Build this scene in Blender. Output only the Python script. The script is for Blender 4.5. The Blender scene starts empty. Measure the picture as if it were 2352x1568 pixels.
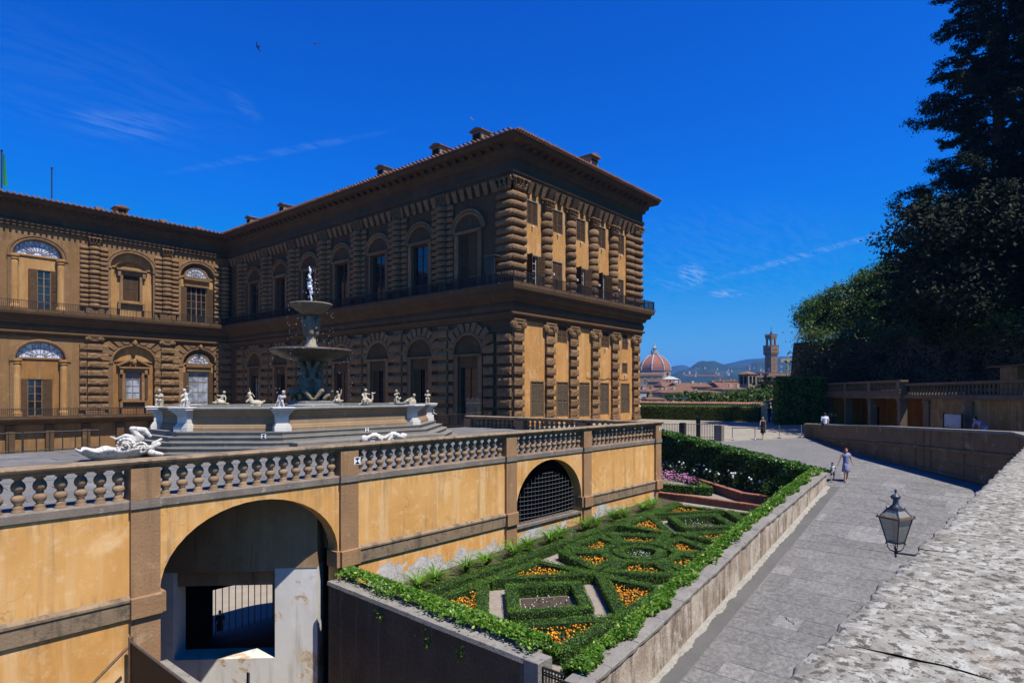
import bpy, math, random
import numpy as np
from mathutils import Matrix, Vector
R_ = math.radians
random.seed(7); rng = np.random.default_rng(7)
scene = bpy.context.scene
C = scene.collection

# ---------------------------------------------------------------- camera
ALPHA = math.atan(.855)
cam_d = bpy.data.cameras.new('camera'); cam = bpy.data.objects.new('camera', cam_d); C.objects.link(cam)
cam_d.sensor_width = 36.; cam_d.lens = 36. * 1432. / 2352.
cam_d.shift_y = (903. - 784.) / 2352.; cam_d.clip_start = .05; cam_d.clip_end = 30000.
cam.rotation_euler = (R_(90), 0, -math.atan2(math.cos(ALPHA), math.sin(ALPHA)))
scene.camera = cam
# ---------------------------------------------------------------- sky, sun, exposure
EL = R_(62.5)
world = bpy.data.worlds.new('World'); scene.world = world; world.use_nodes = True
wt = world.node_tree; wt.nodes.clear()
def wn(t, **k):
    n = wt.nodes.new(t)
    for a, b in k.items(): setattr(n, a, b)
    return n
w_out = wn('ShaderNodeOutputWorld'); w_bg = wn('ShaderNodeBackground'); w_bg.inputs['Strength'].default_value = .1
sky = wn('ShaderNodeTexSky', sky_type='NISHITA', sun_disc=False, sun_elevation=EL, sun_rotation=R_(180),
         altitude=150., air_density=1., dust_density=.1, ozone_density=3.)
# deep polarised-filter blue: one even colour grade over the whole sky
w_sc = wn('ShaderNodeSeparateColor'); wt.links.new(sky.outputs[0], w_sc.inputs[0]); w_hsv = wn('ShaderNodeCombineColor')
def wlin(ch, off, k, hi):
    a = wn('ShaderNodeMath', operation='SUBTRACT'); wt.links.new(w_sc.outputs[ch], a.inputs[0]); a.inputs[1].default_value = off
    b = wn('ShaderNodeMath', operation='MAXIMUM'); wt.links.new(a.outputs[0], b.inputs[0]); b.inputs[1].default_value = 0.
    c = wn('ShaderNodeMath', operation='MULTIPLY'); wt.links.new(b.outputs[0], c.inputs[0]); c.inputs[1].default_value = k
    d = wn('ShaderNodeMath', operation='SMOOTH_MIN'); wt.links.new(c.outputs[0], d.inputs[0]); d.inputs[1].default_value = hi; d.inputs[2].default_value = .8
    wt.links.new(d.outputs[0], w_hsv.inputs[ch])
wlin(0, 2.5, .42, 1.5); wlin(1, .66, .60, 3.6); wlin(2, 0., 1.25, 5.7)
# thin high cirrus, mixed into the sky by direction on a flat cloud layer
w_tc = wn('ShaderNodeTexCoord'); w_sep = wn('ShaderNodeSeparateXYZ'); wt.links.new(w_tc.outputs['Generated'], w_sep.inputs[0])
w_zc = wn('ShaderNodeMath', operation='MAXIMUM'); wt.links.new(w_sep.outputs['Z'], w_zc.inputs[0]); w_zc.inputs[1].default_value = .02
w_add = wn('ShaderNodeMath', operation='ADD'); wt.links.new(w_zc.outputs[0], w_add.inputs[0]); w_add.inputs[1].default_value = .06
def wdiv(ch):
    n = wn('ShaderNodeMath', operation='DIVIDE'); wt.links.new(w_sep.outputs[ch], n.inputs[0]); wt.links.new(w_add.outputs[0], n.inputs[1]); return n
dx_, dy_ = wdiv('X'), wdiv('Y')
w_cmb = wn('ShaderNodeCombineXYZ'); wt.links.new(dx_.outputs[0], w_cmb.inputs[0]); wt.links.new(dy_.outputs[0], w_cmb.inputs[1])
w_map = wn('ShaderNodeMapping'); wt.links.new(w_cmb.outputs[0], w_map.inputs[0])
w_map.inputs['Rotation'].default_value = (0, 0, R_(28)); w_map.inputs['Scale'].default_value = (.5, 2.1, 1); w_map.inputs['Location'].default_value = (.4, .15, 0)
w_n1 = wn('ShaderNodeTexNoise'); w_n1.inputs['Scale'].default_value = 1.25; w_n1.inputs['Detail'].default_value = 9; w_n1.inputs['Roughness'].default_value = .6; w_n1.inputs['Distortion'].default_value = .6
w_n2 = wn('ShaderNodeTexNoise'); w_n2.inputs['Scale'].default_value = .42; w_n2.inputs['Detail'].default_value = 3
wt.links.new(w_map.outputs[0], w_n1.inputs['Vector']); wt.links.new(w_cmb.outputs[0], w_n2.inputs['Vector'])
def wramp(src, a, b, hi=1.):
    n = wn('ShaderNodeMapRange'); n.clamp = True; n.interpolation_type = 'SMOOTHSTEP'
    n.inputs[1].default_value = a; n.inputs[2].default_value = b; n.inputs[3].default_value = 0; n.inputs[4].default_value = hi
    wt.links.new(src, n.inputs[0]); return n
r1 = wramp(w_n1.outputs['Fac'], .50, .80); r2 = wramp(w_n2.outputs['Fac'], .47, .66)
w_mul = wn('ShaderNodeMath', operation='MULTIPLY'); wt.links.new(r1.outputs[0], w_mul.inputs[0]); wt.links.new(r2.outputs[0], w_mul.inputs[1])
w_mu2 = wn('ShaderNodeMath', operation='MULTIPLY'); wt.links.new(w_mul.outputs[0], w_mu2.inputs[0]); w_mu2.inputs[1].default_value = .02
# a few wisps and a contrail where the air carries them
def wisp(x, y, w, h, ang, amt):
    X, Z = (x-1176.)/1432., (903.-y)/1432.; s, c = math.sin(ALPHA), math.cos(ALPHA); d = Vector((X*s+c, -X*c+s, Z)).normalized(); rt_ = Vector((s,-c,0)); a = (rt_-d*rt_.dot(d)).normalized(); up = a.cross(d); up = up if up.z > 0 else -up
    e1 = a*math.cos(ang)+up*math.sin(ang); e2 = up*math.cos(ang)-a*math.sin(ang); o = []
    for e, k in ((e1, w/1432.), (e2, h/1432.)):
        q = wn('ShaderNodeVectorMath', operation='DOT_PRODUCT'); wt.links.new(w_tc.outputs['Generated'], q.inputs[0]); q.inputs[1].default_value = e/k
        m = wn('ShaderNodeMath', operation='MULTIPLY'); wt.links.new(q.outputs['Value'], m.inputs[0]); wt.links.new(q.outputs['Value'], m.inputs[1]); o.append(m)
    ad = wn('ShaderNodeMath', operation='ADD'); wt.links.new(o[0].outputs[0], ad.inputs[0]); wt.links.new(o[1].outputs[0], ad.inputs[1])
    n = wn('ShaderNodeMapRange'); n.clamp = True; n.interpolation_type = 'SMOOTHSTEP'
    for i, v in ((1,1.),(2,0.),(3,0.),(4,amt)): n.inputs[i].default_value = v
    wt.links.new(ad.outputs[0], n.inputs[0]); fd = wn('ShaderNodeVectorMath', operation='DOT_PRODUCT'); wt.links.new(w_tc.outputs['Generated'], fd.inputs[0]); fd.inputs[1].default_value = d; g = wn('ShaderNodeMath', operation='GREATER_THAN'); wt.links.new(fd.outputs['Value'], g.inputs[0]); g.inputs[1].default_value = .3
    k = wn('ShaderNodeMath', operation='MULTIPLY'); wt.links.new(n.outputs[0], k.inputs[0]); wt.links.new(g.outputs[0], k.inputs[1]); return k.outputs[0]
w_n3 = wn('ShaderNodeTexNoise'); w_n3.inputs['Scale'].default_value = 11.; w_n3.inputs['Detail'].default_value = 8; w_n3.inputs['Roughness'].default_value = .62; w_n3.inputs['Distortion'].default_value = .8
wt.links.new(w_map.outputs[0], w_n3.inputs['Vector']); r3 = wramp(w_n3.outputs['Fac'], .36, .66); acc = None
for q in (wisp(270,288,100,30,-.15,.11), wisp(380,280,70,14,-.2,.06), wisp(560,240,60,18,-.9,.06), wisp(1592,632,40,28,-.5,.42), wisp(1668,674,44,11,0.,.42), wisp(1540,655,60,12,-.2,.12), wisp(1860,583,230,8,.30,.20), wisp(1720,616,110,5,.3,.13), wisp(640,350,260,10,.18,.08), wisp(200,200,330,120,-.3,.025), wisp(1600,650,420,200,.1,.05)):
    if acc is None: acc = q
    else: ad = wn('ShaderNodeMath', operation='ADD'); wt.links.new(acc, ad.inputs[0]); wt.links.new(q, ad.inputs[1]); acc = ad.outputs[0]
w_wm = wn('ShaderNodeMath', operation='MULTIPLY'); wt.links.new(acc, w_wm.inputs[0]); wt.links.new(r3.outputs[0], w_wm.inputs[1])
w_tot = wn('ShaderNodeMath', operation='ADD', use_clamp=True); wt.links.new(w_mu2.outputs[0], w_tot.inputs[0]); wt.links.new(w_wm.outputs[0], w_tot.inputs[1])
w_mix = wn('ShaderNodeMix', data_type='RGBA'); wt.links.new(w_tot.outputs[0], w_mix.inputs[0])
wt.links.new(w_hsv.outputs[0], w_mix.inputs[6]); w_mix.inputs[7].default_value = (3.0, 4.4, 6.6, 1)
wt.links.new(w_mix.outputs[2], w_bg.inputs['Color']); wt.links.new(w_bg.outputs[0], w_out.inputs['Surface'])

sun_d = bpy.data.lights.new('sun', 'SUN'); sun_d.energy = 5.0; sun_d.angle = R_(.53); sun_d.color = (1., .95, .87)
sun = bpy.data.objects.new('sun', sun_d); C.objects.link(sun); sun.rotation_euler = (R_(90) - EL, 0, 0); sun.location = (0, -40, 80)
vs = scene.view_settings; vs.view_transform = 'Standard'; vs.look = 'None'; vs.exposure = .53; vs.gamma = 1.; vs.use_curve_mapping = False
scene.cycles.use_denoising = True; scene.cycles.max_bounces = 6; scene.cycles.diffuse_bounces = 1; scene.cycles.glossy_bounces = 2
scene.cycles.transparent_max_bounces = 6; scene.cycles.volume_bounces = 0; scene.cycles.caustics_reflective = False; scene.cycles.caustics_refractive = False
scene.cycles.sample_clamp_indirect = 4.

# ---------------------------------------------------------------- helpers
def at(x, y, d):
    """a point d metres in front of the eye, x / y as bearing in the 2352 x 1568 view"""
    X, Z = (x - 1176.) / 1432., (903. - y) / 1432.
    s, c = math.sin(ALPHA), math.cos(ALPHA)
    return Vector(((X * s + c) * d, (-X * c + s) * d, Z * d))

def meta(o, label=None, cat=None, group=None, kind=None):
    if label: o['label'] = label
    if cat: o['category'] = cat
    if group: o['group'] = group
    if kind: o['kind'] = kind
    return o

def root(name, loc, label, cat, group=None, rz=0.):
    o = bpy.data.objects.new(name, None); C.objects.link(o)
    o.location = loc; o.rotation_euler = (0, 0, rz); o.empty_display_size = .3
    return meta(o, label, cat, group)

def wmat(o): return o.matrix_basis.copy() if o.parent is None else wmat(o.parent) @ o.matrix_parent_inverse @ o.matrix_basis

def link(name, me, mt, parent=None, local=False, loc=None, rot=None, scale=None):
    if mt is not None and not me.materials: me.materials.append(mt)
    o = bpy.data.objects.new(name, me); C.objects.link(o)
    if loc is not None: o.location = loc
    if rot is not None: o.rotation_euler = rot
    if scale is not None: o.scale = scale
    if parent is not None:
        o.parent = parent
        if not local:
            inv = wmat(parent).inverted()
            o.matrix_parent_inverse = inv
    return o

class MB:
    def __init__(s): s.v = []; s.f = []
    def add(s, vs_, fs):
        n = len(s.v); s.v.extend(vs_); s.f.extend([tuple(i + n for i in f) for f in fs]); return s
    def box(s, x0, x1, y0, y1, z0, z1, c=0.):
        if c <= 0:
            return s.add([(x0,y0,z0),(x1,y0,z0),(x1,y1,z0),(x0,y1,z0),(x0,y0,z1),(x1,y0,z1),(x1,y1,z1),(x0,y1,z1)],
                         [(0,3,2,1),(4,5,6,7),(0,1,5,4),(1,2,6,5),(2,3,7,6),(3,0,4,7)])
        c = min(c, (x1-x0)*.45, (y1-y0)*.45, (z1-z0)*.45)
        V = []
        for z, q in ((z0,c),(z0+c,0),(z1-c,0),(z1,c)):
            V += [(x0+q+ (c if q==0 else 0)*0,y0+q,z),(x1-q,y0+q,z),(x1-q,y1-q,z),(x0+q,y1-q,z)]
        F = [(3,2,1,0),(12,13,14,15)]
        for k in range(3):
            for i in range(4):
                j = (i+1) % 4; F.append((k*4+i, k*4+j, k*4+4+j, k*4+4+i))
        return s.add(V, F)
    def hexa(s, p): return s.add([tuple(q) for q in p], [(0,3,2,1),(4,5,6,7),(0,1,5,4),(1,2,6,5),(2,3,7,6),(3,0,4,7)])
    def quad(s, a, b, c, d): return s.add([tuple(a),tuple(b),tuple(c),tuple(d)], [(0,1,2,3)])
    def lathe(s, prof, seg=16, cen=(0,0,0), a0=0., a1=2*math.pi, sx=1., sy=1., caps=True):
        full = abs(a1-a0-2*math.pi) < 1e-6; n = seg if full else seg+1
        V = []; F = []
        for r, z in prof:
            for i in range(n):
                a = a0+(a1-a0)*i/seg; V.append((cen[0]+r*math.cos(a)*sx, cen[1]+r*math.sin(a)*sy, cen[2]+z))
        m = len(prof)
        for k in range(m-1):
            for i in range(seg):
                j = (i+1) % n; F.append((k*n+i, k*n+j, (k+1)*n+j, (k+1)*n+i))
        if caps and full:
            F.append(tuple(range(n-1,-1,-1))); F.append(tuple((m-1)*n+i for i in range(n)))
        return s.add(V, F)
    def prism(s, poly, z0, z1, top=True, bot=True):
        n = len(poly)
        V = [(p[0],p[1],z0) for p in poly]+[(p[0],p[1],z1) for p in poly]
        F = [(i,(i+1)%n,n+(i+1)%n,n+i) for i in range(n)]
        if top: F.append(tuple(range(n,2*n)))
        if bot: F.append(tuple(range(n-1,-1,-1)))
        return s.add(V, F)
    def sweep(s, path, prof, closed=False, endcaps=True):
        """path: xy(z) points; prof: (out, z) pairs; out is to the right of the path direction"""
        n = len(path); m = len(prof); V = []
        for i in range(n):
            p = path[i]; z = p[2] if len(p) > 2 else 0.
            a = path[i-1] if (i or closed) else None; b = path[(i+1) % n] if (i < n-1 or closed) else None
            def nrm(q, r):
                d = Vector((r[0]-q[0], r[1]-q[1])); d.normalize(); return Vector((d.y, -d.x))
            if a is None: nn = nrm(p, b); k = 1.
            elif b is None: nn = nrm(a, p); k = 1.
            else:
                n1, n2 = nrm(a, p), nrm(p, b); nn = n1+n2; nn.normalize(); k = 1./max(.3, nn.dot(n1))
            for o, zz in prof: V.append((p[0]+nn.x*o*k, p[1]+nn.y*o*k, z+zz))
        F = []
        for i in range(n if closed else n-1):
            j = (i+1) % n
            for q in range(m-1): F.append((i*m+q, j*m+q, j*m+q+1, i*m+q+1))
        if endcaps and not closed: F.append(tuple(range(m))); F.append(tuple((n-1)*m+q for q in range(m-1,-1,-1)))
        return s.add(V, F)
    def tube(s, pts, r, seg=6, caps=True):
        pts = [Vector(p) for p in pts]; n = len(pts); V = []; F = []
        rr = r if isinstance(r, (list, tuple)) else [r]*n
        for i, p in enumerate(pts):
            d = (pts[min(i+1,n-1)]-pts[max(i-1,0)]); d.normalize()
            up = Vector((0,0,1)) if abs(d.z) < .95 else Vector((1,0,0))
            a = d.cross(up); a.normalize(); b = a.cross(d)
            for k in range(seg):
                t = 2*math.pi*k/seg; V.append(tuple(p+(a*math.cos(t)+b*math.sin(t))*rr[i]))
        for i in range(n-1):
            for k in range(seg): F.append((i*seg+k, (i+1)*seg+k, (i+1)*seg+(k+1)%seg, i*seg+(k+1)%seg))
        if caps: F.append(tuple(range(seg))); F.append(tuple((n-1)*seg+k for k in range(seg-1,-1,-1)))
        return s.add(V, F)
    def ell(s, c, r, seg=10, rings=6, rot=None):
        V = []; F = []; c = Vector(c)
        if not isinstance(r, (tuple, list)): r = (r, r, r)
        for k in range(rings+1):
            ph = math.pi*k/rings
            for i in range(seg):
                t = 2*math.pi*i/seg; p = Vector((r[0]*math.sin(ph)*math.cos(t), r[1]*math.sin(ph)*math.sin(t), -r[2]*math.cos(ph)))
                if rot is not None: p = rot @ p
                V.append(tuple(c+p))
        for k in range(rings):
            for i in range(seg): F.append((k*seg+i, k*seg+(i+1)%seg, (k+1)*seg+(i+1)%seg, (k+1)*seg+i))
        return s.add(V, F)
    def cap(s, a, b, ra, rb, seg=10):
        """closed tapered capsule"""
        a, b = Vector(a), Vector(b); d = b-a; L = max(d.length, 1e-5); d = d/L
        pts = [a-d*ra*.95, a-d*ra*.6, a, a.lerp(b,.5), b, b+d*rb*.6, b+d*rb*.95]
        return s.tube(pts, [ra*.3, ra*.8, ra, (ra+rb)/2, rb, rb*.8, rb*.3], seg)
    def grid(s, nx, ny, fn):
        V = [tuple(fn(i/nx, j/ny)) for j in range(ny+1) for i in range(nx+1)]
        F = [(j*(nx+1)+i, j*(nx+1)+i+1, (j+1)*(nx+1)+i+1, (j+1)*(nx+1)+i) for j in range(ny) for i in range(nx)]
        return s.add(V, F)
    def mesh(s, name, smooth=False):
        me = bpy.data.meshes.new(name); me.from_pydata(s.v, [], s.f)
        if smooth: me.polygons.foreach_set('use_smooth', [True]*len(me.polygons))
        me.update(); return me
    def build(s, name, mt, parent=None, smooth=False, local=False, **k):
        return link(name, s.mesh(name, smooth), mt, parent, local, **k)

def thing(name, mb, mt, label, cat, group=None, smooth=False, **k):
    return meta(mb.build(name, mt, None, smooth, **k), label, cat, group)
def struct(name, mb, mt, smooth=False):
    return meta(mb.build(name, mt, None, smooth), None, None, None, 'structure')

def quads(name, cen, ta, tb, mt, parent=None, kind=None, shape=0, local=False):
    """many small four-sided leaves as one mesh: centres and two half axes, all (n,3) arrays"""
    cen, ta, tb = (np.asarray(a, dtype=np.float32) for a in (cen, ta, tb)); n = len(cen)
    if shape == 0: vv = np.stack([cen-ta, cen-tb*.8+ta*.15, cen+ta, cen+tb*.8+ta*.15], 1)
    else: vv = np.stack([cen-ta-tb, cen+ta-tb, cen+ta+tb, cen-ta+tb], 1)
    me = bpy.data.meshes.new(name); me.vertices.add(n*4); me.vertices.foreach_set('co', vv.reshape(-1))
    me.loops.add(n*4); me.loops.foreach_set('vertex_index', np.arange(n*4, dtype=np.int32))
    me.polygons.add(n); me.polygons.foreach_set('loop_start', np.arange(0, n*4, 4, dtype=np.int32)); me.polygons.foreach_set('loop_total', np.full(n, 4, dtype=np.int32))
    me.update(calc_edges=True); o = link(name, me, mt, parent, local)
    if kind: o['kind'] = kind
    return o

def unit(a): return a/np.maximum(np.linalg.norm(a, axis=1, keepdims=True), 1e-6)
def rand_axes(n, size, nrm=None, spread=.8, asp=.55):
    """random leaf axes lying roughly across the normals"""
    nn = rng.normal(size=(n,3)) if nrm is None else unit(np.asarray(nrm))+rng.normal(size=(n,3))*spread
    nn = unit(nn); t = unit(np.cross(nn, rng.normal(size=(n,3)))); b = np.cross(nn, t)
    s = (size*rng.uniform(.6,1.3,size=(n,1)))
    return t*s, b*s*asp

def organic(name, build, voxel, mt, parent=None, smooth=3, local=False, **k):
    """one continuous surface: build(MB) adds overlapping closed pieces, a voxel remesh fuses them"""
    mb = MB(); build(mb); me = mb.mesh(name); tmp = bpy.data.objects.new('tmp', me); C.objects.link(tmp)
    m = tmp.modifiers.new('r', 'REMESH'); m.mode = 'VOXEL'; m.voxel_size = voxel; m.use_smooth_shade = True
    if smooth:
        q = tmp.modifiers.new('s', 'SMOOTH'); q.factor = .5; q.iterations = smooth
    dg = bpy.context.evaluated_depsgraph_get(); ev = tmp.evaluated_get(dg)
    out = bpy.data.meshes.new_from_object(ev); out.name = name
    bpy.data.objects.remove(tmp); bpy.data.meshes.remove(me); out.materials.clear()
    return link(name, out, mt, parent, local, **k)

# ---------------------------------------------------------------- materials
class NT:
    def __init__(s, name):
        s.m = bpy.data.materials.new(name); s.m.use_nodes = True; s.t = s.m.node_tree; s.t.nodes.clear()
        s.out = s.n('ShaderNodeOutputMaterial'); s.b = s.n('ShaderNodeBsdfPrincipled'); s.l(s.b.outputs[0], s.out.inputs[0])
        s.geo = s.n('ShaderNodeNewGeometry'); s.pos = s.geo.outputs['Position']
    def n(s, t, **k):
        q = s.t.nodes.new(t)
        for a, b in k.items(): setattr(q, a, b)
        return q
    def l(s, a, b): s.t.links.new(a, b)
    def scaled(s, sc, rot=(0,0,0)):
        q = s.n('ShaderNodeMapping'); q.inputs['Scale'].default_value = sc; q.inputs['Rotation'].default_value = rot; s.l(s.pos, q.inputs[0]); return q.outputs[0]
    def noise(s, scale, detail=4., rough=.55, vec=None, dist=0.):
        q = s.n('ShaderNodeTexNoise'); q.inputs['Scale'].default_value = scale; q.inputs['Detail'].default_value = detail
        q.inputs['Roughness'].default_value = rough; q.inputs['Distortion'].default_value = dist; s.l(vec or s.pos, q.inputs['Vector']); return q.outputs['Fac']
    def voro(s, scale, vec=None, feature='F1', out='Distance'):
        q = s.n('ShaderNodeTexVoronoi'); q.feature = feature; q.inputs['Scale'].default_value = scale; s.l(vec or s.pos, q.inputs['Vector']); return q.outputs[out]
    def ramp(s, f, a, b, lo=0., hi=1.):
        q = s.n('ShaderNodeMapRange'); q.clamp = True; q.interpolation_type = 'SMOOTHSTEP'
        for i, v in ((1,a),(2,b),(3,lo),(4,hi)): q.inputs[i].default_value = v
        s.l(f, q.inputs[0]); return q.outputs[0]
    def math(s, op, a, b):
        q = s.n('ShaderNodeMath', operation=op)
        for i, v in ((0,a),(1,b)):
            if isinstance(v, (int, float)): q.inputs[i].default_value = v
            else: s.l(v, q.inputs[i])
        return q.outputs[0]
    def mix(s, f, a, b, mode='MIX'):
        q = s.n('ShaderNodeMix', data_type='RGBA', blend_type=mode)
        for i, v in ((0,f),(6,a),(7,b)):
            if isinstance(v, (int, float)): q.inputs[i].default_value = v
            elif isinstance(v, tuple): q.inputs[i].default_value = (*v[:3], 1)
            else: s.l(v, q.inputs[i])
        return q.outputs[2]
    def rand(s): return s.n('ShaderNodeObjectInfo').outputs['Random']
    def done(s, col, rough=.85, h=None, bump=.3, dist=.02, spec=.25, metal=0.):
        if isinstance(col, tuple): s.b.inputs['Base Color'].default_value = (*col, 1)
        else: s.l(col, s.b.inputs['Base Color'])
        if isinstance(rough, (int, float)): s.b.inputs['Roughness'].default_value = rough
        else: s.l(rough, s.b.inputs['Roughness'])
        s.b.inputs['Specular IOR Level'].default_value = spec; s.b.inputs['Metallic'].default_value = metal
        if h is not None:
            q = s.n('ShaderNodeBump'); q.inputs['Strength'].default_value = bump; q.inputs['Distance'].default_value = dist; s.l(h, q.inputs['Height']); s.l(q.outputs[0], s.b.inputs['Normal'])
        return s.m

def stone(name, a, b, c=None, s=1.2, fine=22., rough=.88, bump=.5, dist=.03, spots=(.56,.7), var=.25, streak=None):
    t = NT(name); n1 = t.noise(s, 6, .6); n2 = t.noise(fine, 4, .65)
    col = t.mix(t.ramp(n1, .3, .7), a, b)
    col = t.mix(t.math('MULTIPLY', t.ramp(n2, .35, .75), .5), col, tuple(x*.62 for x in a))
    if c: col = t.mix(t.ramp(t.noise(s*2.3, 8, .65), *spots), col, c)
    if streak:
        v = t.scaled((2.2,2.2,.16)); col = t.mix(t.math('MULTIPLY', t.ramp(t.noise(1.6, 6, .6, v), .52, .72), streak[1]), col, streak[0])
    if var: col = t.mix(t.math('MULTIPLY', t.rand(), var), col, tuple(x*.5 for x in b))
    return t.done(col, rough, t.math('ADD', n2, t.math('MULTIPLY', n1, .6)), bump, dist)

def leafmat(name, a, b, c=None, trans=.3, rough=.5):
    t = NT(name); r = t.geo.outputs['Random Per Island']
    col = t.mix(r, a, b); col = t.mix(t.ramp(t.noise(.9, 4), .35, .7, 0, .6), col, tuple(x*.55 for x in a))
    if c: col = t.mix(t.ramp(r, .8, .86), col, c)
    t.done(col, rough, None, spec=.3)
    tr = t.n('ShaderNodeBsdfTranslucent'); t.l(t.mix(1., col, (1.0,1.25,.45), 'MULTIPLY'), tr.inputs['Color']); mx = t.n('ShaderNodeMixShader'); mx.inputs[0].default_value = trans
    t.l(t.b.outputs[0], mx.inputs[1]); t.l(tr.outputs[0], mx.inputs[2]); t.l(mx.outputs[0], t.out.inputs[0]); return t.m

def plain(name, c, rough=.6, metal=0., spec=.3, v=.25, s=6.):
    t = NT(name); return t.done(t.mix(t.ramp(t.noise(s, 5, .6), .3, .75), c, tuple(x*(1-v*1.8) for x in c)), rough, spec=spec, metal=metal)

def plaster(name, a, b, c, grime, s=.5, bare=None, bare_z=None, streaks=.55, ledges=(), cracks=False):
    """ochre lime plaster: broad patches, vertical runs, grime; bare render showing where plaster has fallen"""
    t = NT(name); n1 = t.noise(s, 7, .62, dist=.5); n2 = t.noise(3.2, 6, .6); v = t.scaled((1.5,1.5,.10)); n3 = t.noise(1.3, 7, .62, v)
    fine = t.noise(30, 4, .7)
    col = t.mix(t.ramp(n1, .34, .68), a, b); col = t.mix(t.ramp(n2, .52, .74, 0, .6), col, c)
    col = t.mix(t.ramp(n3, .48, .66, 0, streaks), col, c); col = t.mix(t.ramp(t.noise(.8, 7, .6, dist=.3), .54, .68, 0, .45), col, tuple(min(1., q*1.12) for q in c)); v2 = t.scaled((2.6,2.6,.22)); col = t.mix(t.ramp(t.noise(1.1, 6, .6, v2), .54, .74, 0, .75), col, grime); col = t.mix(t.ramp(t.noise(1.7, 6, .7), .60, .70, 0, .4), col, grime)
    col = t.mix(t.ramp(fine, .55, .8, 0, .35), col, tuple(x*.6 for x in a))
    if ledges:
        zs = t.n('ShaderNodeSeparateXYZ'); t.l(t.pos, zs.inputs[0]); dn = t.noise(2.2, 7, .65, t.scaled((3.5,3.5,.35)))
        for z0, z1, amt in ledges: col = t.mix(t.math('MULTIPLY', t.ramp(zs.outputs['Z'], z0, z1), t.ramp(dn, .44, .70, 0, amt*.62)), col, tuple(q*.7 for q in grime))
    if cracks:
        vv = t.n('ShaderNodeVectorMath', operation='ADD'); nz = t.n('ShaderNodeTexNoise'); nz.inputs['Scale'].default_value = 2.; t.l(t.pos, nz.inputs['Vector']); t.l(t.pos, vv.inputs[0]); t.l(nz.outputs['Color'], vv.inputs[1])
        ce = t.voro(.45, vv.outputs[0], 'DISTANCE_TO_EDGE'); col = t.mix(t.math('MULTIPLY', t.ramp(ce, .006, .002, 0, .55), t.ramp(t.noise(.5, 3), .52, .64)), col, tuple(q*.6 for q in grime))
    h = fine
    if bare:
        sep = t.n('ShaderNodeSeparateXYZ'); t.l(t.pos, sep.inputs[0]); zz = t.ramp(sep.outputs['Z'], bare_z[0], bare_z[1], .17, -.16)
        e = t.math('ADD', t.math('ADD', t.math('MULTIPLY', t.math('SUBTRACT', t.noise(.62, 9, .62, dist=.5), .5), 1.5), .5), zz); f = t.ramp(e, .545, .56)
        rc = t.mix(t.ramp(t.noise(2.4, 8, .7), .35, .65), bare, tuple(min(1., x*1.5) for x in bare)); rc = t.mix(t.ramp(t.noise(14, 5), .5, .7, 0, .5), rc, (.12,.10,.08))
        rim = t.ramp(e, .50, .56); col = t.mix(t.math('MULTIPLY', rim, .5), col, (.62,.45,.27)); col = t.mix(f, col, rc)
        h = t.math('SUBTRACT', t.math('MULTIPLY', fine, t.math('ADD', .25, f)), t.math('MULTIPLY', f, 1.6))
    return t.done(col, .92, h, .35, .02, spec=.1)

M = {}
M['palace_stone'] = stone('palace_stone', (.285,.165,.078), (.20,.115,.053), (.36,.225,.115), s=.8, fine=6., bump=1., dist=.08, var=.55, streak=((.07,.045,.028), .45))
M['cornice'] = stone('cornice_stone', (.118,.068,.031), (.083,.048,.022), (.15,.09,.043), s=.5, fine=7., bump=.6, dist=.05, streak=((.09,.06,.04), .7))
M['palace_plaster'] = plaster('palace_plaster', (.50,.25,.08), (.42,.205,.062), (.58,.38,.18), (.26,.155,.075), s=.28, streaks=.35, ledges=((5.2,6.5,.7),(15.6,18.2,.6)), cracks=True)
M['palace_plaster_pale'] = plaster('palace_plaster_pale', (.40,.215,.078), (.33,.17,.058), (.46,.29,.13), (.22,.125,.06), s=.3)
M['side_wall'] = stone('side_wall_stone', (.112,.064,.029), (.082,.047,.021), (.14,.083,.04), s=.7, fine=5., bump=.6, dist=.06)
M['terrace_plaster'] = plaster('terrace_plaster', (.66,.365,.125), (.57,.295,.088), (.72,.485,.245), (.33,.205,.10), s=.42, ledges=((-3.75,-3.06,.8),(-4.95,-5.38,.75)), cracks=True)
M['terrace_plaster_low'] = plaster('terrace_plaster_low', (.66,.34,.10), (.56,.27,.075), (.74,.50,.26), (.30,.2,.10), s=.6, bare=(.40,.37,.34), bare_z=(-7.2,-5.75), ledges=((-6.5,-5.95,.7),))
M['terrace_plaster_left'] = plaster('terrace_plaster_left', (.62,.325,.10), (.52,.26,.072), (.70,.465,.235), (.33,.20,.095), s=.6, ledges=((-6.6,-5.95,.8),), cracks=True)
M['terrace_stone'] = stone('terrace_stone', (.37,.215,.105), (.29,.17,.085), (.42,.28,.16), s=.9, fine=14., streak=((.13,.09,.055), .6))
M['string_stone'] = stone('string_stone', (.33,.235,.14), (.21,.15,.095), (.12,.09,.065), s=1.1, fine=16., spots=(.5,.66), streak=((.085,.065,.045), .75))
M['grey_stone'] = stone('grey_stone', (.25,.205,.165), (.18,.145,.115), (.34,.29,.24), s=1.6, fine=18., streak=((.11,.09,.07), .5))
M['baluster'] = stone('baluster_stone', (.36,.235,.135), (.26,.165,.095), (.14,.10,.07), s=2.4, fine=24., var=.5, spots=(.58,.72))
M['terrace_paving'] = stone('terrace_paving', (.185,.178,.165), (.14,.135,.125), (.25,.243,.228), s=.35, fine=10., bump=.3, var=.35)
M['step_stone'] = stone('step_stone', (.25,.23,.195), (.19,.175,.15), (.40,.38,.335), s=1.1, fine=16., spots=(.6,.74), streak=((.11,.10,.085), .5))
M['basin_stone'] = stone('basin_stone', (.30,.205,.12), (.24,.165,.095), (.36,.27,.18), s=1.2, fine=30., bump=.25)
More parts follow.
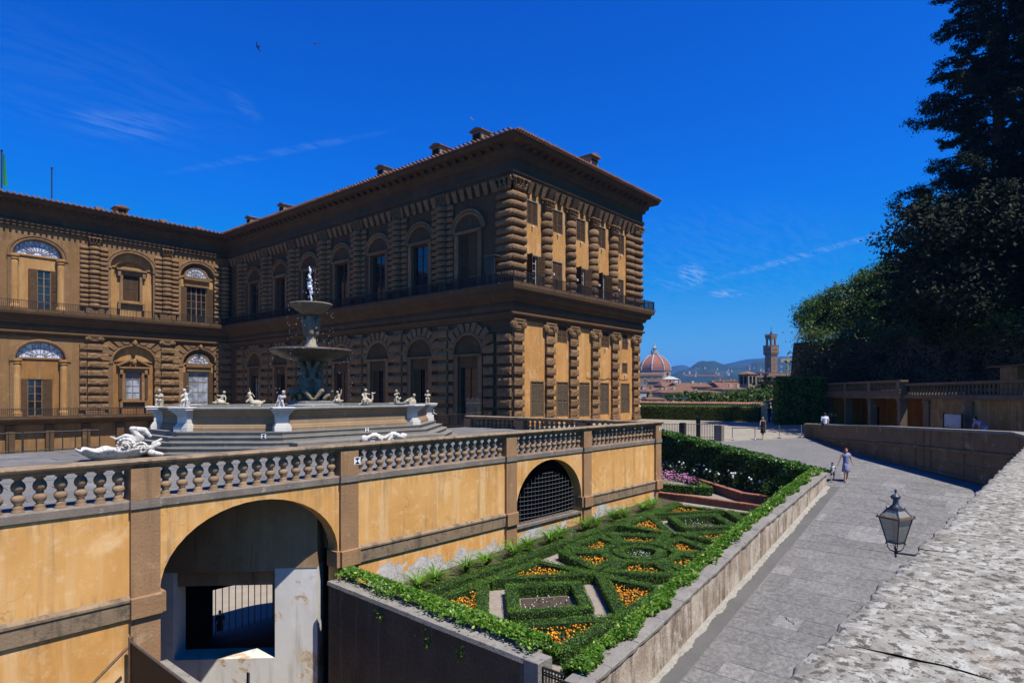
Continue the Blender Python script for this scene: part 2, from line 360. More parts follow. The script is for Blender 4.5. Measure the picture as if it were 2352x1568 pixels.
M['basin_rim'] = stone('basin_rim', (.27,.265,.24), (.19,.185,.165), (.40,.39,.355), s=1.6, fine=20.)
M['marble'] = stone('marble', (.67,.645,.59), (.58,.55,.49), (.38,.34,.27), s=1.6, fine=26., bump=.2, var=0, spots=(.58,.74), streak=((.42,.39,.33), .5))
M['marble_old'] = stone('marble_old', (.56,.49,.36), (.46,.385,.265), (.20,.165,.11), s=7., fine=30., bump=.5, spots=(.53,.68))
M['marble_white'] = stone('marble_white', (.64,.61,.55), (.52,.48,.42), (.15,.135,.115), s=4.5, fine=24., bump=.5, spots=(.52,.66))
M['fountain_stone'] = stone('fountain_stone', (.27,.215,.145), (.19,.15,.10), (.09,.07,.045), s=2., fine=14., streak=((.10,.085,.06), .7))
M['wet_bowl'] = stone('wet_bowl', (.11,.08,.055), (.07,.05,.036), (.22,.18,.13), s=2., fine=10., rough=.35, streak=((.24,.19,.12), .5))
M['shutter'] = plain('shutter_paint', (.115,.068,.036), .85, spec=.08)
M['shutter_grey'] = plain('shutter_grey', (.135,.098,.064), .85, spec=.08)
M['frame'] = plain('window_frame', (.32,.20,.10), .6, spec=.15)
M['frame_white'] = plain('white_window_frame', (.6,.58,.52), .55)
M['iron'] = plain('iron', (.045,.04,.036), .5, .4)
M['iron_grey'] = plain('grey_iron', (.17,.165,.16), .45, .6)
M['roof'] = stone('roof_tile', (.30,.15,.09), (.22,.11,.07), (.40,.27,.18), s=2., fine=12., var=.5)
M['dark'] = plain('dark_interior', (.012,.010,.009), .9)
def glassmat(name, tint, rough=.06, curtain=0.):
    t = NT(name); n = t.noise(.9, 3)
    t.done(t.mix(t.ramp(n, .4, .6), tint, tuple(x*.5 for x in tint)), rough, spec=.9); return t.m
M['pane'] = glassmat('pane', (.02,.022,.028)); M['pane_sky'] = glassmat('pane_curtain', (.34,.38,.46), .15)
def lunmat():
    t = NT('fanlight_curtain'); v = t.scaled((7,7,.8)); t.done(t.mix(t.ramp(t.noise(1.2, 5, .6, v), .35, .68), (.16,.19,.27), (.72,.76,.86)), .2, spec=.8); return t.m
M['fanlight'] = lunmat()
# ================================================================ palace
PX, PY, PY2, PEND = 41.05, 35.09, 87.6, 63.45
palace = root('palace', (PX, PY, -2.95), 'large brown stone palace with rusticated columns, deep eaves and ochre end wall', 'palace')
class Fac:
    def __init__(s, O, rz): s.O = Vector((*O, 0)); s.rz = rz; s.T = Matrix.Translation(s.O) @ Matrix.Rotation(rz, 4, 'Z')
    def P(s, a, o, z): return s.T @ Vector((a, -o, z))
    def build(s, mb, name, mt, parent=None, smooth=False):
        return mb.build(name, mt, parent or palace, smooth, loc=s.O, rot=(0,0,s.rz))
    def put(s, me, name, a, o, z, mt, parent=None, rz=0., scale=None):
        if name in ('stone_block', 'stone_drum'): k = scale or (1,1,1); scale = (k[0]*random.uniform(.96,1.03), k[1]*random.uniform(.82,1.16), k[2]*random.uniform(.90,1.07))
        return link(name, me, mt, parent or palace, loc=s.P(a, o, z), rot=(0,0,s.rz+rz), scale=scale)
FE, FL, FS = Fac((PX,PY), 0.), Fac((0.,PY2), 0.), Fac((PX,PY), -math.pi/2)
def fbox(mb, s0, s1, o0, o1, z0, z1, c=0.): return mb.box(s0, s1, -o1, -o0, z0, z1, c)

def holed_wall(mb, s0, s1, z0, z1, holes, depth=.4, o=0.):
    ss = sorted({s0, s1, *[h[0] for h in holes], *[h[1] for h in holes]}); zz = sorted({z0, z1, *[h[2] for h in holes], *[h[3] for h in holes]})
    ss = [v for v in ss if s0 <= v <= s1]; zz = [v for v in zz if z0 <= v <= z1]
    for i in range(len(ss)-1):
        for j in range(len(zz)-1):
            a, b, c, d = ss[i], ss[i+1], zz[j], zz[j+1]; m, n = (a+b)/2, (c+d)/2
            if any(h[0] < m < h[1] and h[2] < n < h[3] for h in holes): continue
            mb.quad((a,-o,c), (b,-o,c), (b,-o,d), (a,-o,d))
    for a, b, c, d in (h[:4] for h in holes):
        y0, y1 = -o, -o+depth
        mb.quad((a,y0,c),(a,y0,d),(a,y1,d),(a,y1,c)); mb.quad((b,y0,c),(b,y1,c),(b,y1,d),(b,y0,d))
        mb.quad((a,y0,c),(a,y1,c),(b,y1,c),(b,y0,c)); mb.quad((a,y0,d),(b,y0,d),(b,y1,d),(a,y1,d))
def arch_pts(cx_, hw, zs, rise, n=16): return [(cx_-hw*math.cos(math.pi*i/n), zs+rise*math.sin(math.pi*i/n)) for i in range(n+1)]
def arch_fill(mb, cx_, hw, zs, rise, o=0., depth=.4, n=16):
    """fills the corners of a rectangular opening above the springing so that it ends in an arch"""
    p = arch_pts(cx_, hw, zs, rise, n); zt = zs+rise
    for i in range(n):
        a, b = p[i], p[i+1]
        mb.quad((a[0],-o,a[1]),(b[0],-o,b[1]),(b[0],-o,zt),(a[0],-o,zt)); mb.quad((a[0],-o,a[1]),(a[0],-o+depth,a[1]),(b[0],-o+depth,b[1]),(b[0],-o,b[1]))
def arch_ring(mb, cx_, hw, zs, rise, prof, n=18):
    """archivolt; prof: (r offset, outward) pairs"""
    V = []; F = []; m = len(prof)
    for i in range(n+1):
        t = math.pi*i/n
        for r, o in prof: V.append((cx_-(hw+r)*math.cos(t), -o, zs+(rise+r)*math.sin(t)))
    for i in range(n):
        for k in range(m-1): F.append((i*m+k, (i+1)*m+k, (i+1)*m+k+1, i*m+k+1))
    mb.add(V, F)
def win(f, s0, s1, z0, z1, o, nx, nz, fm='frame', pm='pane', name='window', fw=.07, parent=None):
    mb = MB()
    for a in (s0, s1-fw): fbox(mb, a, a+fw, o, o+.08, z0, z1)
    for c in (z0, z1-fw): fbox(mb, s0+fw, s1-fw, o, o+.08, c, c+fw)
    for i in range(1, nx): a = s0+(s1-s0)*i/nx; w = .05 if (nx == 2 or i*2 == nx) else .025; fbox(mb, a-w, a+w, o+.004, o+.07, z0+fw, z1-fw)
    for j in range(1, nz): c = z0+(z1-z0)*j/nz; fbox(mb, s0+fw, s1-fw, o+.008, o+.06, c-.022, c+.022)
    w = f.build(mb, name, M[fm], parent)
    g = MB(); fbox(g, s0+fw, s1-fw, o-.02, o+.015, z0+fw, z1-fw); f.build(g, 'pane', M[pm], w); return w
SH = {}
def shutter(f, hinge, z0, z1, w, o, ang, mt='shutter', parent=None, side=1, pitch=.105):
    """one louvred leaf hung at the hinge line; ang 0 = closed, side +1 opens from the left jamb"""
    key = (round(w,2), round(z1-z0,2), mt)
    if key not in SH:
        W, H = key[:2]; mb = MB(); fr = .075
        mb.box(0,fr,-.05,0,0,H); mb.box(W-fr,W,-.05,0,0,H); mb.box(fr,W-fr,-.05,0,0,fr*1.4); mb.box(fr,W-fr,-.05,0,H-fr,H); mb.box(fr,W-fr,-.05,0,H*.46,H*.46+fr)
        z = fr*1.4+.03
        while z < H-fr-.06:
            if not (H*.46-.08 < z < H*.46+fr): mb.hexa([(fr,-.055,z),(W-fr,-.055,z),(W-fr,-.045,z+.012),(fr,-.045,z+.012),(fr,-.012,z+.062),(W-fr,-.012,z+.062),(W-fr,-.002,z+.07),(fr,-.002,z+.07)])
            z += pitch
        mb.box(fr,W-fr,-.001,.004,fr,H-fr)
        SH[key] = mb.mesh('shutter')
    me = SH[key]
    return link('shutter', me, M[mt], parent or palace, loc=f.P(hinge, o, z0), rot=(0,0,f.rz+(-ang if side > 0 else ang+math.pi)))

CORN = [(-10.,PY2),(PX,PY2),(PX,PY),(PEND,PY),(PEND,PY+24)]
mb = MB(); mb.sweep(CORN, [(0,6.45),(.2,6.5),(.2,6.72),(.45,6.88),(.45,7.02),(.22,7.1),(.33,7.3),(.36,7.55),(.22,7.92),(.5,8.06),(.55,8.3),(.9,8.46),(.95,8.8),(1.18,8.92),(1.25,9.2),(1.25,9.45),(0,9.45)])
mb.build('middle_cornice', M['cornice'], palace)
mb = MB(); mb.sweep(CORN, [(0,18.72),(.27,18.78),(.27,19.08),(.38,19.13),(.38,19.42),(.22,19.5),(.22,20.3),(.45,20.42),(.5,20.7),(.72,20.82),(.8,21.3),(1.5,21.42),(1.6,21.62),(1.66,21.8),(0,21.8)])
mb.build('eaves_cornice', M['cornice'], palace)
mb = MB(); roofp = []
mb.sweep(CORN, [(1.72,21.8),(1.74,21.9),(-7,23.55),(-7,21.8)], endcaps=False)
roof = mb.build('roof', M['roof'], palace)
tile = MB(); tile.lathe([(.115,0),(.115,.42)], 8, caps=True); tm = tile.mesh('tile')
tm.transform(Matrix.Rotation(math.pi/2, 4, 'X') ); tm.materials.append(M['roof'])
def eave_tiles(p, q, n_out, pitch=.36):
    p, q = Vector(p), Vector(q); L = (q-p).length; n = int(L/pitch); ang = math.atan2(n_out[1], n_out[0])
    for i in range(n):
        c = p.lerp(q, (i+.5)/n); link('tile', tm, None, roof, loc=(c.x+n_out[0]*1.62, c.y+n_out[1]*1.62, 21.93+random.uniform(-.015,.02)), rot=(.36 if 0 else 0,0,ang+math.pi/2), scale=(random.uniform(.85,1.15),1,1))
eave_tiles((PX,PY-1.6), (PX,PY2-1.6), (-1,0), .52); eave_tiles((PX-1.6,PY), (PEND+1.6,PY), (0,-1), .36); eave_tiles((4,PY2), (PX-1.6,PY2), (0,-1), .55)
# modillions under the eaves
md = MB(); md.hexa([(-.17,-.85,0),(.17,-.85,0),(.17,0,-.14),(-.17,0,-.14),(-.17,-.85,.2),(.17,-.85,.2),(.17,0,.34),(-.17,0,.34)]); mdm = md.mesh('modillion'); mdm.materials.append(M['cornice'])
for i in range(21): FE.put(mdm, 'modillion', .55+i*1.07, .4, 21.1, None)
for i in range(48): FS.put(mdm, 'modillion', -.6-i*1.07, .4, 21.1, None)
for i in range(26): FL.put(mdm, 'modillion', 12.5+i*1.07, .4, 21.1, None)
# walls -----------------------------------------------------------------
end_w = [(2.6,4.4,-2.1,1.03),(6.5,8.27,-2.2,1.03),(10.25,11.97,-2.3,1.03),(13.98,15.65,-2.2,1.03),(18.2,19.95,-2.15,1.03)]
end_m = [(6.55,8.08,4.82,6.45),(14.21,15.74,4.82,6.45),(18.48,19.6,4.82,6.45),(18.48,19.5,2.2,3.27)]
end_u = [(2.1,3.5,9.75,12.4),(5.8,7.3,9.75,12.36),(9.75,11.2,9.75,12.4),(13.55,15.0,9.75,12.36),(17.38,18.7,9.75,12.3)]
end_s = [(2.0,3.5,15.18,17.2),(5.84,7.36,15.16,17.2),(9.71,11.21,15.12,17.2),(13.55,15.02,15.12,17.2),(17.46,18.8,15.15,17.2)]
mb = MB(); holed_wall(mb, 0, PEND-PX, -2.95, 19, end_w+end_m+end_u+end_s, .3); FE.build(mb, 'wall', M['palace_plaster'])
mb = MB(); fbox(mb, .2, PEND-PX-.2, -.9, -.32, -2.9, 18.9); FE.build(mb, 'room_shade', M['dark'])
mb = MB(); mb.box(PEND-.3, PEND, PY+.01, PY+24, -2.95, 19); mb.build('wall', M['palace_plaster'], palace)
for k, (a, b, c, d) in enumerate(end_w+end_m+end_s+end_u):
    sm = 'shutter_grey' if k < 5 else 'shutter'
    isopen = k in (14, 16, 17); w = (b-a)/2-.015
    fr = MB()
    for q in (a-.07, b-.01): fbox(fr, q, q+.08, -.02, .05, c-.05, d+.09)
    fbox(fr, a+.01, b-.01, -.02, .05, d, d+.09)
    fo = FE.build(fr, 'window', M['grey_stone'] if k > 4 else M['palace_stone'])
    if isopen:
        win(FE, a+.02, b-.02, c, d, -.2, 2, 4, 'frame_white', 'pane', 'casement', parent=fo)
        for sd in (1, -1):
            key = shutter(FE, a if sd > 0 else b, c+.02, d-.02, w, .06, R_(random.uniform(118,150)) if sd < 0 else R_(random.uniform(92,110)), sm, fo, 1 if sd > 0 else -1)
    else:
        shutter(FE, a+.01, c+.02, d-.02, w, -.05, 0, sm, fo, 1); shutter(FE, a+w+.02, c+.02, d-.02, w, -.05, 0, sm, fo, 1)
# small lamps and cable on the end wall
lm = MB(); lm.box(-.07,.07,-.16,0,-.12,.1,.03); lmm = lm.mesh('spotlight'); lmm.materials.append(M['marble'])
for s_, z_ in ((2.75,14.95),(6.6,14.95),(10.45,14.9),(14.3,14.9),(18.1,14.9),(14.97,4.6),(19.75,5.6),(19.0,1.95),(4.9,10.9),(8.7,10.9),(12.6,10.9),(16.4,10.9),(20.9,11.0),(9.9,-1.2)): FE.put(lmm, 'spotlight', s_, .02 if z_ != 10.9 else .75, z_, None)
cb = MB(); pts = []
for i in range(41):
    t = i/40*8.2; q = (t % 2.05)/2.05; pts.append((11.5+t, -.05, 1.62-.16*4*q*(1-q)))
cb.tube(pts, .022, 5); FE.build(cb, 'cable', M['iron'])
# end wall lower pilasters
def rust_block(w, h, d, seed, c=.05, jit=.018, nx=5, nz=3):
    r = random.Random(seed); mb = MB(); g = [[(r.uniform(-jit,jit), r.uniform(-jit,jit), r.uniform(-jit,jit)*2.2) for i in range(nx+1)] for j in range(nz+1)]
    def fn(u, v):
        i, j = round(u*nx), round(v*nz); a = g[j][i]; e = (i in (0,nx)) or (j in (0,nz))
        return (-w/2+w*u+a[0]*(1 if e else 0), -d+(c if e else 0)+a[2]*(.5 if e else 1), h*v+a[1]*(1 if e else 0))
    mb.grid(nx, nz, fn); n = (nx+1)*(nz+1)
    edge = [i for i in range(nx+1)]+[j*(nx+1)+nx for j in range(1,nz+1)]+[nz*(nx+1)+i for i in range(nx-1,-1,-1)]+[j*(nx+1) for j in range(nz-1,0,-1)]
    base = len(mb.v); mb.v += [(mb.v[i][0], 0., mb.v[i][2]) for i in edge]
    for k in range(len(edge)): k2 = (k+1) % len(edge); mb.f.append((edge[k2], edge[k], base+k, base+k2))
    me = mb.mesh('stone_block'); me.materials.append(M['palace_stone']); return me
LB = [rust_block(1.38, .66, .30, i) for i in range(4)]
mb = MB(); cap = MB()
PIL = (.70, 5.30, 9.12, 12.98, 16.84, 21.3)
for s_ in PIL:
    fbox(mb, s_-.62, s_+.62, .0, .10, -2.6, 5.5); fbox(mb, s_-.78, s_+.78, 0, .34, -2.95, -2.5, .04); fbox(mb, s_-.72, s_+.72, 0, .28, -2.5, -2.25, .05)
    FE.build(mb, 'pilaster_shaft', M['palace_stone']); mb = MB()
ic = MB(); fbox(ic, -.64,.64,0,.2,0,.16); fbox(ic,-.7,.7,0,.26,.16,.26); fbox(ic,-.58,.58,0,.2,.26,.62); fbox(ic,-.8,.8,0,.34,.86,1.0); fbox(ic,-.74,.74,0,.28,.62,.86)
for sd in (-1,1):
    for rr, oo in ((.34,.34),(.22,.38),(.1,.42)): 
        t = MB(); t.lathe([(rr,0),(rr,oo)], 14); ic.add([(v[0]+sd*.66, -v[2], v[1]+.5) for v in t.v], t.f)
icm = ic.mesh('ionic_capital'); icm.materials.append(M['palace_stone'])
for s_ in PIL:
    FE.put(icm, 'ionic_capital', s_, 0, 5.5, None)
    for k in range(8): FE.put(LB[random.randrange(4)], 'stone_block', s_, .02, -2.2+k*.965, None)
# end wall upper columns: swollen drums
def drum_mesh(r, h, seed):
    rr = random.Random(seed); mb = MB()
    mb.lathe([(r*.74,0),(r*.9,h*.07),(r*1.0,h*.25),(r*1.02,h*.5),(r*.99,h*.76),(r*.89,h*.93),(r*.74,h)], 14)
    mb.v = [(x*(1+rr.uniform(-.035,.035)), y*(1+rr.uniform(-.035,.035)), z+rr.uniform(-.012,.012)) for x,y,z in mb.v]
    me = mb.mesh('stone_drum', True); me.materials.append(M['palace_stone']); return me
DR = [drum_mesh(.60, .68, i) for i in range(4)]
def soft_block(w, h, d, seed):
    """block with a swollen, rounded face"""
    rr = random.Random(seed); mb = MB(); prof = [(0,0),(.55,.03),(.85,.12),(1.,.32),(1.,.66),(.86,.88),(.55,.97),(0,1.)]
    V = []; m = 7
    for o, z in prof:
        for i in range(m):
            u = i/(m-1); e = 1 if 0 < i < m-1 else .72
            V.append((-w/2+w*u+rr.uniform(-.015,.015), -d*o*e+rr.uniform(-.015,.015), h*z))
    mb.add(V, [(k*m+i, k*m+i+1, (k+1)*m+i+1, (k+1)*m+i) for k in range(len(prof)-1) for i in range(m-1)])
    n = len(V); mb.f.append(tuple(k*m for k in range(len(prof)))); mb.f.append(tuple(k*m+m-1 for k in range(len(prof)-1,-1,-1)))
    me = mb.mesh('stone_block', True); me.materials.append(M['palace_stone']); return me
SB = [soft_block(1.85, .62, .42, i) for i in range(3)]; SBn = [soft_block(1.45, .62, .42, 10+i) for i in range(3)]
mb = MB(); UC = (4.7, 8.52, 12.48, 16.32)
for s_ in UC:
    t = MB(); t.lathe([(.66,9.45),(.70,9.6),(.60,9.8),(.44,9.95),(.42,16.6)], 14, (s_,-.14,0)); FE.build(t, 'column_shaft', M['palace_stone'])
fbox(mb, -.1, 1.55, 0, .1, 9.45, 18.7); FE.build(mb, 'pilaster_shaft', M['palace_stone']); mb = MB(); fbox(mb, 19.25, PEND-PX+.1, 0, .1, 9.45, 18.7); FE.build(mb, 'pilaster_shaft', M['palace_stone'])
mb = MB(); fbox(mb, -1.55, .1, 0, .1, 9.45, 18.7); FS.build(mb, 'pilaster_shaft', M['palace_stone'])
for s_ in UC:
    for k in range(9): FE.put(DR[(k*3+int(s_)) % 4], 'stone_drum', s_, .14, 9.98+k*.735, None, rz=random.uniform(0,6))
for k in range(10):
    FE.put(SB[k % 3], 'stone_block', .68, .08, 10.0+k*.765, None); FS.put(SB[(k+1) % 3], 'stone_block', -.68, .08, 10.0+k*.765, None)
    FE.put(SBn[k % 3], 'stone_block', 19.95, .08, 10.0+k*.765, None); FE.put(SBn[(k+1) % 3], 'stone_block', 21.65, .12, 10.0+k*.765, None, scale=(1.15,1,1))
# carved leaf capitals
def leaf_capital(w, h, d):
    mb = MB(); r = random.Random(3); fbox(mb, -w*.34, w*.34, 0, d*.55, 0, h); fbox(mb, -w*.56, w*.56, 0, d*1.0, h*.88, h)
    for row, (z, n, out) in enumerate(((.02,5,.75),(.32,4,.9),(.6,4,1.05))):
        for i in range(n):
            x = (i/(n-1)-.5)*w*(.74+.12*row); zz = z*h
            pts = [(x,-d*.45,zz),(x,-d*(out-.1),zz+h*.16),(x*1.08,-d*out,zz+h*.30),(x*1.1,-d*(out+.16),zz+h*.27)]
            mb.tube(pts, [w*.085,w*.1,w*.075,w*.05], 5)
    for sd in (-1,1): mb.ell((sd*w*.5,-d*.98,h*.82), (w*.1,w*.1,w*.1), 8, 5)
    me = mb.mesh('leaf_capital', True); me.materials.append(M['palace_stone']); return me
LC = leaf_capital(1.2, 1.0, .55); LC2 = leaf_capital(1.8, 1.05, .55)
for s_ in UC: FE.put(LC, 'leaf_capital', s_, .1, 16.68, None)
FE.put(LC2, 'leaf_capital', .72, 0, 17.68, None); FS.put(LC2, 'leaf_capital', -.72, 0, 17.68, None); FE.put(LC2, 'leaf_capital', 21.4, 0, 17.68, None)
co = MB(); co.hexa([(-.22,-.24,0),(.22,-.24,0),(.22,0,0),(-.22,0,0),(-.34,-.62,1.0),(.34,-.62,1.0),(.34,0,1.0),(-.34,0,1.0)]); com = co.mesh('console'); com.materials.append(M['palace_stone'])
s_ = 2.1
while s_ < 20.6:
    oncol = min(abs(s_-u) for u in UC) < .3; FE.put(com, 'console', s_, .0, 17.72, None, scale=(1.35,1.35,1) if oncol else None); s_ += .955
# ------------------------------------------------------------- rear wing (sunlit)
M['rear_wall'] = plaster('rear_wall_plaster', (.23,.13,.056), (.19,.105,.044), (.28,.17,.082), (.10,.063,.035), s=.3)
L_arch_u = [(19.0,2.32,15.65,1.85),(28.66,2.4,15.7,1.9),(36.7,2.28,15.62,1.95)]
L_arch_d = [(19.25,2.36,3.95,1.95),(28.9,2.42,3.95,1.97),(36.95,2.22,3.9,2.03)]
piers = (10.2, 24.5, 32.7, 40.35)
holes = [(c-h, c+h, 9.45, z+r) for c, h, z, r in L_arch_u]+[(c-h, c+h, -2.9, z+r) for c, h, z, r in L_arch_d]
mb = MB(); holed_wall(mb, -10, PX, -16, 19, holes, .5)
for c, h, z, r in L_arch_u+L_arch_d: arch_fill(mb, c, h, z, r, 0, .5)
FL.build(mb, 'wall', M['rear_wall'])
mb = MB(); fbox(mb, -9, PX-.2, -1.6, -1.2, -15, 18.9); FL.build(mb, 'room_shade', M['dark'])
mb = MB()
for c, h, z, r in L_arch_u+L_arch_d:
    mb = MB(); arch_ring(mb, c, h, z, r, [(0,-.02),(0,.12),(.12,.16),(.3,.1),(.34,.2),(.5,.2),(.52,0)] if z > 9 else [(0,-.02),(0,.14),(.14,.18),(.3,.12),(.32,0)])
    FL.build(mb, 'archivolt', M['palace_stone'])
    for q in (c-h-.5, c+h-.02): mb = MB(); fbox(mb, q, q+.52, .0, .16, (9.45 if z > 9 else -2.6), z-.3); fbox(mb, q-.06, q+.58, 0, .26, z-.3, z); FL.build(mb, 'arch_jamb', M['palace_stone'])
M['bay_brown'] = plaster('bay_brown_plaster', (.27,.135,.045), (.22,.105,.036), (.32,.18,.075), (.14,.08,.04), s=.35)
# infill walls in the bays, with their doors and fanlights
def infill(f, c, h, z0, zs, rise, hole, o=-.42, mt='palace_plaster_pale'):
    mb = MB(); holed_wall(mb, c-h, c+h, z0, zs+.0, [hole] if hole else [], .2, o)
    fbox(mb, c-h, c+h, o, o+.14, zs-.02, zs+.16); f.build(mb, 'bay_wall', M[mt])
def lunette(f, c, h, zs, rise, o=-.4, n=7, parent=None, pm='fanlight'):
    mb = MB(); arch_ring(mb, c, h-.09, zs, rise-.09, [(0,o),(0,o+.1),(.1,o+.1),(.1,o)])
    for i in range(1, n):
        t = math.pi*i/n; e = (c-(h-.05)*math.cos(t), -o-.05, zs+(rise-.05)*math.sin(t)); b = (c-h*.2*math.cos(t), -o-.05, zs+rise*.2*math.sin(t)); mb.tube([b,e], .028, 4)
    for k in (.22,.6): mb.tube([(c-h*k*math.cos(math.pi*i/14), -o-.05, zs+rise*k*math.sin(math.pi*i/14)) for i in range(15)], .026, 4)
    w = f.build(mb, 'fanlight', M['frame'], parent)
    g = MB(); p = arch_pts(c, h-.06, zs, rise-.06, 20); g.v = [(a, -o-.02, b) for a, b in p]; g.f = [tuple(range(len(p)))]; f.build(g, 'pane', M[pm], w)
for c, h, z, r in (L_arch_u[0], L_arch_d[0]):
    up = z > 9; dr = (19.0,20.3,9.6,14.2) if up else (18.1,19.5,-2.6,1.64)
    infill(FL, c, h, 9.45 if up else -2.9, z, r, dr, mt='palace_plaster_pale' if up else 'bay_brown'); lunette(FL, c, h-.1, z+.16, r-.16, -.35, 11 if up else 8)
    w = win(FL, dr[0], dr[1], dr[2], dr[3], -.6, 2, 5, 'frame', 'pane')
    for sd in (1,-1): shutter(FL, dr[0] if sd > 0 else dr[1], dr[2]+.05, dr[3], (dr[1]-dr[0])/2+.2, -.38, R_(172), 'shutter', w, sd)
    for q in (c-h-.75, c+h+.75) if 0 else (c-h+.15, c+h-.15):
        t = MB(); b0 = 9.45 if up else -2.6
        t.lathe([(.52,b0),(.52,b0+.35),(.46,b0+.5),(.40,b0+.6),(.38,z-1.0),(.34,z-.62),(.44,z-.56),(.36,z-.46),(.5,z-.26),(.5,z-.02)], 16, (q,.05,0)); FL.build(t, 'column', M['palace_plaster_pale'], smooth=False)
# aedicule windows
for up, (c, h, z, r) in ((True, L_arch_u[1]), (False, L_arch_d[1])):
    wz = (11.65,14.85) if up else (-.72,2.6); wx = (c-.95, c+.95)
    infill(FL, c, h, 9.45 if up else -2.9, z, r, (*wx, *wz), mt='palace_plaster_pale' if up else 'bay_brown'); mb = MB(); p = arch_pts(c, h, z, r, 18); mb.v = [(a,.40,b) for a, b in p]; mb.f = [tuple(range(len(p)))]; FL.build(mb, 'tympanum', M['palace_plaster_pale'])
    w = win(FL, wx[0]+.12, wx[1]-.12, wz[0], wz[1], -.6, 2, 4, 'frame', 'pane' if up else 'pane_sky')
    mb = MB()
    for q in (wx[0]-.32, wx[1]): fbox(mb, q, q+.32, -.42, -.22, wz[0]-.2, wz[1]+.1)
    fbox(mb, wx[0]-.32, wx[1]+.32, -.42, -.2, wz[1], wz[1]+.3); fbox(mb, wx[0]-.75, wx[1]+.75, -.42, .1, wz[1]+.55, wz[1]+.75); fbox(mb, wx[0]-.6, wx[1]+.6, -.42, -.1, wz[1]+.3, wz[1]+.55)
    fbox(mb, wx[0]-.55, wx[1]+.55, -.42, .0, wz[0]-.38, wz[0]-.2)
    for q in (wx[0]-.62, wx[1]+.28): fbox(mb, q, q+.34, -.42, .0, wz[1]-.2, wz[1]+.4); fbox(mb, q, q+.3, -.42, -.02, wz[0]-1.1, wz[0]-.38)
    if up:
        arch_ring(mb, c, 1.85, wz[1]+.75, 1.0, [(-.22,-.4),(-.22,-.15),(0,.05),(.02,-.4)])
    else:
        for sd in (-1,1):
            a = (c+sd*1.9, wz[1]+.75); b = (c+sd*.35, wz[1]+1.55)
            mb.hexa([(min(a[0],b[0]) if k in (0,3,4,7) else max(a[0],b[0]), .42 if k in (2,3,6,7) else -.1, ((a[1] if (k in (0,3,4,7)) == (sd < 0) else b[1]))+(.2 if k > 3 else 0)) for k in range(8)])
        mb.ell((c,.0,wz[1]+1.35), (.3,.3,.42), 10, 6)
    FL.build(mb, 'window_surround', M['palace_stone'], w)
    if up:
        shutter(FL, wx[0]+.12, wz[0], wz[1], .82, -.5, 0, 'shutter', w); shutter(FL, wx[0]+.96, wz[0], wz[1], .82, -.5, 0, 'shutter', w)
    else:
        for sd in (1,-1): shutter(FL, wx[0]+.1 if sd > 0 else wx[1]-.1, wz[0], wz[1], .82, -.38, R_(168), 'shutter', w, sd)
for up, (c, h, z, r) in ((True, L_arch_u[2]), (False, L_arch_d[2])):
    wz = (9.6,14.45) if up else (-2.6,2.95); wx = (c-1.32, c+1.32)
    infill(FL, c, h, 9.45 if up else -2.9, z, r, (*wx, *wz), mt='palace_plaster_pale'); mb = MB(); p = arch_pts(c, h, z, r, 18); mb.v = [(a,.38,b) for a, b in p]; mb.f = [tuple(range(len(p)))]; FL.build(mb, 'tympanum', M['palace_stone'])
    w = win(FL, wx[0], wx[1], wz[0], wz[1], -.6, 4, 5 if up else 4, 'frame', 'pane' if up else 'pane_sky')
    lunette(FL, c-.1, 1.4, z+.16, 1.25, -.28, 7)
    mb = MB(); arch_ring(mb, c-.1, 1.42, z+.1, 1.28, [(0,-.4),(0,-.2),(.18,-.2),(.2,-.4)]); fbox(mb, wx[0]-.3, wx[1]+.3, -.42, -.2, wz[1], wz[1]+.25); fbox(mb, wx[0]-.4, wx[1]+.4, -.42, -.08, z-.35, z+.1); FL.build(mb, 'window_surround', M['palace_stone'], w)
    for sd in (1,-1): shutter(FL, wx[0] if sd > 0 else wx[1], wz[0], wz[1]-.1, .78, -.3, R_(176), 'shutter', w, sd)
LD = [drum_mesh(.62, .5, 20+i) for i in range(3)]; SBs = [soft_block(.85, .5, .32, 30+i) for i in range(3)]
LBc = [rust_block(1.5, .68, .42, 40+i) for i in range(3)]; LBs = [rust_block(.74, .68, .24, 50+i) for i in range(3)]
def pier(f, s, merged=None):
    """rusticated pier of both storeys: drum between two side blocks above, square blocks below, with capitals"""
    def e(me, name, a, o, z, scale=None):
        if merged is None: f.put(me, name, a, o, z, None, scale=scale)
        else:
            T = Matrix.Translation((a,-o,z)); b = len(merged.v); merged.v.extend([tuple(T @ v.co) for v in me.vertices]); merged.f.extend([tuple(i+b for i in p.vertices) for p in me.polygons])
    for k in range(13):
        z = 10.3+k*.575; e(LD[k % 3], 'stone_drum', s, .2, z)
        for sd in (-1,1): e(SBs[(k+sd) % 3], 'stone_block', s+sd*1.04, .04, z)
    for k in range(8):
        z = -2.0+k*1.04; e(LBc[k % 3], 'stone_block', s, .04, z)
        for sd in (-1,1): e(LBs[(k+sd) % 3], 'stone_block', s+sd*1.14, .04, z)
    e(LC, 'leaf_capital', s, .05, 17.75); e(icm, 'ionic_capital', s, .12, 6.25, (1,1,.7) if merged is None else None) if merged is None else None
mb = MB()
for s in piers: fbox(mb, s-.7, s+.7, 0, .12, -2.6, 6.4); fbox(mb, s-.5, s+.5, 0, .3, 9.45, 17.8); fbox(mb, s-.95, s+.95, 0, .6, 9.45, 10.2, .05); fbox(mb, s-1.0, s+1.0, 0, .5, -2.65, -2.1, .05); FL.build(mb, 'column_shaft', M['palace_stone']); mb = MB()
for s in piers[1:]: pier(FL, s)
mb = MB(); pier(FL, piers[0], mb); meta(FL.build(mb, 'stone_blocks', M['palace_stone']), kind='stuff')
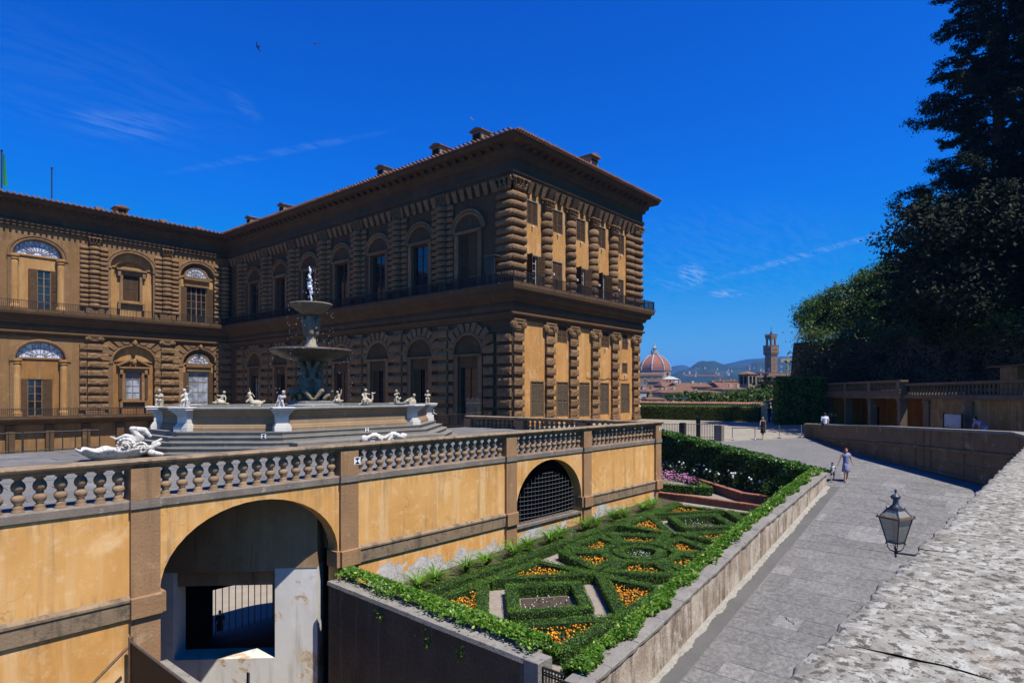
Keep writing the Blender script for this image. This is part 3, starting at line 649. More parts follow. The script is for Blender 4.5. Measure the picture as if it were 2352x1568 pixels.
def voussoirs(f, c, h, zs, rise, merged=None, n=11, L=1.45):
    for i in range(n):
        t0, t1 = math.pi*(i+.12)/n, math.pi*(i+.88)/n; r0, r1 = .34, .34+(L if i % 2 == 0 else L*.72)
        mb = MB() if merged is None else merged; P = []
        for o in (0., .22):
            for t, r in ((t0,r0),(t1,r0),(t1,r1),(t0,r1)):
                x = c-(h+r)*math.cos(t); z = min(zs+(rise+r)*math.sin(t), 6.42)
                x = max(c-h-1.55, min(c+h+1.55, x)); P.append((x,-o-.02,z))
        mb.hexa(P)
        if merged is None: f.build(mb, 'voussoir', M['palace_stone'])
for c, h, z, r in L_arch_d[1:]: voussoirs(FL, c, h, z, r)
for q, w_ in ((28.9,.26),(36.95,.21)): mb = MB(); mb.ell((q,-.35,6.3), (w_,w_*.9,w_*1.6), 10, 8); FL.build(mb, 'mask_keystone', M['palace_stone'], smooth=True)
# balcony ledges and railings
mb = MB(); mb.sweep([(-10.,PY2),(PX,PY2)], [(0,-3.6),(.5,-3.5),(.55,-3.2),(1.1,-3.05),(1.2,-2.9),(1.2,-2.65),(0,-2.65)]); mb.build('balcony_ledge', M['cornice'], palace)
mb = MB(); mb.sweep([(-10.,PY2),(PX-.1,PY2)], [(.0,-9.2),(.35,-9.1),(.35,-8.7),(0,-8.6)])
for k in range(12): mb.box(-2+k*3.6, -1.2+k*3.6, PY2-.5, PY2, -14, -3.6)
mb.build('basement_pilaster', M['side_wall'], palace)
def railing(path, z0, h, pitch, r=.013, hook=False):
    mb = MB()
    for p, q in zip(path[:-1], path[1:]):
        p, q = Vector(p), Vector(q); L = (q-p).length; n = int(L/pitch)
        for i in range(n+1):
            c = p.lerp(q, i/n); w = r*(1.8 if i % 12 == 0 else 1); mb.box(c.x-w, c.x+w, c.y-w, c.y+w, z0, z0+h)
            if hook and i % 14 == 5:
                d = (q-p).normalized(); o = Vector((d.y,-d.x)); mb.tube([(c.x,c.y,z0+.05),(c.x+o.x*.16,c.y+o.y*.16,z0-.12),(c.x+o.x*.22,c.y+o.y*.22,z0+.1)], .03, 4)
        for zz in (z0+.06, z0+h-.03): mb.tube([(p.x,p.y,zz),(q.x,q.y,zz)], r*1.5, 4)
    return mb
O1 = 1.16; railing([(-6,PY2-O1),(PX-O1,PY2-O1),(PX-O1,PY-O1),(PEND+O1,PY-O1),(PEND+O1,PY+6)], 9.45, .95, .17, .021, True).build('balcony_railing', M['iron'], palace)
railing([(-6,PY2-1.1),(PX-1.0,PY2-1.1)], -2.65, .95, .17, .024).build('balcony_railing', M['iron'], palace)
# ------------------------------------------------------------- courtyard side of the near wing (in its own shade)
SY = [5.23+6.66*k for k in range(7)]
holes = []
for k, q in enumerate(SY):
    holes += [(-q-1.05, -q+1.05, 9.6, 14.6), (-q-1.05, -q+1.05, -2.6, 2.4)]
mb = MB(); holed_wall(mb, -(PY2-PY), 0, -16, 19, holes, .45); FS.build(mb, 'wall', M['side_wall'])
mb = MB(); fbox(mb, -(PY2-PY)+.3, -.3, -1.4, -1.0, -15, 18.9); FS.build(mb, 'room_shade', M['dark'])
mb = MB()
for k, q in enumerate(SY):
    ar = MB()
    for s in ((-q-3.33,) if k else (-q-3.33,)): pier(FS, s, mb); fbox(mb, s-.5, s+.5, 0, .3, 9.45, 17.8); fbox(mb, s-.7, s+.7, 0, .14, -2.9, 6.4)
    arch_ring(ar, -q, 1.7, 14.9, 1.5, [(0,-.02),(0,.2),(.14,.26),(.3,.16),(.34,.28),(.5,.28),(.52,0)]); FS.build(ar, 'archivolt', M['palace_stone']); ar = MB(); arch_ring(ar, -q, 1.8, 3.6, 1.75, [(0,-.02),(0,.24),(.2,.28),(.34,.2),(.36,0)])
    for a_, b_, c_, d_ in ((-q-1.75,-q+1.75,14.7,14.95),(-q-1.8,-q+1.8,3.4,3.6),(-q-1.75,-q-1.25,9.45,14.69),(-q+1.25,-q+1.75,9.45,14.69),(-q-1.8,-q-1.3,-2.9,3.39),(-q+1.3,-q+1.8,-2.9,3.39)): t = MB(); fbox(t, a_, b_, 0, .3 if d_ in (14.95,3.6) else .2, c_, d_); FS.build(t, 'window_surround', M['palace_stone'])
    voussoirs(FS, -q, 1.8, 3.6, 1.75, mb, 11, 1.2); FS.build(ar, 'archivolt', M['palace_stone'])
    w = win(FS, -q-1.05, -q+1.05, 9.6, 14.6, -.3, 2, 5, 'shutter', 'pane')
    if k != 1: shutter(FS, -q-1.05, 9.65, 14.55, 1.03, -.1, 0 if k in (0,5) else R_(150), 'shutter', w); 
    shutter(FS, -q+1.05, 9.65, 14.55, 1.03, -.06, R_(4 if k == 0 else 160), 'shutter', w, -1)
    w = win(FS, -q-1.05, -q+1.05, -2.6, 2.4, -.3, 2, 5, 'shutter', 'pane')
    if k % 3: shutter(FS, -q-1.05, -2.55, 2.35, 1.03, -.1, R_(3), 'shutter', w)
for i in range(52): mb.hexa([(-1.9-i*.97+a, -o, z) for z, w_ in ((17.75,.22),(18.72,.34)) for a, o in ((-w_,.2+(z-17.7)*.35),(w_,.2+(z-17.7)*.35),(w_,0),(-w_,0))])
meta(FS.build(mb, 'stone_blocks', M['palace_stone']), kind='stuff')
LBr = [rust_block(1.5, .68, .3, 70+i) for i in range(3)]
for k in range(8): FS.put(LBr[k % 3], 'stone_block', -.78, .02, -2.2+k*.965, None); FS.put(LBr[(k+1) % 3], 'stone_block', -2.6, .02, -2.2+k*.965, None, scale=(.8,1,1))
# door cage on the balcony by the corner
mb = MB()
for i in range(9): mb.box(PX-1.15, PX-1.12, PY+1.0+i*.14-.012, PY+1.0+i*.14+.012, 9.5, 11.9)
for i in range(8): mb.box(PX-1.1+i*.14, PX-1.08+i*.14, PY+2.1, PY+2.125, 9.5, 11.9)
mb.box(PX-1.25, PX-.1, PY+.9, PY+2.2, 11.9, 11.96); mb.build('balcony_gate', M['iron_grey'], palace)
# roof dormers
M['dormer'] = stone('dormer_plaster', (.30,.23,.155), (.23,.17,.115), s=1.)
def dormer(p, w, h, rz, mt='dormer'):
    T = Matrix.Translation(p) @ Matrix.Rotation(rz, 4, 'Z'); mb = MB()
    mb.box(-w/2, w/2, -w*.5, w*.6, -.6, h); mb.v = [tuple(T @ Vector(v)) for v in mb.v]; d = mb.build('dormer', M[mt], roof)
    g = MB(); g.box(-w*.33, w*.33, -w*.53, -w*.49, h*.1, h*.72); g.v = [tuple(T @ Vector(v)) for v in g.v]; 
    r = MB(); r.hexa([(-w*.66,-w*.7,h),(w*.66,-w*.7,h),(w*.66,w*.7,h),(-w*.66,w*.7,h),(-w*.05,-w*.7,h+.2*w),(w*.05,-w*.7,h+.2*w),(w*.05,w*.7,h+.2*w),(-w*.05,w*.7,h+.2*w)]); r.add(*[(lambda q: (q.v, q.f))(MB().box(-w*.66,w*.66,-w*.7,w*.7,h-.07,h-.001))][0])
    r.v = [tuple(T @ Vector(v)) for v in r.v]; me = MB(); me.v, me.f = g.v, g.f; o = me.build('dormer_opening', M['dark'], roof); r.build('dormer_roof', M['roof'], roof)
for yy, ww in ((38.2,1.15),(43.5,1.15),(51.9,1.1),(71.5,1.1),(79.9,1.05)): dormer((PX-.6, yy, 22.25), ww, .95, -math.pi/2)
dormer((PX+11.0, PY-.6, 22.25), 1.35, 1.1, 0); dormer((PX+16.2, PY-.3, 22.2), .9, .45, 0); dormer((27.2, PY2-.4, 22.1), 1.3, .8, 0, 'palace_plaster')
for x_ in (13.0, 24.8, 32.0, 36.5): mb = MB(); mb.box(x_-.4, x_+.4, PY2-1.0, PY2-.4, 22.0, 22.42); mb.build('ridge_cap', M['roof'], roof)
fp = MB(); fp.tube([(20.4,PY2+.5,22),(20.4,PY2+.5,26.2)], .07, 8); fp.ell((20.4,PY2+.5,26.25), .13, 8, 6); fp.build('flagpole', M['iron'], roof)
fp = MB(); fp.tube([(15.75,PY2+.2,22),(15.75,PY2+.2,26.8)], .07, 8); fp.ell((15.75,PY2+.2,26.85), .13, 8, 6); fp.build('flagpole', M['iron'], roof)
M['flag'] = plain('green_flag', (.03,.30,.09), .7)
fl = MB(); fl.grid(5, 8, lambda u, v: (15.85+u*.42*(1-.6*v), PY2+.15+.1*math.sin(u*9), 23.0+v*3.5)); fl.build('flag', M['flag'], roof)
# ================================================================ terrace with its arcaded retaining wall
TY = 18.33
terrace = root('terrace_wall', (12.7, TY, -7.), 'ochre plastered terrace retaining wall with brown pilasters, arches and a baluster parapet', 'terrace wall')
FT = Fac((0., TY), 0.)
def tb(mb, name, mt, smooth=False, parent=None): return FT.build(mb, name, M[mt], parent or terrace, smooth)
PIs = (-2.0, 6.29, 12.70, 21.29, 27.42, 35.29); HW = .36
ARB = (9.49, 2.81, -5.38, 2.11); ARD = (24.37, 2.62, -5.35, 2.13)
def wall_bay(a, b, arch=None, low='terrace_plaster', up='terrace_plaster'):
    mb = MB()
    if arch:
        c, h, z, r = arch; holed_wall(mb, a, b, -13.2, -3.06, [(c-h, c+h, -13.2, z+r)], .55); arch_fill(mb, c, h, z, r, 0, .55, 22)
    else: holed_wall(mb, a, b, -5.9, -3.06, [])
    tb(mb, 'wall', up)
    if not arch:
        mb = MB(); holed_wall(mb, a, b, -13.2, -5.9, []); tb(mb, 'wall_base', low)
wall_bay(-1.64, 5.93, None, 'terrace_plaster_left'); wall_bay(6.65, 12.34, ARB); wall_bay(13.06, 20.93, None, 'terrace_plaster_low'); wall_bay(21.65, 27.06, ARD); wall_bay(27.78, 34.93, None, 'terrace_plaster_low')
for a, b in ((-1.64,5.93),(13.06,20.93),(27.78,34.93)):
    mb = MB(); mb.sweep([(a,TY),(b,TY)], [(0,-5.95),(.07,-5.92),(.08,-5.5),(.115,-5.47),(.115,-5.41),(0,-5.33)]); mb.build('string_course', M['string_stone'], terrace)
for s in PIs:
    mb = MB(); fbox(mb, s-HW, s+HW, 0, .12, -13.2, -5.93); fbox(mb, s-HW, s+HW, 0, .12, -5.37, -3.07); tb(mb, 'pilaster', 'terrace_stone')
    mb = MB(); fbox(mb, s-HW-.02, s+HW+.02, 0, .22, -5.93, -5.37, .02); tb(mb, 'impost', 'terrace_stone')
    mb = MB(); fbox(mb, s-HW, s+HW, -.40, .12, -2.82, -1.98); tb(mb, 'pedestal', 'terrace_stone')
for s0, s1 in ((6.65,6.80),(12.2,12.34),(21.65,21.8),(26.93,27.06)):
    mb = MB(); fbox(mb, s0, s1, -.5, .10, -5.92, -5.38); tb(mb, 'impost', 'terrace_stone')
mb = MB()
EPATH = [(-3.,TY),(35.66,TY),(35.66,35.0)]
mb.sweep(EPATH, [(0,-3.07),(.05,-3.05),(.055,-2.86),(.03,-2.82),(-.42,-2.82),(-.42,-3.07)]); mb.build('balustrade_base', M['grey_stone'], terrace)
for s in PIs: 
    mb = MB(); fbox(mb, s-HW-.02, s+HW+.02, -.42, .165, -3.05, -2.83); tb(mb, 'balustrade_base', 'grey_stone')
mb = MB(); mb.sweep(EPATH, [(.06,-1.98),(.1,-1.94),(.1,-1.9),(.19,-1.85),(.21,-1.80),(.17,-1.755),(-.42,-1.755),(-.48,-1.80),(-.46,-1.86),(-.36,-1.94),(-.34,-1.98)])
mb.build('handrail', M['string_stone'], terrace)
bl = MB(); bl.lathe([(.13,0),(.13,.05),(.10,.08),(.12,.12),(.085,.16),(.075,.185),(.135,.27),(.15,.335),(.12,.395),(.07,.425),(.085,.435),(.085,.455),(.07,.465),(.13,.52),(.15,.60),(.135,.67),(.085,.735),(.07,.77),(.12,.80),(.13,.82),(.13,.845)], 14, caps=False)
blm = bl.mesh('baluster', True); blm.materials.append(M['baluster'])
def balusters(a, b, fn, pitch=.43):
    n = max(1, round((b-a)/pitch)); p = (b-a)/n
    for i in range(n): x, y = fn(a+(i+.5)*p); link('baluster', blm, None, terrace, loc=(x, y, -2.825), rot=(0,0,random.uniform(0,6)))
for a, b in zip(PIs[:-1], PIs[1:]): balusters(a+HW, b-HW, lambda s: (s, TY+.14))
SIDE_P = (TY+.36, 23.9, 29.4, 34.8)
for a, b in zip(SIDE_P[:-1], SIDE_P[1:]): balusters(a+.36, b-.36, lambda s: (35.52, s))
for s in SIDE_P[1:]: mb = MB(); mb.box(35.2, 35.78, s-.36, s+.36, -2.82, -1.98); mb.build('pedestal', M['terrace_stone'], terrace)
mb = MB(); mb.box(35.30, 35.66, TY+.02, 35, -6.9, -3.06); mb.build('wall', M['terrace_stone'], terrace)
# arch with the iron grid
mb = MB(); fbox(mb, 21.76, 26.98, -.55, -.1, -13, -6.22); tb(mb, 'sill_wall', 'terrace_plaster_low'); mb = MB(); fbox(mb, 21.76, 26.98, -.56, .0, -6.22, -6.1); tb(mb, 'sill', 'grey_stone')
mb = MB(); c, h, z, r = ARD
for i in range(1, 19):
    x = c-h+2*h*i/19; t = 1-((x-c)/h)**2; top = z+r*math.sqrt(max(0,t))-.62; 
    if top > -6.1: mb.tube([(x,.22,-6.1),(x,.22,top)], .013, 4)
for j in range(13):
    zz = -6.0+j*.2; pts = []
    for i in range(13):
        x = c-h+2*h*i/12; q = zz-.10*(1-((x-c)/h)**2); lim = h*math.sqrt(max(0., 1-max(0.,(q-z+.62)/r)**2)) if q > z-.62 else h
        if abs(x-c) <= lim: pts.append((x,.2,q))
    if len(pts) > 1: mb.tube(pts, .016, 4)
tb(mb, 'grille', 'iron_grey')
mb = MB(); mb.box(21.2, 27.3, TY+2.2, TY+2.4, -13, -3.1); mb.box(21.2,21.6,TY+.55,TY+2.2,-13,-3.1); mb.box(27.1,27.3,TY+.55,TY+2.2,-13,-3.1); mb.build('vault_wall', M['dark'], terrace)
# passage behind the big arch: barrel vault, slanting whitewashed wall with a deep window, hall beyond
M['whitewash'] = plaster('whitewash', (.62,.60,.56), (.56,.535,.49), (.66,.64,.60), (.40,.36,.30), s=.6, bare=(.40,.32,.22), bare_z=(-12.5,-7.6))
M['vault'] = plaster('vault_plaster', (.34,.225,.125), (.28,.18,.095), (.40,.28,.165), (.15,.10,.06), s=.6)
mb = MB(); c, h, z, r = ARB; p = arch_pts(c, h+.22, z-.1, r+.28, 24)
for i in range(24): a, b = p[i], p[i+1]; mb.quad((a[0],TY+.55,a[1]),(b[0],TY+.55,b[1]),(b[0],TY+6,b[1]),(a[0],TY+6,a[1]))
mb.quad((c-h-.22,TY+.55,-13.2),(c-h-.22,TY+6,-13.2),(c-h-.22,TY+6,z-.1),(c-h-.22,TY+.55,z-.1)); mb.build('vault', M['vault'], terrace)
dv = Vector((2.35,-2.42,0)).normalized(); nv = Vector((dv.y,-dv.x,0)); 
def dg(t, o, z_): q = Vector((10.9,19.95,0))+dv*t-nv*o; return (q.x, q.y, z_)
def dbox(mb, t0, t1, o0, o1, z0, z1, *_): mb.hexa([dg(t0,o0,z0),dg(t1,o0,z0),dg(t1,o1,z0),dg(t0,o1,z0),dg(t0,o0,z1),dg(t1,o0,z1),dg(t1,o1,z1),dg(t0,o1,z1)])
TE = 1.42
mb = MB(); dbox(mb, 0, TE, 0, .9, -13.2, -5.95); dbox(mb, -3.35, 0, 0, .9, -13.2, -9.0); dbox(mb, -6.5, -3.35, 0, .9, -13.2, -6.05); mb.build('slanting_wall', M['whitewash'], terrace)
mb = MB(); dbox(mb, -3.35, 0, .3, .9, -6.6, -5.9); dbox(mb, -6.5, 0, -.02, .9, -6.05, -2.95); dbox(mb, 0, TE, -.02, .9, -5.95, -2.95) ; mb.build('slanting_wall', M['vault'], terrace)
mb = MB(); mb.box(3,32,18.95,35,-3.3,-3.2); mb.box(3,3.2,18.95,35,-13.2,-3.3); mb.box(31.8,32,18.95,35,-13.2,-3.3)
for a, b, z0, z1 in ((3,15.2,-13.2,-3.3),(18.9,32,-13.2,-3.3),(15.2,18.9,-10.7,-3.3)): mb.box(a, b, 34.4, 34.9, z0, z1)
mb.build('hall_wall', M['vault'], terrace)
mb = MB()
for i in range(10): x = 15.4+i*.37; mb.box(x-.018, x+.018, 34.5, 34.54, -13.2, -10.7)
mb.build('bars', M['iron'], terrace)
# terrace floor
def TZ(y): return -2.86+.21*min(1., max(0., (y-18.7)/5.))
mb = MB()
ys = [18.74,20,21.5,23.8,35.0]
for a, b in zip(ys[:-1], ys[1:]): mb.quad((-6,a,TZ(a)-.03),(35.25,a,TZ(a)-.03),(35.25,b,TZ(b)-.03),(-6,b,TZ(b)-.03))
mb.box(-6, 35.2, 34.9, 35.0, -3.2, -2.69)
tfloor = struct('terrace_floor', mb, M['terrace_paving'])
sl = [MB().box(-.99,.99,-.54,.54,0,.035).mesh('paving_slab') for _ in range(1)][0]; sl.materials.append(M['terrace_paving'])
n_s = 0
for j in range(14):
    for i in range(21):
        y = 19.35+j*1.1; x = -3.9+i*2.0+(1.0 if j % 2 else 0)
        if x > 34.2: continue
        link('paving_slab', sl, None, tfloor, loc=(x, y, TZ(y)-.03+random.uniform(-.004,.004)), rot=(math.atan2(TZ(y+.5)-TZ(y-.5),1.),0,0)); n_s += 1
# far edge railing and sunken court behind
railing([(-5,34.9),(10,34.9)], -2.65, .9, .5, .02).build('terrace_railing', M['iron'], None)
meta(bpy.data.objects['terrace_railing'], 'thin dark iron railing along the back edge of the terrace by the shell', 'railing')
mb = MB(); mb.quad((-40,35,-15),(41,35,-15),(41,87.6,-15),(-40,87.6,-15)); mb.quad((-30,-20,-13.25),(36,-20,-13.25),(36,35,-13.25),(-30,35,-13.25)); M['court'] = stone('court_gravel', (.36,.31,.25),(.30,.255,.20), s=1., fine=30.); struct('courtyard_ground', mb, M['court'])
# iron gate and fence at the palace corner, behind the fountain
r_ = railing([(28.5,35.6),(36.2,35.6)], -2.65, 1.0, .16, .016); thing('iron_fence', r_, M['iron'], 'low black iron fence behind the fountain steps beside the palace corner', 'fence')
mb = MB()
for i in range(12): mb.box(36.0+i*.14-.014, 36.0+i*.14+.014, 35.6, 35.63, -2.65, -.55+.1*math.sin(i*1.6)); 
for zz in (-2.4,-1.6,-.8): mb.box(35.95,37.7,35.58,35.65,zz-.03,zz+.03)
for i in range(12): mb.ell((36.0+i*.14,35.61,-.5+.1*math.sin(i*1.6)), .05, 6, 4)
thing('iron_gate', mb, M['iron_grey'], 'tall grey iron gate with spikes at the shaded palace corner', 'gate')

# ================================================================ fountain
fountain = root('fountain', (18.4, 29.9, -2.65), 'octagonal stone fountain with stepped base and two tiered bowls before the palace', 'fountain')
OCT = [(14.15,25.35),(21.5,25.35),(25.35,28.4),(25.35,31.3),(21.5,34.3),(14.15,34.3),(11.4,31.3),(11.4,28.4)]   # counter-clockwise
def off(poly, d):
    out = []; n = len(poly)
    for i in range(n):
        a, p, b = Vector(poly[i-1]), Vector(poly[i]), Vector(poly[(i+1) % n]); e1 = (p-a).normalized(); e2 = (b-p).normalized()
        n1, n2 = Vector((e1.y,-e1.x)), Vector((e2.y,-e2.x)); m = (n1+n2).normalized(); out.append(tuple(p+m*(d/m.dot(n1))))
    return out
def rounded(poly, r, n=4):
    out = []; m = len(poly)
    for i in range(m):
        a, p, b = Vector(poly[i-1]), Vector(poly[i]), Vector(poly[(i+1) % m]); p0 = p+(a-p).normalized()*r; p1 = p+(b-p).normalized()*r
        for k in range(n+1): t = k/n; q = p0*(1-t)**2+p*2*t*(1-t)+p1*t*t; out.append((q.x,q.y))
    return out
for k in range(5):
    d = .45+.36*k; z1 = -1.65-.2*k; mb = MB(); P = off(OCT, d)
    if k >= 2: P = rounded(P, .35+.25*k)
    mb.prism(P, z1-.2, z1, True, False)
    lip = MB(); lip.sweep([(*q,) for q in P], [(-.02,z1-.05),(.035,z1-.045),(.035,z1+.004),(-.3,z1+.004)], closed=True, endcaps=False); mb.add(lip.v, lip.f); mb.build('step', M['step_stone'], fountain)
mb = MB(); mb.box(13.9, 22.2, 23.6, 24.62, -2.7, -2.06, .02); mb.build('front_block', M['step_stone'], fountain)
mb = MB(); CL = OCT
mb.sweep(CL, [(-.30,-1.66),(.10,-1.655),(.10,-1.50),(.06,-1.46),(.05,-1.40),(-.02,-1.36),(-.04,-1.0),(.0,-.96),(.02,-.86),(.10,-.82),(.12,-.74),(-.30,-.74)], closed=True, endcaps=False); mb.build('basin_wall', M['basin_stone'], fountain)
mb = MB(); mb.sweep(CL, [(-.34,-.735),(.16,-.735),(.22,-.70),(.23,-.65),(.17,-.605),(-.34,-.605),(-.36,-.9),(-.34,-.735)], closed=True, endcaps=False); mb.build('basin_rim', M['basin_rim'], fountain)
def watermat():
    t = NT('fountain_water'); return t.done((.035,.045,.03), .08, t.noise(5, 4), .25, .03, spec=.6)
M['water'] = watermat(); mb = MB(); mb.prism(off(OCT,-.3), -.95, -.80, True, False); mb.build('water', M['water'], fountain)
for i, p in enumerate(OCT):
    a, b = Vector(OCT[i-1]), Vector(OCT[(i+1) % 8]); d = (b-a).normalized(); ang = math.atan2(d.y, d.x)
    mb = MB(); W = .26
    for w, d0, z0, z1 in ((W*1.36,.34,-1.652,-1.44),(W*1.24,.30,-1.44,-1.37),(W*1.1,.26,-1.37,-1.31),(W,.22,-1.31,-.97),(W*1.08,.26,-.97,-.90),(W*1.24,.33,-.90,-.82),(W*1.46,.42,-.82,-.74),(W*1.72,.5,-.74,-.66),(W*1.8,.54,-.66,-.592)): mb.box(-w, w, -d0, .14, z0, z1, .012)
    mb.build('pedestal', M['marble'], fountain, loc=(p[0],p[1],0), rot=(0,0,ang))
FX, FY = 18.4, 29.9
mb = MB(); mb.lathe([(1.5,-1.2),(1.5,-.62),(1.2,-.55),(1.2,-.42),(.75,-.38)], 8, (FX,FY,0)); mb.build('central_plinth', M['basin_rim'], fountain)
def tritons(mb):
    for k in range(4):
        a = k*math.pi/2+R_(20); c_, s_ = math.cos(a), math.sin(a)
        def q(r, t, z): return (FX+c_*r-s_*t, FY+s_*r+c_*t, z)
        mb.cap(q(.42,0,.15), q(.52,0,.62), .24, .27); mb.ell(q(.62,0,1.08), (.17,.17,.2)); mb.cap(q(.52,0,.65), q(.6,0,.95), .14, .10)
        for sd in (-1,1):
            mb.cap(q(.5,sd*.24,.72), q(.3,sd*.42,.98), .1, .08); mb.cap(q(.3,sd*.42,.98), q(.2,sd*.3,1.35), .09, .08)
            mb.cap(q(.45,sd*.12,.1), q(.98,sd*.38,.12), .19, .15); mb.cap(q(.98,sd*.38,.12), q(.75,sd*.62,-.3), .14, .09); mb.cap(q(.25,sd*.2,.7), q(.2,sd*.3,1.2), .14, .05)
        mb.cap(q(.85,0,-.28), q(1.05,.1,-.1), .12, .1)
    mb.cap((FX,FY,-.4), (FX,FY,1.5), .42, .3)
    for k in range(8):
        a = k*math.pi/4; mb.cap((FX+.25*math.cos(a),FY+.25*math.sin(a),1.1), (FX+.62*math.cos(a),FY+.62*math.sin(a),1.72), .12, .12); mb.ell((FX+.66*math.cos(a),FY+.66*math.sin(a),1.62), .13)
organic('sea_figures', tritons, .045, M['fountain_stone'], fountain, 2)
mb = MB(); mb.lathe([(.3,1.62),(.9,1.72),(1.5,1.9),(1.9,2.1),(2.08,2.2),(2.13,2.26),(2.12,2.33),(2.02,2.36),(1.9,2.27),(1.2,2.1),(.3,2.05)], 40, (FX,FY,0)); mb.build('lower_bowl', M['wet_bowl'], fountain, True)
mb = MB(); mb.lathe([(.42,2.05),(.42,2.4),(.34,2.5),(.34,2.58)], 12, (FX,FY,0)); mb.lathe([(.3,2.5),(.27,2.6),(.24,2.9),(.26,3.0)], 8, (FX,FY,0)); mb.build('shaft', M['marble_old'], fountain)
def cherubs(mb):
    mb.cap((FX,FY,2.9), (FX,FY,4.2), .24, .26)
    for k in range(4):
        a = k*math.pi/2+R_(50); c_, s_ = math.cos(a), math.sin(a)
        def q(r, t, z): return (FX+c_*r-s_*t, FY+s_*r+c_*t, z)
        mb.cap(q(.22,0,3.2), q(.3,0,3.72), .2, .2); mb.ell(q(.38,0,4.02), .15)
        for sd in (-1,1): mb.cap(q(.25,sd*.18,3.8), q(.3,sd*.3,3.45), .1, .08); mb.cap(q(.12,sd*.2,3.5), q(.15,sd*.34,3.95), .12, .09)
organic('cherub_figures', cherubs, .04, M['fountain_stone'], fountain, 2)
mb = MB(); mb.lathe([(.3,4.15),(.55,4.28),(.85,4.48),(1.02,4.66),(1.1,4.72),(1.1,4.79),(1.03,4.8),(.9,4.68),(.3,4.55)], 32, (FX,FY,0)); mb.build('upper_bowl', M['fountain_stone'], fountain, True)
def jetmat():
    t = NT('water_spray'); t.done((.86,.92,1.0), .15, None, spec=.8); t.b.inputs['Transmission Weight'].default_value = .25; return t.m
M['jet'] = jetmat(); rj = random.Random(5); mb = MB(); x0 = FX
for k in range(16):
    z = 4.75+k*.128; r = .045 if k < 5 else (.115 if k < 12 else .06); mb.ell((FX-.02*k*.3+rj.uniform(-.04,.04), FY+rj.uniform(-.05,.05), z), (r*rj.uniform(.6,1.2), r*rj.uniform(.6,1.2), .12), 7, 5)
mb.v = [(x+rj.uniform(-.02,.02), y+rj.uniform(-.02,.02), z+rj.uniform(-.03,.03)) for x,y,z in mb.v]
for k in range(60): mb.ell((FX+rj.gauss(0,.18), FY+rj.gauss(0,.18), 4.7+abs(rj.gauss(.4,.7))), rj.uniform(.008,.022), 4, 3)
for rr, z0, z1, n in ((1.1,2.3,4.7,60),(2.1,-.7,2.2,70)):
    for k in range(n): a = rj.uniform(0,6.28); q = rr+rj.gauss(.05,.04); z = rj.uniform(z0,z1); mb.box(FX+q*math.cos(a)-.003, FX+q*math.cos(a)+.003, FY+q*math.sin(a)-.003, FY+q*math.sin(a)+.003, z, z+rj.uniform(.03,.09))
jt = mb.build('water_jet', M['jet'], fountain, True); jt['kind'] = 'stuff'
# ------------------------------------------------------------- statues on the rim
def putto(name, loc, rz, label, body, props=None, mt='marble_old', scale=1.):
    o = organic(name, body, .017, M[mt], None, 2); o.location = loc; o.rotation_euler = (0,0,rz); o.scale = (scale,)*3
    return meta(o, label, 'statue', 'putto statues round the fountain rim')
def limbs(mb, hip, chest, head, arms, legs, s=1.):
    """hip/chest/head points; arms: [(elbow, hand)] *2; legs: [(knee, foot)] *2"""
    hip, chest, head = Vector(hip), Vector(chest), Vector(head); ax = (Vector((0,1,0)))
    mb.cap(hip, chest, .085*s, .082*s); mb.ell(hip-Vector((.0,0,.0)), (.09*s,.1*s,.085*s)); mb.cap(chest, head, .04*s, .04*s); mb.ell(head, (.072*s,.068*s,.08*s)); mb.ell(head+Vector((.02,0,.02))*s, (.07*s,.074*s,.07*s))
    up = (head-chest).normalized()
    for sd, (el, hd) in zip((-1,1), arms):
        sh = chest+ax*sd*.085*s+up*.02*s; mb.cap(sh, el, .038*s, .033*s); mb.cap(el, hd, .033*s, .025*s); mb.ell(hd, .03*s)
    for sd, (kn, ft) in zip((-1,1), legs):
        h_ = hip+ax*sd*.05*s; mb.cap(h_, kn, .06*s, .048*s); mb.cap(kn, ft, .046*s, .032*s); ft = Vector(ft); mb.cap(ft, ft+Vector((.06*s,0,-.005)), .03*s, .025*s)
ZR = -.592
def seat_block(mb, h=.18): mb.box(-.16,.08,-.11,.11,-.01,h)
def st_sit(mb): seat_block(mb,.2); mb.cap((-.1,0,.1),(-.02,.05,.24),.12,.09); limbs(mb, (0,0,.27),(-.02,0,.47),(.03,0,.63),[((.08,-.14,.44),(.12,-.02,.42)),((.08,.14,.42),(.13,.0,.40))],[((.2,-.08,.26),(.17,-.08,.05)),((.19,.07,.24),(.12,.08,.04))])
def st_bow(mb): seat_block(mb,.22); limbs(mb, (0,0,.28),(.0,0,.48),(.0,-.06,.64),[((.1,-.16,.40),(.2,-.12,.42)),((.02,.18,.60),(.03,.22,.78))],[((.17,-.1,.24),(.1,-.15,.05)),((.18,.1,.28),(.17,.09,.05))]); mb.tube([(.03,.02,.83),(.03,.16,.81),(.03,.27,.74),(.03,.36,.62)], .014, 6)
def st_turtle(mb): mb.ell((0,.02,.07),(.25,.2,.13)); mb.ell((.0,-.34,.07),(.07,.1,.06)); mb.ell((.05,.3,.03),(.05,.09,.04)); limbs(mb,(0,-.02,.2),(0,.07,.4),(.02,.14,.57),[((.0,-.1,.42),(.0,-.2,.44)),((.05,.22,.28),(.08,.2,.15))],[((.12,-.14,.22),(.1,-.26,.12)),((.1,-.1,.16),(.12,-.22,.06))])
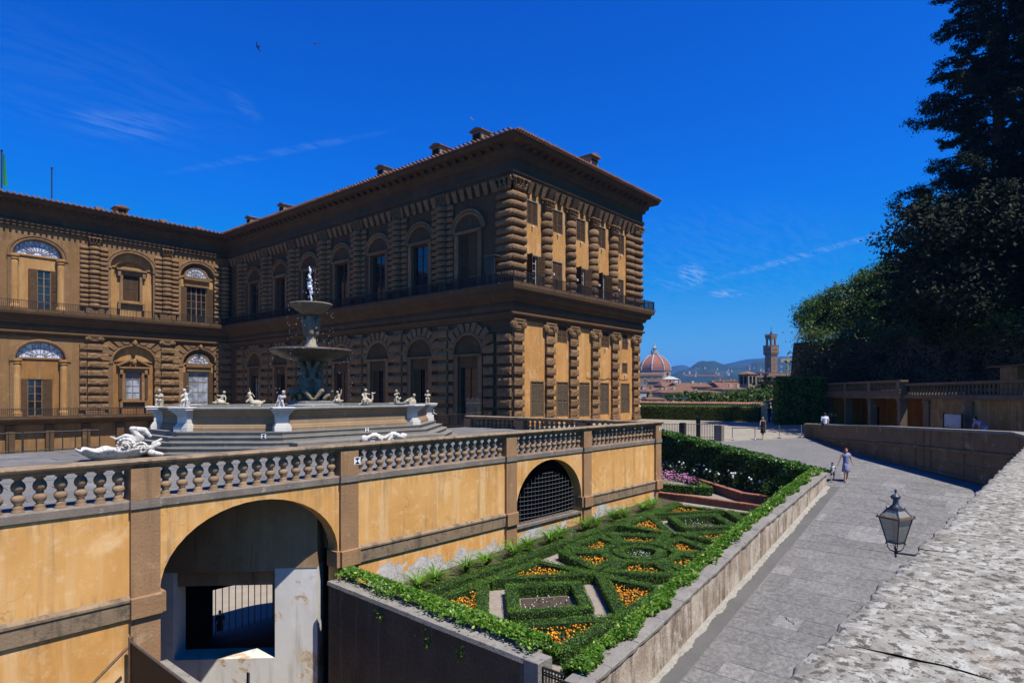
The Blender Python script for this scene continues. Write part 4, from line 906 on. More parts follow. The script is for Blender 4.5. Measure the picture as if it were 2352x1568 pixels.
def st_siren(mb):
    mb.ell((0,.12,.13),(.15,.25,.14)); mb.cap((0,.3,.14),(0,.42,.22),.07,.04); mb.cap((0,-.06,.18),(0,-.14,.40),.1,.07); mb.ell((0,-.16,.5),(.08,.08,.1)); mb.cap((0,-.2,.44),(0,-.27,.42),.04,.02); mb.cap((0,-.08,.36),(.05,-.25,.2),.05,.05); mb.tube([(0,-.12,.58),(0,-.15,.68),(0,-.17,.75)],[.02,.016,.01],6); mb.tube([(0,-.08,.56),(0,.0,.46),(0,.05,.38)],.02,6); mb.box(-.12,.12,-.1,.3,-.01,.06)
def st_flute(mb): mb.cap((0,0,.0),(0,.0,.2),.14,.08); limbs(mb,(-.02,-.02,.24),(.03,.04,.42),(.06,.1,.57),[((.1,.02,.36),(.16,.16,.40)),((.12,.14,.36),(.18,.2,.40))],[((-.02,-.14,.22),(-.1,-.24,.06)),((.16,.06,.24),(.14,.12,.02))]); mb.cap((-.06,-.14,.30),(-.04,-.08,.42),.04,.05)
def st_shell(mb):
    for k in range(9): a = math.pi*(k/8)-math.pi/2; mb.cap((0,0,.02),(.17*math.cos(a)-.02,.25*math.sin(a),.12),.04,.05)
    mb.ell((0,0,.06),(.2,.26,.07)); limbs(mb,(-.02,.02,.2),(-.03,.05,.42),(.0,-.03,.59),[((-.02,-.16,.3),(.0,-.17,.17)),((.0,.17,.55),(.0,.18,.74))],[((.14,-.1,.18),(.2,-.05,.12)),((.14,.1,.18),(.2,.05,.12))])
def st_swan(mb): mb.ell((0,.0,.17),(.15,.24,.17)); mb.cap((0,-.1,.06),(0,-.32,.03),.07,.05); mb.cap((0,.2,.15),(0,.27,.3),.06,.045); mb.cap((0,.27,.3),(0,.26,.5),.045,.035); mb.cap((0,.26,.52),(0,.4,.57),.045,.02); mb.ell((0,.26,.54),.05); limbs(mb,(-.02,-.04,.32),(-.02,-.06,.5),(.0,-.03,.66),[((.05,-.18,.46),(.1,-.1,.36)),((.03,.1,.5),(.06,.16,.5))],[((.15,-.12,.26),(.12,-.2,.1)),((.15,.08,.26),(.14,.06,.08))])
def st_box(mb): mb.box(-.15,.13,-.15,.15,-.01,.24); limbs(mb,(0,0,.32),(.0,-.02,.5),(.03,-.03,.66),[((.08,-.12,.42),(.12,.02,.5)),((.1,.14,.5),(.12,.06,.6))],[((.16,.06,.3),(.1,.14,.22)),((.15,-.04,.3),(.17,-.04,.12))]); mb.ell((.08,.2,.26),.06)
def st_crawl(mb): mb.box(-.13,.15,-.1,.22,-.01,.17); limbs(mb,(-.02,-.14,.2),(.02,.04,.28),(.05,.13,.44),[((.1,.0,.2),(.12,.1,.18)),((.08,.14,.22),(.1,.2,.17))],[((-.04,-.28,.14),(-.05,-.4,.06)),((.05,-.24,.16),(.02,-.34,.1))])
def st_dip(mb): mb.cap((0,0,.0),(0,0,.14),.2,.16); limbs(mb,(0,0,.26),(.05,.04,.46),(.1,.12,.58),[((.14,.05,.34),(.16,.15,.3)),((.16,.2,.42),(.22,.34,.38))],[((.2,-.08,.28),(.16,-.06,.04)),((.2,.1,.26),(.2,.14,.04))])
CF = R_(-130)   # facing the eye
def rimpt(i, t=.0): a, b = Vector(OCT[i]), Vector(OCT[(i+1) % 8]); return a.lerp(b, t)
ST = [('putto_statue', OCT[6], st_sit, 'weathered putto seated with crossed arms on the leftmost fountain pedestal', 'marble_old', 0),
      ('putto_statue', OCT[7], st_bow, 'white putto raising a bow on the pedestal at the left fountain corner', 'marble_white', 0),
      ('putto_statue', rimpt(4,.80), st_turtle, 'putto riding a tortoise on the far left fountain rim', 'marble_old', 0),
      ('siren_statue', rimpt(7,.72)+Vector((.25,.6)), st_siren, 'pale siren creature with a thin upright horn crouching on the fountain rim', 'marble_old', 0),
      ('putto_statue', OCT[0], st_flute, 'bright white putto leaning forward on the front fountain pedestal', 'marble_white', 0),
      ('putto_statue', rimpt(3,.74), st_shell, 'putto seen from behind sitting in a shell with one arm raised', 'marble_old', 0),
      ('putto_statue', rimpt(0,.62)+Vector((0,.1)), st_swan, 'putto riding a long necked swan on the fountain rim', 'marble_old', 0),
      ('putto_statue', OCT[3], st_box, 'putto sitting on a square stone block at the far right fountain corner', 'marble_old', 0),
      ('putto_statue', OCT[1], st_crawl, 'putto crawling over a small trough on the right front fountain pedestal', 'marble_old', 0),
      ('putto_statue', OCT[2], st_sit, 'putto sitting with legs dangling on the rightmost fountain pedestal', 'marble_old', 0)]
for nm, p, fn, lab, mt, _ in ST: putto(nm, (p[0], p[1], ZR), CF, lab, fn, mt=mt, scale=1.1)
putto('putto_statue', (25.95,28.75,-1.65), CF, 'white putto crouching low on the steps below the fountain basin', st_dip, mt='marble_white', scale=1.0)
# carved cartouche on the front block
def cart(mb):
    mb.box(-1.05,1.05,-.12,.1,-.55,-.12)
    for k in range(15): t = k/14; x = -1.1+2.2*t; mb.cap((x,-.1,-.02-.1*math.cos(t*12.6)), (x+.14,-.16,-.04+.08*math.sin(t*12.6)), .1, .08)
    for sd in (-1,1): mb.ell((sd*1.12,-.1,-.12),(.17,.16,.2)); mb.cap((sd*1.15,-.1,-.2),(sd*1.28,-.08,-.55),.1,.08); mb.cap((sd*.35,-.2,-.1),(sd*.15,-.18,-.28),.08,.05)
cr = organic('cartouche', cart, .03, M['marble_white'], None, 1); cr.location = (18.2,23.5,-1.96); meta(cr, 'white marble scrolled cartouche set against the front of the fountain steps', 'cartouche')
# great shell beside the fountain
def bigshell(mb):
    n = 54; V = []; F = []
    def P(k, t, th):
        a = 2*math.pi*k/n; fl = math.cos(9*a); r = (1.45*t)*(1+.05*fl*t); return (r*math.cos(a), r*.72*math.sin(a), .06+.50*t**2.2+.055*fl*t*t-th)
    prof = [(.02,0),(.3,0),(.6,0),(.85,0),(1.,-.03),(1.03,.03),(1.,.1),(.85,.12),(.6,.13),(.3,.12),(.02,.1)]
    for t, th in prof: V += [P(k,t,th) for k in range(n)]
    m = len(prof); F = [(j*n+k, j*n+(k+1)%n, (j+1)*n+(k+1)%n, (j+1)*n+k) for j in range(m-1) for k in range(n)]; F += [tuple(range(n-1,-1,-1)), tuple((m-1)*n+k for k in range(n))]; mb.add(V, F)
    for k in range(26): t = k/25*10.5; r = .40*(1-t/12.5); mb.ell((.62+r*math.cos(t),-.5,.68+r*math.sin(t)), (.085*(1-t/16),.13,.085*(1-t/16)))
    for k in range(22): t = k/21*9.5; r = .30*(1-t/11.5); mb.ell((1.3-r*math.cos(t),-.42,.58+r*math.sin(t)), (.07*(1-t/16),.12,.07*(1-t/16)))
    mb.cap((.3,.1,.35),(1.3,.15,.5),.26,.22); mb.cap((.55,.0,.75),(.95,.2,1.0),.26,.26); mb.cap((.9,.1,1.02),(.45,.0,1.14),.14,.10); mb.cap((.45,0,1.14),(.12,-.1,1.0),.09,.06); mb.cap((.12,-.1,1.0),(-.12,-.1,1.12),.06,.03); mb.cap((1.0,.1,1.05),(.72,.05,1.45),.16,.12); mb.cap((.72,.05,1.45),(1.2,.18,1.38),.13,.14); mb.cap((1.2,.18,1.38),(1.42,.2,1.1),.13,.09); mb.cap((1.5,.1,.55),(1.85,.1,.72),.15,.09); mb.cap((1.5,0,.35),(1.95,.1,.25),.14,.1); mb.cap((1.6,.1,.75),(1.9,.2,.95),.1,.06)
sh = organic('shell_basin', bigshell, .03, M['marble_white'], None, 1); sh.scale = (.86,.86,.86); sh.location = (8.5,27.9,-2.66); sh.rotation_euler = (0,0,R_(-38)); meta(sh, 'large white carved marble scallop shell with scrolls lying on the terrace', 'shell basin')
M['marker_black'] = plain('marker_black', (.01,.01,.012), .6); M['marker_white'] = plain('marker_white', (.8,.8,.8), .5, v=.05)
def marker(p, rz, lab, w=.13):
    mb = MB(); mb.box(-w,w,-.006,0,-w,w); o = meta(mb.build('survey_marker', M['marker_white'], None, loc=p, rot=(0,0,rz)), lab, 'marker', 'survey targets')
    g = MB(); q = w*.82; g.v = [(-q,-.011,q),(q,-.011,q),(0,-.011,0),(-q,-.011,-q),(q,-.011,-q)]; g.f = [(0,2,1),(2,3,4)]; g.build('hourglass_mark', M['marker_black'], o, local=True)
marker((13.0,TY-.125,-2.35), 0, 'white survey target with black hourglass on the pedestal left of the long wall bay')
marker((35.5,TY-.125,-2.2), 0, 'white survey target on the terrace corner pedestal below the handrail')
marker((35.1,TY-.13,-5.62), 0, 'white survey target on the stone band near the terrace corner foot')
marker((12.9,24.88-.36,-1.77), R_(-48)+0, 'white survey target on the left riser of the fountain steps', .1); marker((18.3,24.85,-1.76), 0, 'white survey target on the top riser above the cartouche', .1); marker((24.6,26.9,-1.78), R_(38), 'small white survey target on the right riser of the fountain steps', .08)
# ================================================================ sunken parterre garden
def GZ(x): return -7.25+.033*(x-14.)
M['gravel'] = stone('garden_gravel', (.30,.255,.205), (.25,.21,.17), (.38,.345,.295), s=3., fine=60., bump=.5)
M['soil'] = stone('soil', (.085,.058,.042), (.06,.042,.03), (.13,.09,.065), s=5., fine=40., bump=.8)
M['box_leaf'] = leafmat('box_leaf', (.042,.118,.008), (.085,.195,.013), (.17,.28,.025), .18, .55)
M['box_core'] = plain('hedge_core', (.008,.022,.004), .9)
M['ivy'] = leafmat('ivy_leaf', (.06,.16,.014), (.13,.27,.025), (.26,.36,.05), .3, .4)
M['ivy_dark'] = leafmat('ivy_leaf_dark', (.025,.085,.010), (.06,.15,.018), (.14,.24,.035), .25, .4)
M['strap_leaf'] = leafmat('strap_leaf', (.07,.19,.015), (.17,.32,.035), None, .3, .4)
M['grey_leaf'] = leafmat('grey_leaf', (.20,.24,.17), (.30,.34,.25), None, .2)
M['marigold'] = leafmat('marigold', (.85,.24,.01), (.95,.38,.02), (.95,.55,.05), .1, .6)
M['white_petal'] = leafmat('white_petal', (.80,.80,.76), (.9,.9,.88), None, .15); M['pink_petal'] = leafmat('pink_petal', (.62,.16,.42), (.75,.32,.60), (.85,.6,.75), .15)
M['flower_leaf'] = leafmat('flower_leaf', (.03,.07,.015), (.06,.12,.025), None, .2)
mb = MB(); mb.grid(12, 4, lambda u, v: (12.2+u*26, 8.4+v*10, GZ(12.2+u*26))); struct('garden_ground', mb, M['gravel'])
def hedge_pts(path, closed, w, h, dens, zf, jit=.011):
    """points and normals on the surface of a clipped hedge along a path"""
    P = [Vector(p) for p in path]; P = P+[P[0]] if closed else P; cs, ns = [], []
    for a, b in zip(P[:-1], P[1:]):
        d = b-a; L = d.length; d = d/L; nn = np.array((d.y,-d.x,0.)); n = int(L*dens*(w+2*h)); L2 = L+(w*.8)
        t = rng.uniform(-w*.4, L+w*.4, n); q = rng.uniform(0, w+2*h, n)
        top = q < w; side = np.where(q < w+h, 1., -1.); lat = np.where(top, q-w/2, side*w/2); hh = np.where(top, h, np.where(q < w+h, q-w, q-w-h))
        c = np.stack([a.x+d.x*t+nn[0]*lat, a.y+d.y*t+nn[1]*lat, hh], 1); c[:,2] += zf(c[:,0]); c += rng.normal(size=c.shape)*jit
        nr = np.where(top[:,None], np.array((0,0,1.)), nn[None,:]*side[:,None]); cs.append(c); ns.append(nr)
    return np.concatenate(cs), np.concatenate(ns)
def hedge(name, path, closed, w, h, label, group, zf=GZ, leaf=.027, dens=800., mt='box_leaf', spread=.5, cat='hedge'):
    P = path+[path[0]] if closed else path
    r = root(name, (P[0][0], P[0][1], float(zf(P[0][0]))), label, cat, group); mb = MB()
    for a, b in zip(P[:-1], P[1:]):
        a, b = Vector(a), Vector(b); d = (b-a).normalized(); n = Vector((d.y,-d.x))*(w/2-.03); a2, b2 = a-d*w*.36, b+d*w*.36; za, zb = float(zf(a.x)), float(zf(b.x))
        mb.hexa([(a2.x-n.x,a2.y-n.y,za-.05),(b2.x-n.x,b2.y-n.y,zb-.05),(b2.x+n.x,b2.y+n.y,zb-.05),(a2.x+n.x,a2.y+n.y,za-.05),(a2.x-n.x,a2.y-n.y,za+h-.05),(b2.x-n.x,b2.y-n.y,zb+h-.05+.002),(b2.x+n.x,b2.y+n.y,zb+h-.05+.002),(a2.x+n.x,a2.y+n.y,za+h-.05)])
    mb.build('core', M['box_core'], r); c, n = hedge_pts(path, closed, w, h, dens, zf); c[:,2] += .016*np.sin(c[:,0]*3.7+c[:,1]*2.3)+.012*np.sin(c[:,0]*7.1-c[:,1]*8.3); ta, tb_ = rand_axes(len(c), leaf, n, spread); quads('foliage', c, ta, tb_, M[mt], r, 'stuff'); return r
def tri_center(p): return (sum(q[0] for q in p)/len(p), sum(q[1] for q in p)/len(p))
def flowerbed(poly, n, label, mt='marigold', size=.04, soil=True, group='flower beds in the parterre', zf=GZ, hgt=.26, leafn=6):
    c = tri_center(poly); r = root('flower_bed', (c[0], c[1], float(zf(c[0]))), label, 'flower bed', group); mb = MB()
    if soil: mb.v = [(p[0],p[1],float(zf(p[0]))+.03) for p in poly]; mb.f = [tuple(range(len(poly)))]; mb.build('soil', M['soil'], r)
    pts = []; P = [Vector(p) for p in poly]
    def inside(x, y):
        k = False
        for i in range(len(P)):
            a, b = P[i], P[i-1]
            if (a.y > y) != (b.y > y) and x < (b.x-a.x)*(y-a.y)/(b.y-a.y)+a.x: k = not k
        return k
    xs = [p.x for p in P]; ys = [p.y for p in P]
    while len(pts) < n:
        x, y = random.uniform(min(xs),max(xs)), random.uniform(min(ys),max(ys))
        if inside(x, y): pts.append((x, y, float(zf(x))+hgt*random.uniform(.7,1.25)))
    pts = np.array(pts); bm_ = MB()
    for p in pts:
        s = size*random.uniform(.7,1.2); bm_.add([(p[0]+s,p[1],p[2]),(p[0],p[1]+s,p[2]),(p[0]-s,p[1],p[2]),(p[0],p[1]-s,p[2]),(p[0],p[1],p[2]+s*.8),(p[0],p[1],p[2]-s*.8)], [(0,1,4),(1,2,4),(2,3,4),(3,0,4),(1,0,5),(2,1,5),(3,2,5),(0,3,5)])
    b = bm_.build('blossoms', M[mt], r, True); b['kind'] = 'stuff'
    lp = np.repeat(pts, leafn, 0)+rng.normal(size=(len(pts)*leafn,3))*np.array((.09,.09,.05)); lp[:,2] -= .09; ta, tb_ = rand_axes(len(lp), .04); quads('leaves', lp, ta, tb_, M['flower_leaf'], r, 'stuff'); return r
HW_, HH = .42, .40; GRP = 'clipped box hedges of the parterre'
SQ = [((16.65,12.68),'near'),((29.75,13.0),'far')]
tl = {(-1,1):('by the plastered wall on its near side','behind the left ivy wall'),(1,1):('by the plastered wall on its far side','under the plastered wall'),(-1,-1):('nearest the corner gate','at the front corner beside the gate'),(1,-1):('along the ivy covered parapet','beside the parapet ivy')}
for (cx0, cy0), wh in SQ:
    R0 = 1.70; D4 = [(cx0-R0,cy0),(cx0,cy0-R0*.94),(cx0+R0,cy0),(cx0,cy0+R0*.94)]
    hedge('box_hedge', D4, True, HW_, HH, f'diamond shaped box hedge at the centre of the {wh} parterre square', GRP)
    I = [(cx0-1.25,cy0),(cx0,cy0-1.15),(cx0+1.25,cy0),(cx0,cy0+1.15)]; flowerbed(I, 26, f'white flowers in dark soil inside the {wh} diamond hedge', 'white_petal', .028)
    for (sx, sy), (t1, t2) in tl.items():
        tri = [(cx0+sx*.22,cy0+sy*2.75),(cx0+sx*2.98,cy0+sy*2.75),(cx0+sx*2.98,cy0+sy*.22)]
        if sx*sy < 0: tri = tri[::-1]
        hedge('box_hedge', tri, True, HW_, HH, f'triangular box hedge in the {wh} parterre square {t1}', GRP)
        c = tri_center(tri); flowerbed([(c[0]+(p[0]-c[0])*.66, c[1]+(p[1]-c[1])*.66) for p in tri], 165 if wh == 'near' else 120, f'orange marigold bed in the {wh} parterre square {t1}', 'marigold', .04)
cx0, cy0 = 23.15, 12.8
hedge('box_hedge', [(cx0+.88*math.cos(a*math.pi/8), cy0+.88*math.sin(a*math.pi/8)) for a in range(16)], True, .4, HH, 'round box hedge ring at the centre of the middle parterre square', GRP)
flowerbed([(cx0+.6*math.cos(a*math.pi/6), cy0+.6*math.sin(a*math.pi/6)) for a in range(12)], 60, 'pale flowers inside the round box hedge ring', 'white_petal', .022)
pl = {90:'towards the plastered wall',150:'on its near side by the wall',30:'on its far side by the wall',-30:'on its far side by the parapet',-90:'towards the parapet',-150:'on its near side by the parapet'}
for a, tx in pl.items():
    t = R_(a); inner = [(cx0+1.5*math.cos(t+R_(k)), cy0+1.5*math.sin(t+R_(k))) for k in (-23,0,23)]; outer = []
    for k in (24,-24):
        q = t+R_(k); rr = min(2.95/max(abs(math.cos(q)),1e-3), 2.76/max(abs(math.sin(q)),1e-3), 3.15); outer.append((cx0+rr*math.cos(q), cy0+rr*math.sin(q)))
    P_ = inner+outer; hedge('box_hedge', P_, True, HW_, HH, f'fan shaped box hedge of the middle parterre square {tx}', GRP); c = tri_center(P_); flowerbed([(c[0]+(p[0]-c[0])*.55, c[1]+(p[1]-c[1])*.55) for p in P_], 80, f'small orange flower bed of the middle parterre square {tx}', 'marigold', .04)
hedge('box_hedge', [(13.6,16.5),(19.0,16.38),(24.0,16.4),(28.0,16.3),(33.4,16.05)], False, .5, .36, 'long low box hedge running along the foot of the terrace wall', GRP)
mb = MB(); mb.grid(12, 1, lambda u, v: (12.4+u*22.8, 16.75+v*1.58, GZ(12.4+u*22.8)+.02+.06*v)); struct('soil_strip', mb, M['soil'])
# arching strap-leaved plants along the wall
for i, (x, y) in enumerate([(14.94,17.25),(15.75,17.2),(17.4,17.2),(18.5,17.2),(20.2,17.2),(21.25,17.25),(22.8,17.2),(23.7,17.25),(25.75,17.25),(26.65,17.2),(28.35,17.2),(29.2,17.1),(31.2,17.05),(32.15,17.0)]):
    n = 90; cs, tas, tbs = [], [], []
    for k in range(n):
        a = random.uniform(0,6.28); L = random.uniform(.7,1.2); lean = random.uniform(.1,.6); prev = Vector((x,y,GZ(x)+.02)); d = Vector((math.cos(a)*lean, math.sin(a)*lean, 1.)).normalized()
        for s_ in range(4):
            nx_ = prev+d*(L/4); m = (prev+nx_)/2; side = d.cross(Vector((math.cos(a),math.sin(a),0)).cross(Vector((0,0,1)))).normalized() if 0 else Vector((-math.sin(a),math.cos(a),0))
            cs.append(m); tas.append((nx_-prev)*.56); tbs.append(side*.028*(1-.18*s_)); prev = nx_; d = (d+Vector((math.cos(a)*.30, math.sin(a)*.30, -.30))).normalized()
    o = quads('strap_leaf_plant', np.array(cs), np.array(tas), np.array(tbs), M['strap_leaf'], None, None, 1)
    where = ['first','second','third','fourth','fifth','sixth','seventh','eighth','ninth','tenth','eleventh','twelfth','thirteenth','last'][i]
    meta(o, f'{where} arching strap leaved plant along the terrace wall, counted from the ivy wall', 'plant', 'strap leaved plants along the wall')
for i, x in enumerate((14.2,16.6,19.6,22.0,24.7,27.2,30.3)):
    n = 330; c = np.array((x,17.45,GZ(x)+.4))+rng.normal(size=(n,3))*np.array((.22,.16,.3)); ta, tb_ = rand_axes(n, .04, None, 1., .3); o = quads('lavender_bush', c, ta, tb_, M['grey_leaf'])
    meta(o, f'{["first","second","third","fourth","fifth","sixth","last"][i]} small grey green bush at the wall foot, counted from the ivy wall', 'bush', 'grey green bushes at the wall foot')
# dark garden wall with its ivy
M['dark_wall'] = stone('dark_wall', (.155,.108,.066), (.10,.068,.042), (.40,.35,.28), s=1.0, fine=8., bump=.9, dist=.06, spots=(.66,.78), streak=((.24,.23,.21), .5))
M['coping'] = stone('coping_stone', (.27,.25,.22), (.20,.185,.16), (.085,.075,.062), s=2.2, fine=14., spots=(.56,.7), bump=.8)
gw = root('garden_wall', (12.2, 14, -13), 'dark weathered garden wall with pale coping, running from the terrace to the gate', 'wall')
mb = MB(); mb.hexa([(11.85,9.7,-13.2),(12.25,9.7,-13.2),(12.25,18.2,-13.2),(11.85,18.2,-13.2),(11.85,9.7,-6.62),(12.25,9.7,-6.62),(12.25,18.2,-6.38),(11.85,18.2,-6.38)]); mb.build('wall', M['dark_wall'], gw)
for k in range(6):
    y0, y1 = 9.68+k*1.42, 9.68+(k+1)*1.42-.012; mb = MB(); z = lambda y: -6.62+.24*(y-9.7)/8.5; j = random.uniform(-.01,.01)
    mb.hexa([(11.78+j,y0,z(y0)),(12.5,y0,z(y0)),(12.5,y1,z(y1)),(11.78+j,y1,z(y1)),(11.80+j,y0,z(y0)+.12),(12.5,y0,z(y0)+.12),(12.5,y1,z(y1)+.12),(11.80+j,y1,z(y1)+.12)]); mb.build('coping_stone', M['coping'], gw)
mb = MB(); mb.box(11.74,12.3,9.22,9.66,-13,-6.46,.02); mb.build('end_post', M['coping'], gw)
def ivy_mass(name, pts, nrm, size, mt, parent=None, spread=.9):
    ta, tb_ = rand_axes(len(pts), size, nrm, spread, .75); return quads(name, pts, ta, tb_, M[mt], parent, None if parent is None else 'stuff')
n = 11000; y = rng.uniform(9.6,18.1,n); w = rng.normal(0,.2,n); wid = .9+.25*np.sin(y*2.1)+.15*np.sin(y*5.3)
x = 12.45+w*wid+rng.uniform(-.08,.35,n); hgt = .16*np.exp(-((x-12.5)/.35)**2)+rng.uniform(-.02,.1,n)-np.clip(x-12.75,0,1)*.9; z = -6.5+.24*(y-9.7)/8.5+.12+hgt
keep = x > 11.95+.14*np.sin(y*3.1)+.08*np.sin(y*7.7); iv = ivy_mass('ivy', np.stack([x,y,z],1)[keep], np.tile(np.array((-.2,-.2,1.)),(keep.sum(),1)), .058, 'ivy')
meta(iv, 'bright green ivy trailing over the coping of the dark garden wall', 'ivy')
for k, (yy, zz) in enumerate(((13.3,-6.95),(11.9,-7.0),(15.4,-6.75))):
    n = 30; c = np.array((11.82,yy,zz))+rng.normal(size=(n,3))*np.array((.03,.14,.13)); o = ivy_mass('wall_weed', c, np.tile(np.array((-1,0,.3)),(n,1)), .055, 'ivy')
    meta(o, ['small bright tuft of leaves growing halfway along the dark wall face','lower bright leaf tuft on the dark wall face near its post','leafy tuft high on the dark wall near the terrace pilaster'][k], 'plant')
# iron gate between the post and the parapet
mb = MB()
for k in range(7): yy = 8.66+k*.09; mb.box(11.9,11.925,yy-.012,yy+.012,-8.2,-6.62)
mb.box(11.885,11.94,8.6,9.22,-6.62,-6.58); mb.box(11.89,11.935,8.6,9.22,-6.78,-6.755); 
for k in range(6): mb.lathe([(.03,0),(.03,.02)], 8, (11.91,8.71+k*.09,-6.72))
thing('garden_gate', mb, M['iron'], 'narrow dark iron gate between the garden wall post and the parapet end', 'gate')
# parapet along the ramp
def PT(x): return float(np.interp(x, [8,12.2,15.5,18.2,24.1,34.5,40], [-7.25,-6.75,-6.4,-6.0,-5.15,-4.02,-3.6]))
def ZP(x, y=5.): 
    a = -4.75+.162*(x-34.4) if x < 36 else min(-3.0, -4.49+.055*(x-36))
    if x > 43: t = min(1., max(0., (y-18.)/10.)); t = t*t*(3-2*t); a = a*(1-t)+(-3.0)*t
    return a
def parapetmat():
    t = NT('parapet_plaster'); n1 = t.noise(.9, 7, .62); n2 = t.noise(9, 6, .7); v = t.scaled((1.5,1.5,.30)); v2 = t.scaled((3.4,3.4,.5))
    c = t.mix(t.ramp(n1, .35, .65), (.50,.43,.35), (.33,.265,.20)); c = t.mix(t.ramp(t.noise(1.5, 8, .68, v, .4), .46, .64, 0, .75), c, (.105,.075,.055)); c = t.mix(t.ramp(t.noise(1.2, 8, .7, v2, .3), .52, .66, 0, .6), c, (.60,.55,.48)); c = t.mix(t.ramp(n2, .52, .68, 0, .6), c, (.16,.125,.095)); c = t.mix(t.ramp(t.noise(2.6, 7, .66), .56, .66, 0, .6), c, (.58,.53,.46))
    return t.done(c, .93, n2, .7, .04, spec=.1)
M['parapet'] = parapetmat()
pp = root('ramp_parapet', (23, 8.2, -8), 'long stained parapet wall between the ramp and the garden, ivy along its top', 'parapet')
def PYo(x): return 8.05+.4*(x-12.)/22.5
mb = MB(); xs = [12.05+i*(34.5-12.05)/16 for i in range(17)]
for a, b in zip(xs[:-1], xs[1:]): mb.hexa([(a,PYo(a),ZP(a)-.6),(b,PYo(b),ZP(b)-.6),(b,PYo(b)+.5,ZP(b)-.6),(a,PYo(a)+.5,ZP(a)-.6),(a,PYo(a),PT(a)-.1),(b,PYo(b),PT(b)-.1),(b,PYo(b)+.5,PT(b)-.1),(a,PYo(a)+.5,PT(a)-.1)])
mb.build('wall', M['parapet'], pp)
x = 12.0; k = 0
while x < 34.4:
    L = random.uniform(1.1,1.9); b = min(34.55, x+L); j = random.uniform(-.012,.012); mb = MB(); nseg = 5
    def cp(u, v, a=x, b_=b-.015, j=j): 
        X = a+(b_-a)*u; prof = [(.0,-.13),(-.045,-.11),(-.05,-.03),(-.02,.0),(.25,.012),(.6,.0),(.62,-.1)]; q = prof[round(v*6)]; wob = .012*math.sin(X*9.1+v*5)+.008*math.sin(X*23); return (X, PYo(X)+q[0]+j+wob*(1 if round(v*6) < 4 else 0), PT(X)+q[1]+j*.5+.006*math.sin(X*13+v*9))
    mb.grid(nseg, 6, cp); mb.f.append(tuple(range(0,(nseg+1)*7,nseg+1))); mb.f.append(tuple(range(nseg,(nseg+1)*7,nseg+1)))
    mb.build('coping_stone', M['coping'], pp); x = b; k += 1
n = 30000; x = rng.uniform(12.4,35.0,n); lat = rng.normal(.0,.2,n)*(1+.3*np.sin(x*1.7)); y = 8.05+.4*(x-12)/22.5+.62+lat+.12*np.sin(x*2.9)+.06*np.sin(x*7.1)
top = np.interp(x, [8,12.2,15.5,18.2,24.1,34.5,40], [-7.25,-6.75,-6.4,-6.0,-5.15,-4.02,-3.6]); yl = y-(8.05+.4*(x-12)/22.5); z = top+.05+rng.uniform(0,.12,n)-np.clip(yl-.72,0,2)*1.6*rng.uniform(.3,1.,n)
keep = yl > .26+.1*np.sin(x*3.3)+.06*np.sin(x*8.9); iv = ivy_mass('ivy', np.stack([x,y,z],1)[keep], np.tile(np.array((0,-.15,1.)),(keep.sum(),1)), .062, 'ivy'); meta(iv, 'green ivy strip along the inner edge of the ramp parapet', 'ivy')
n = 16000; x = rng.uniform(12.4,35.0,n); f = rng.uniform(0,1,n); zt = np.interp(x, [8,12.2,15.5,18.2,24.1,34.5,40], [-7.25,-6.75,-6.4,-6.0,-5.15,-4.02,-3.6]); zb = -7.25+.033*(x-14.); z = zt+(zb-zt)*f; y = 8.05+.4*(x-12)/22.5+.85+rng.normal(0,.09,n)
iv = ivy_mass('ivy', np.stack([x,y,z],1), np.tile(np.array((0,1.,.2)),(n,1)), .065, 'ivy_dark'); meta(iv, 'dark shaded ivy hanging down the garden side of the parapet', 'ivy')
# ivy bank closing the garden at the far end
ia, ib = Vector((35.0,9.2)), Vector((44.2,22.9)); idir = (ib-ia).normalized(); inn = Vector((-idir.y, idir.x))
iw = root('ivy_bank', (39.5,16,-7), 'tall ivy covered bank wall closing the far end of the garden, dark below', 'ivy bank'); mb = MB()
def ip(t, o, z): q = ia.lerp(ib, t)+inn*o; return (q.x, q.y, z)
def itop(t): return -4.05+1.1*t
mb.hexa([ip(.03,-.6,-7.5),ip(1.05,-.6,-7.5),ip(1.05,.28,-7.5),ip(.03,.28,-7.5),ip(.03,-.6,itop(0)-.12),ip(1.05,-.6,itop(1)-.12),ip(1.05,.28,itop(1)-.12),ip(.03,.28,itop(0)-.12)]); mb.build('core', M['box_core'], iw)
n = 26000; t = rng.uniform(-.03,1.05,n); top = rng.uniform(0,1,n) < .34; o = np.where(top, rng.uniform(-.65,.4,n), .32+rng.normal(0,.07,n)); z = np.where(top, -4.05+1.1*t+rng.uniform(-.05,.14,n), (-4.05+1.1*t)+(-7.-(-4.05+1.1*t))*rng.uniform(0,1,n)**1.3)
o = o+np.where(top, .12*np.sin(t*40), .1*np.sin(t*31+z*3)); P3 = np.stack([ia.x+(ib.x-ia.x)*t+inn.x*o, ia.y+(ib.y-ia.y)*t+inn.y*o, z],1); nr = np.where(top[:,None], np.array((0,0,1.)), np.array((inn.x,inn.y,.25))[None,:])
ta, tb_ = rand_axes(n, .085, nr, .8, .75); quads('foliage', P3, ta, tb_, M['ivy_dark'], iw, 'stuff')
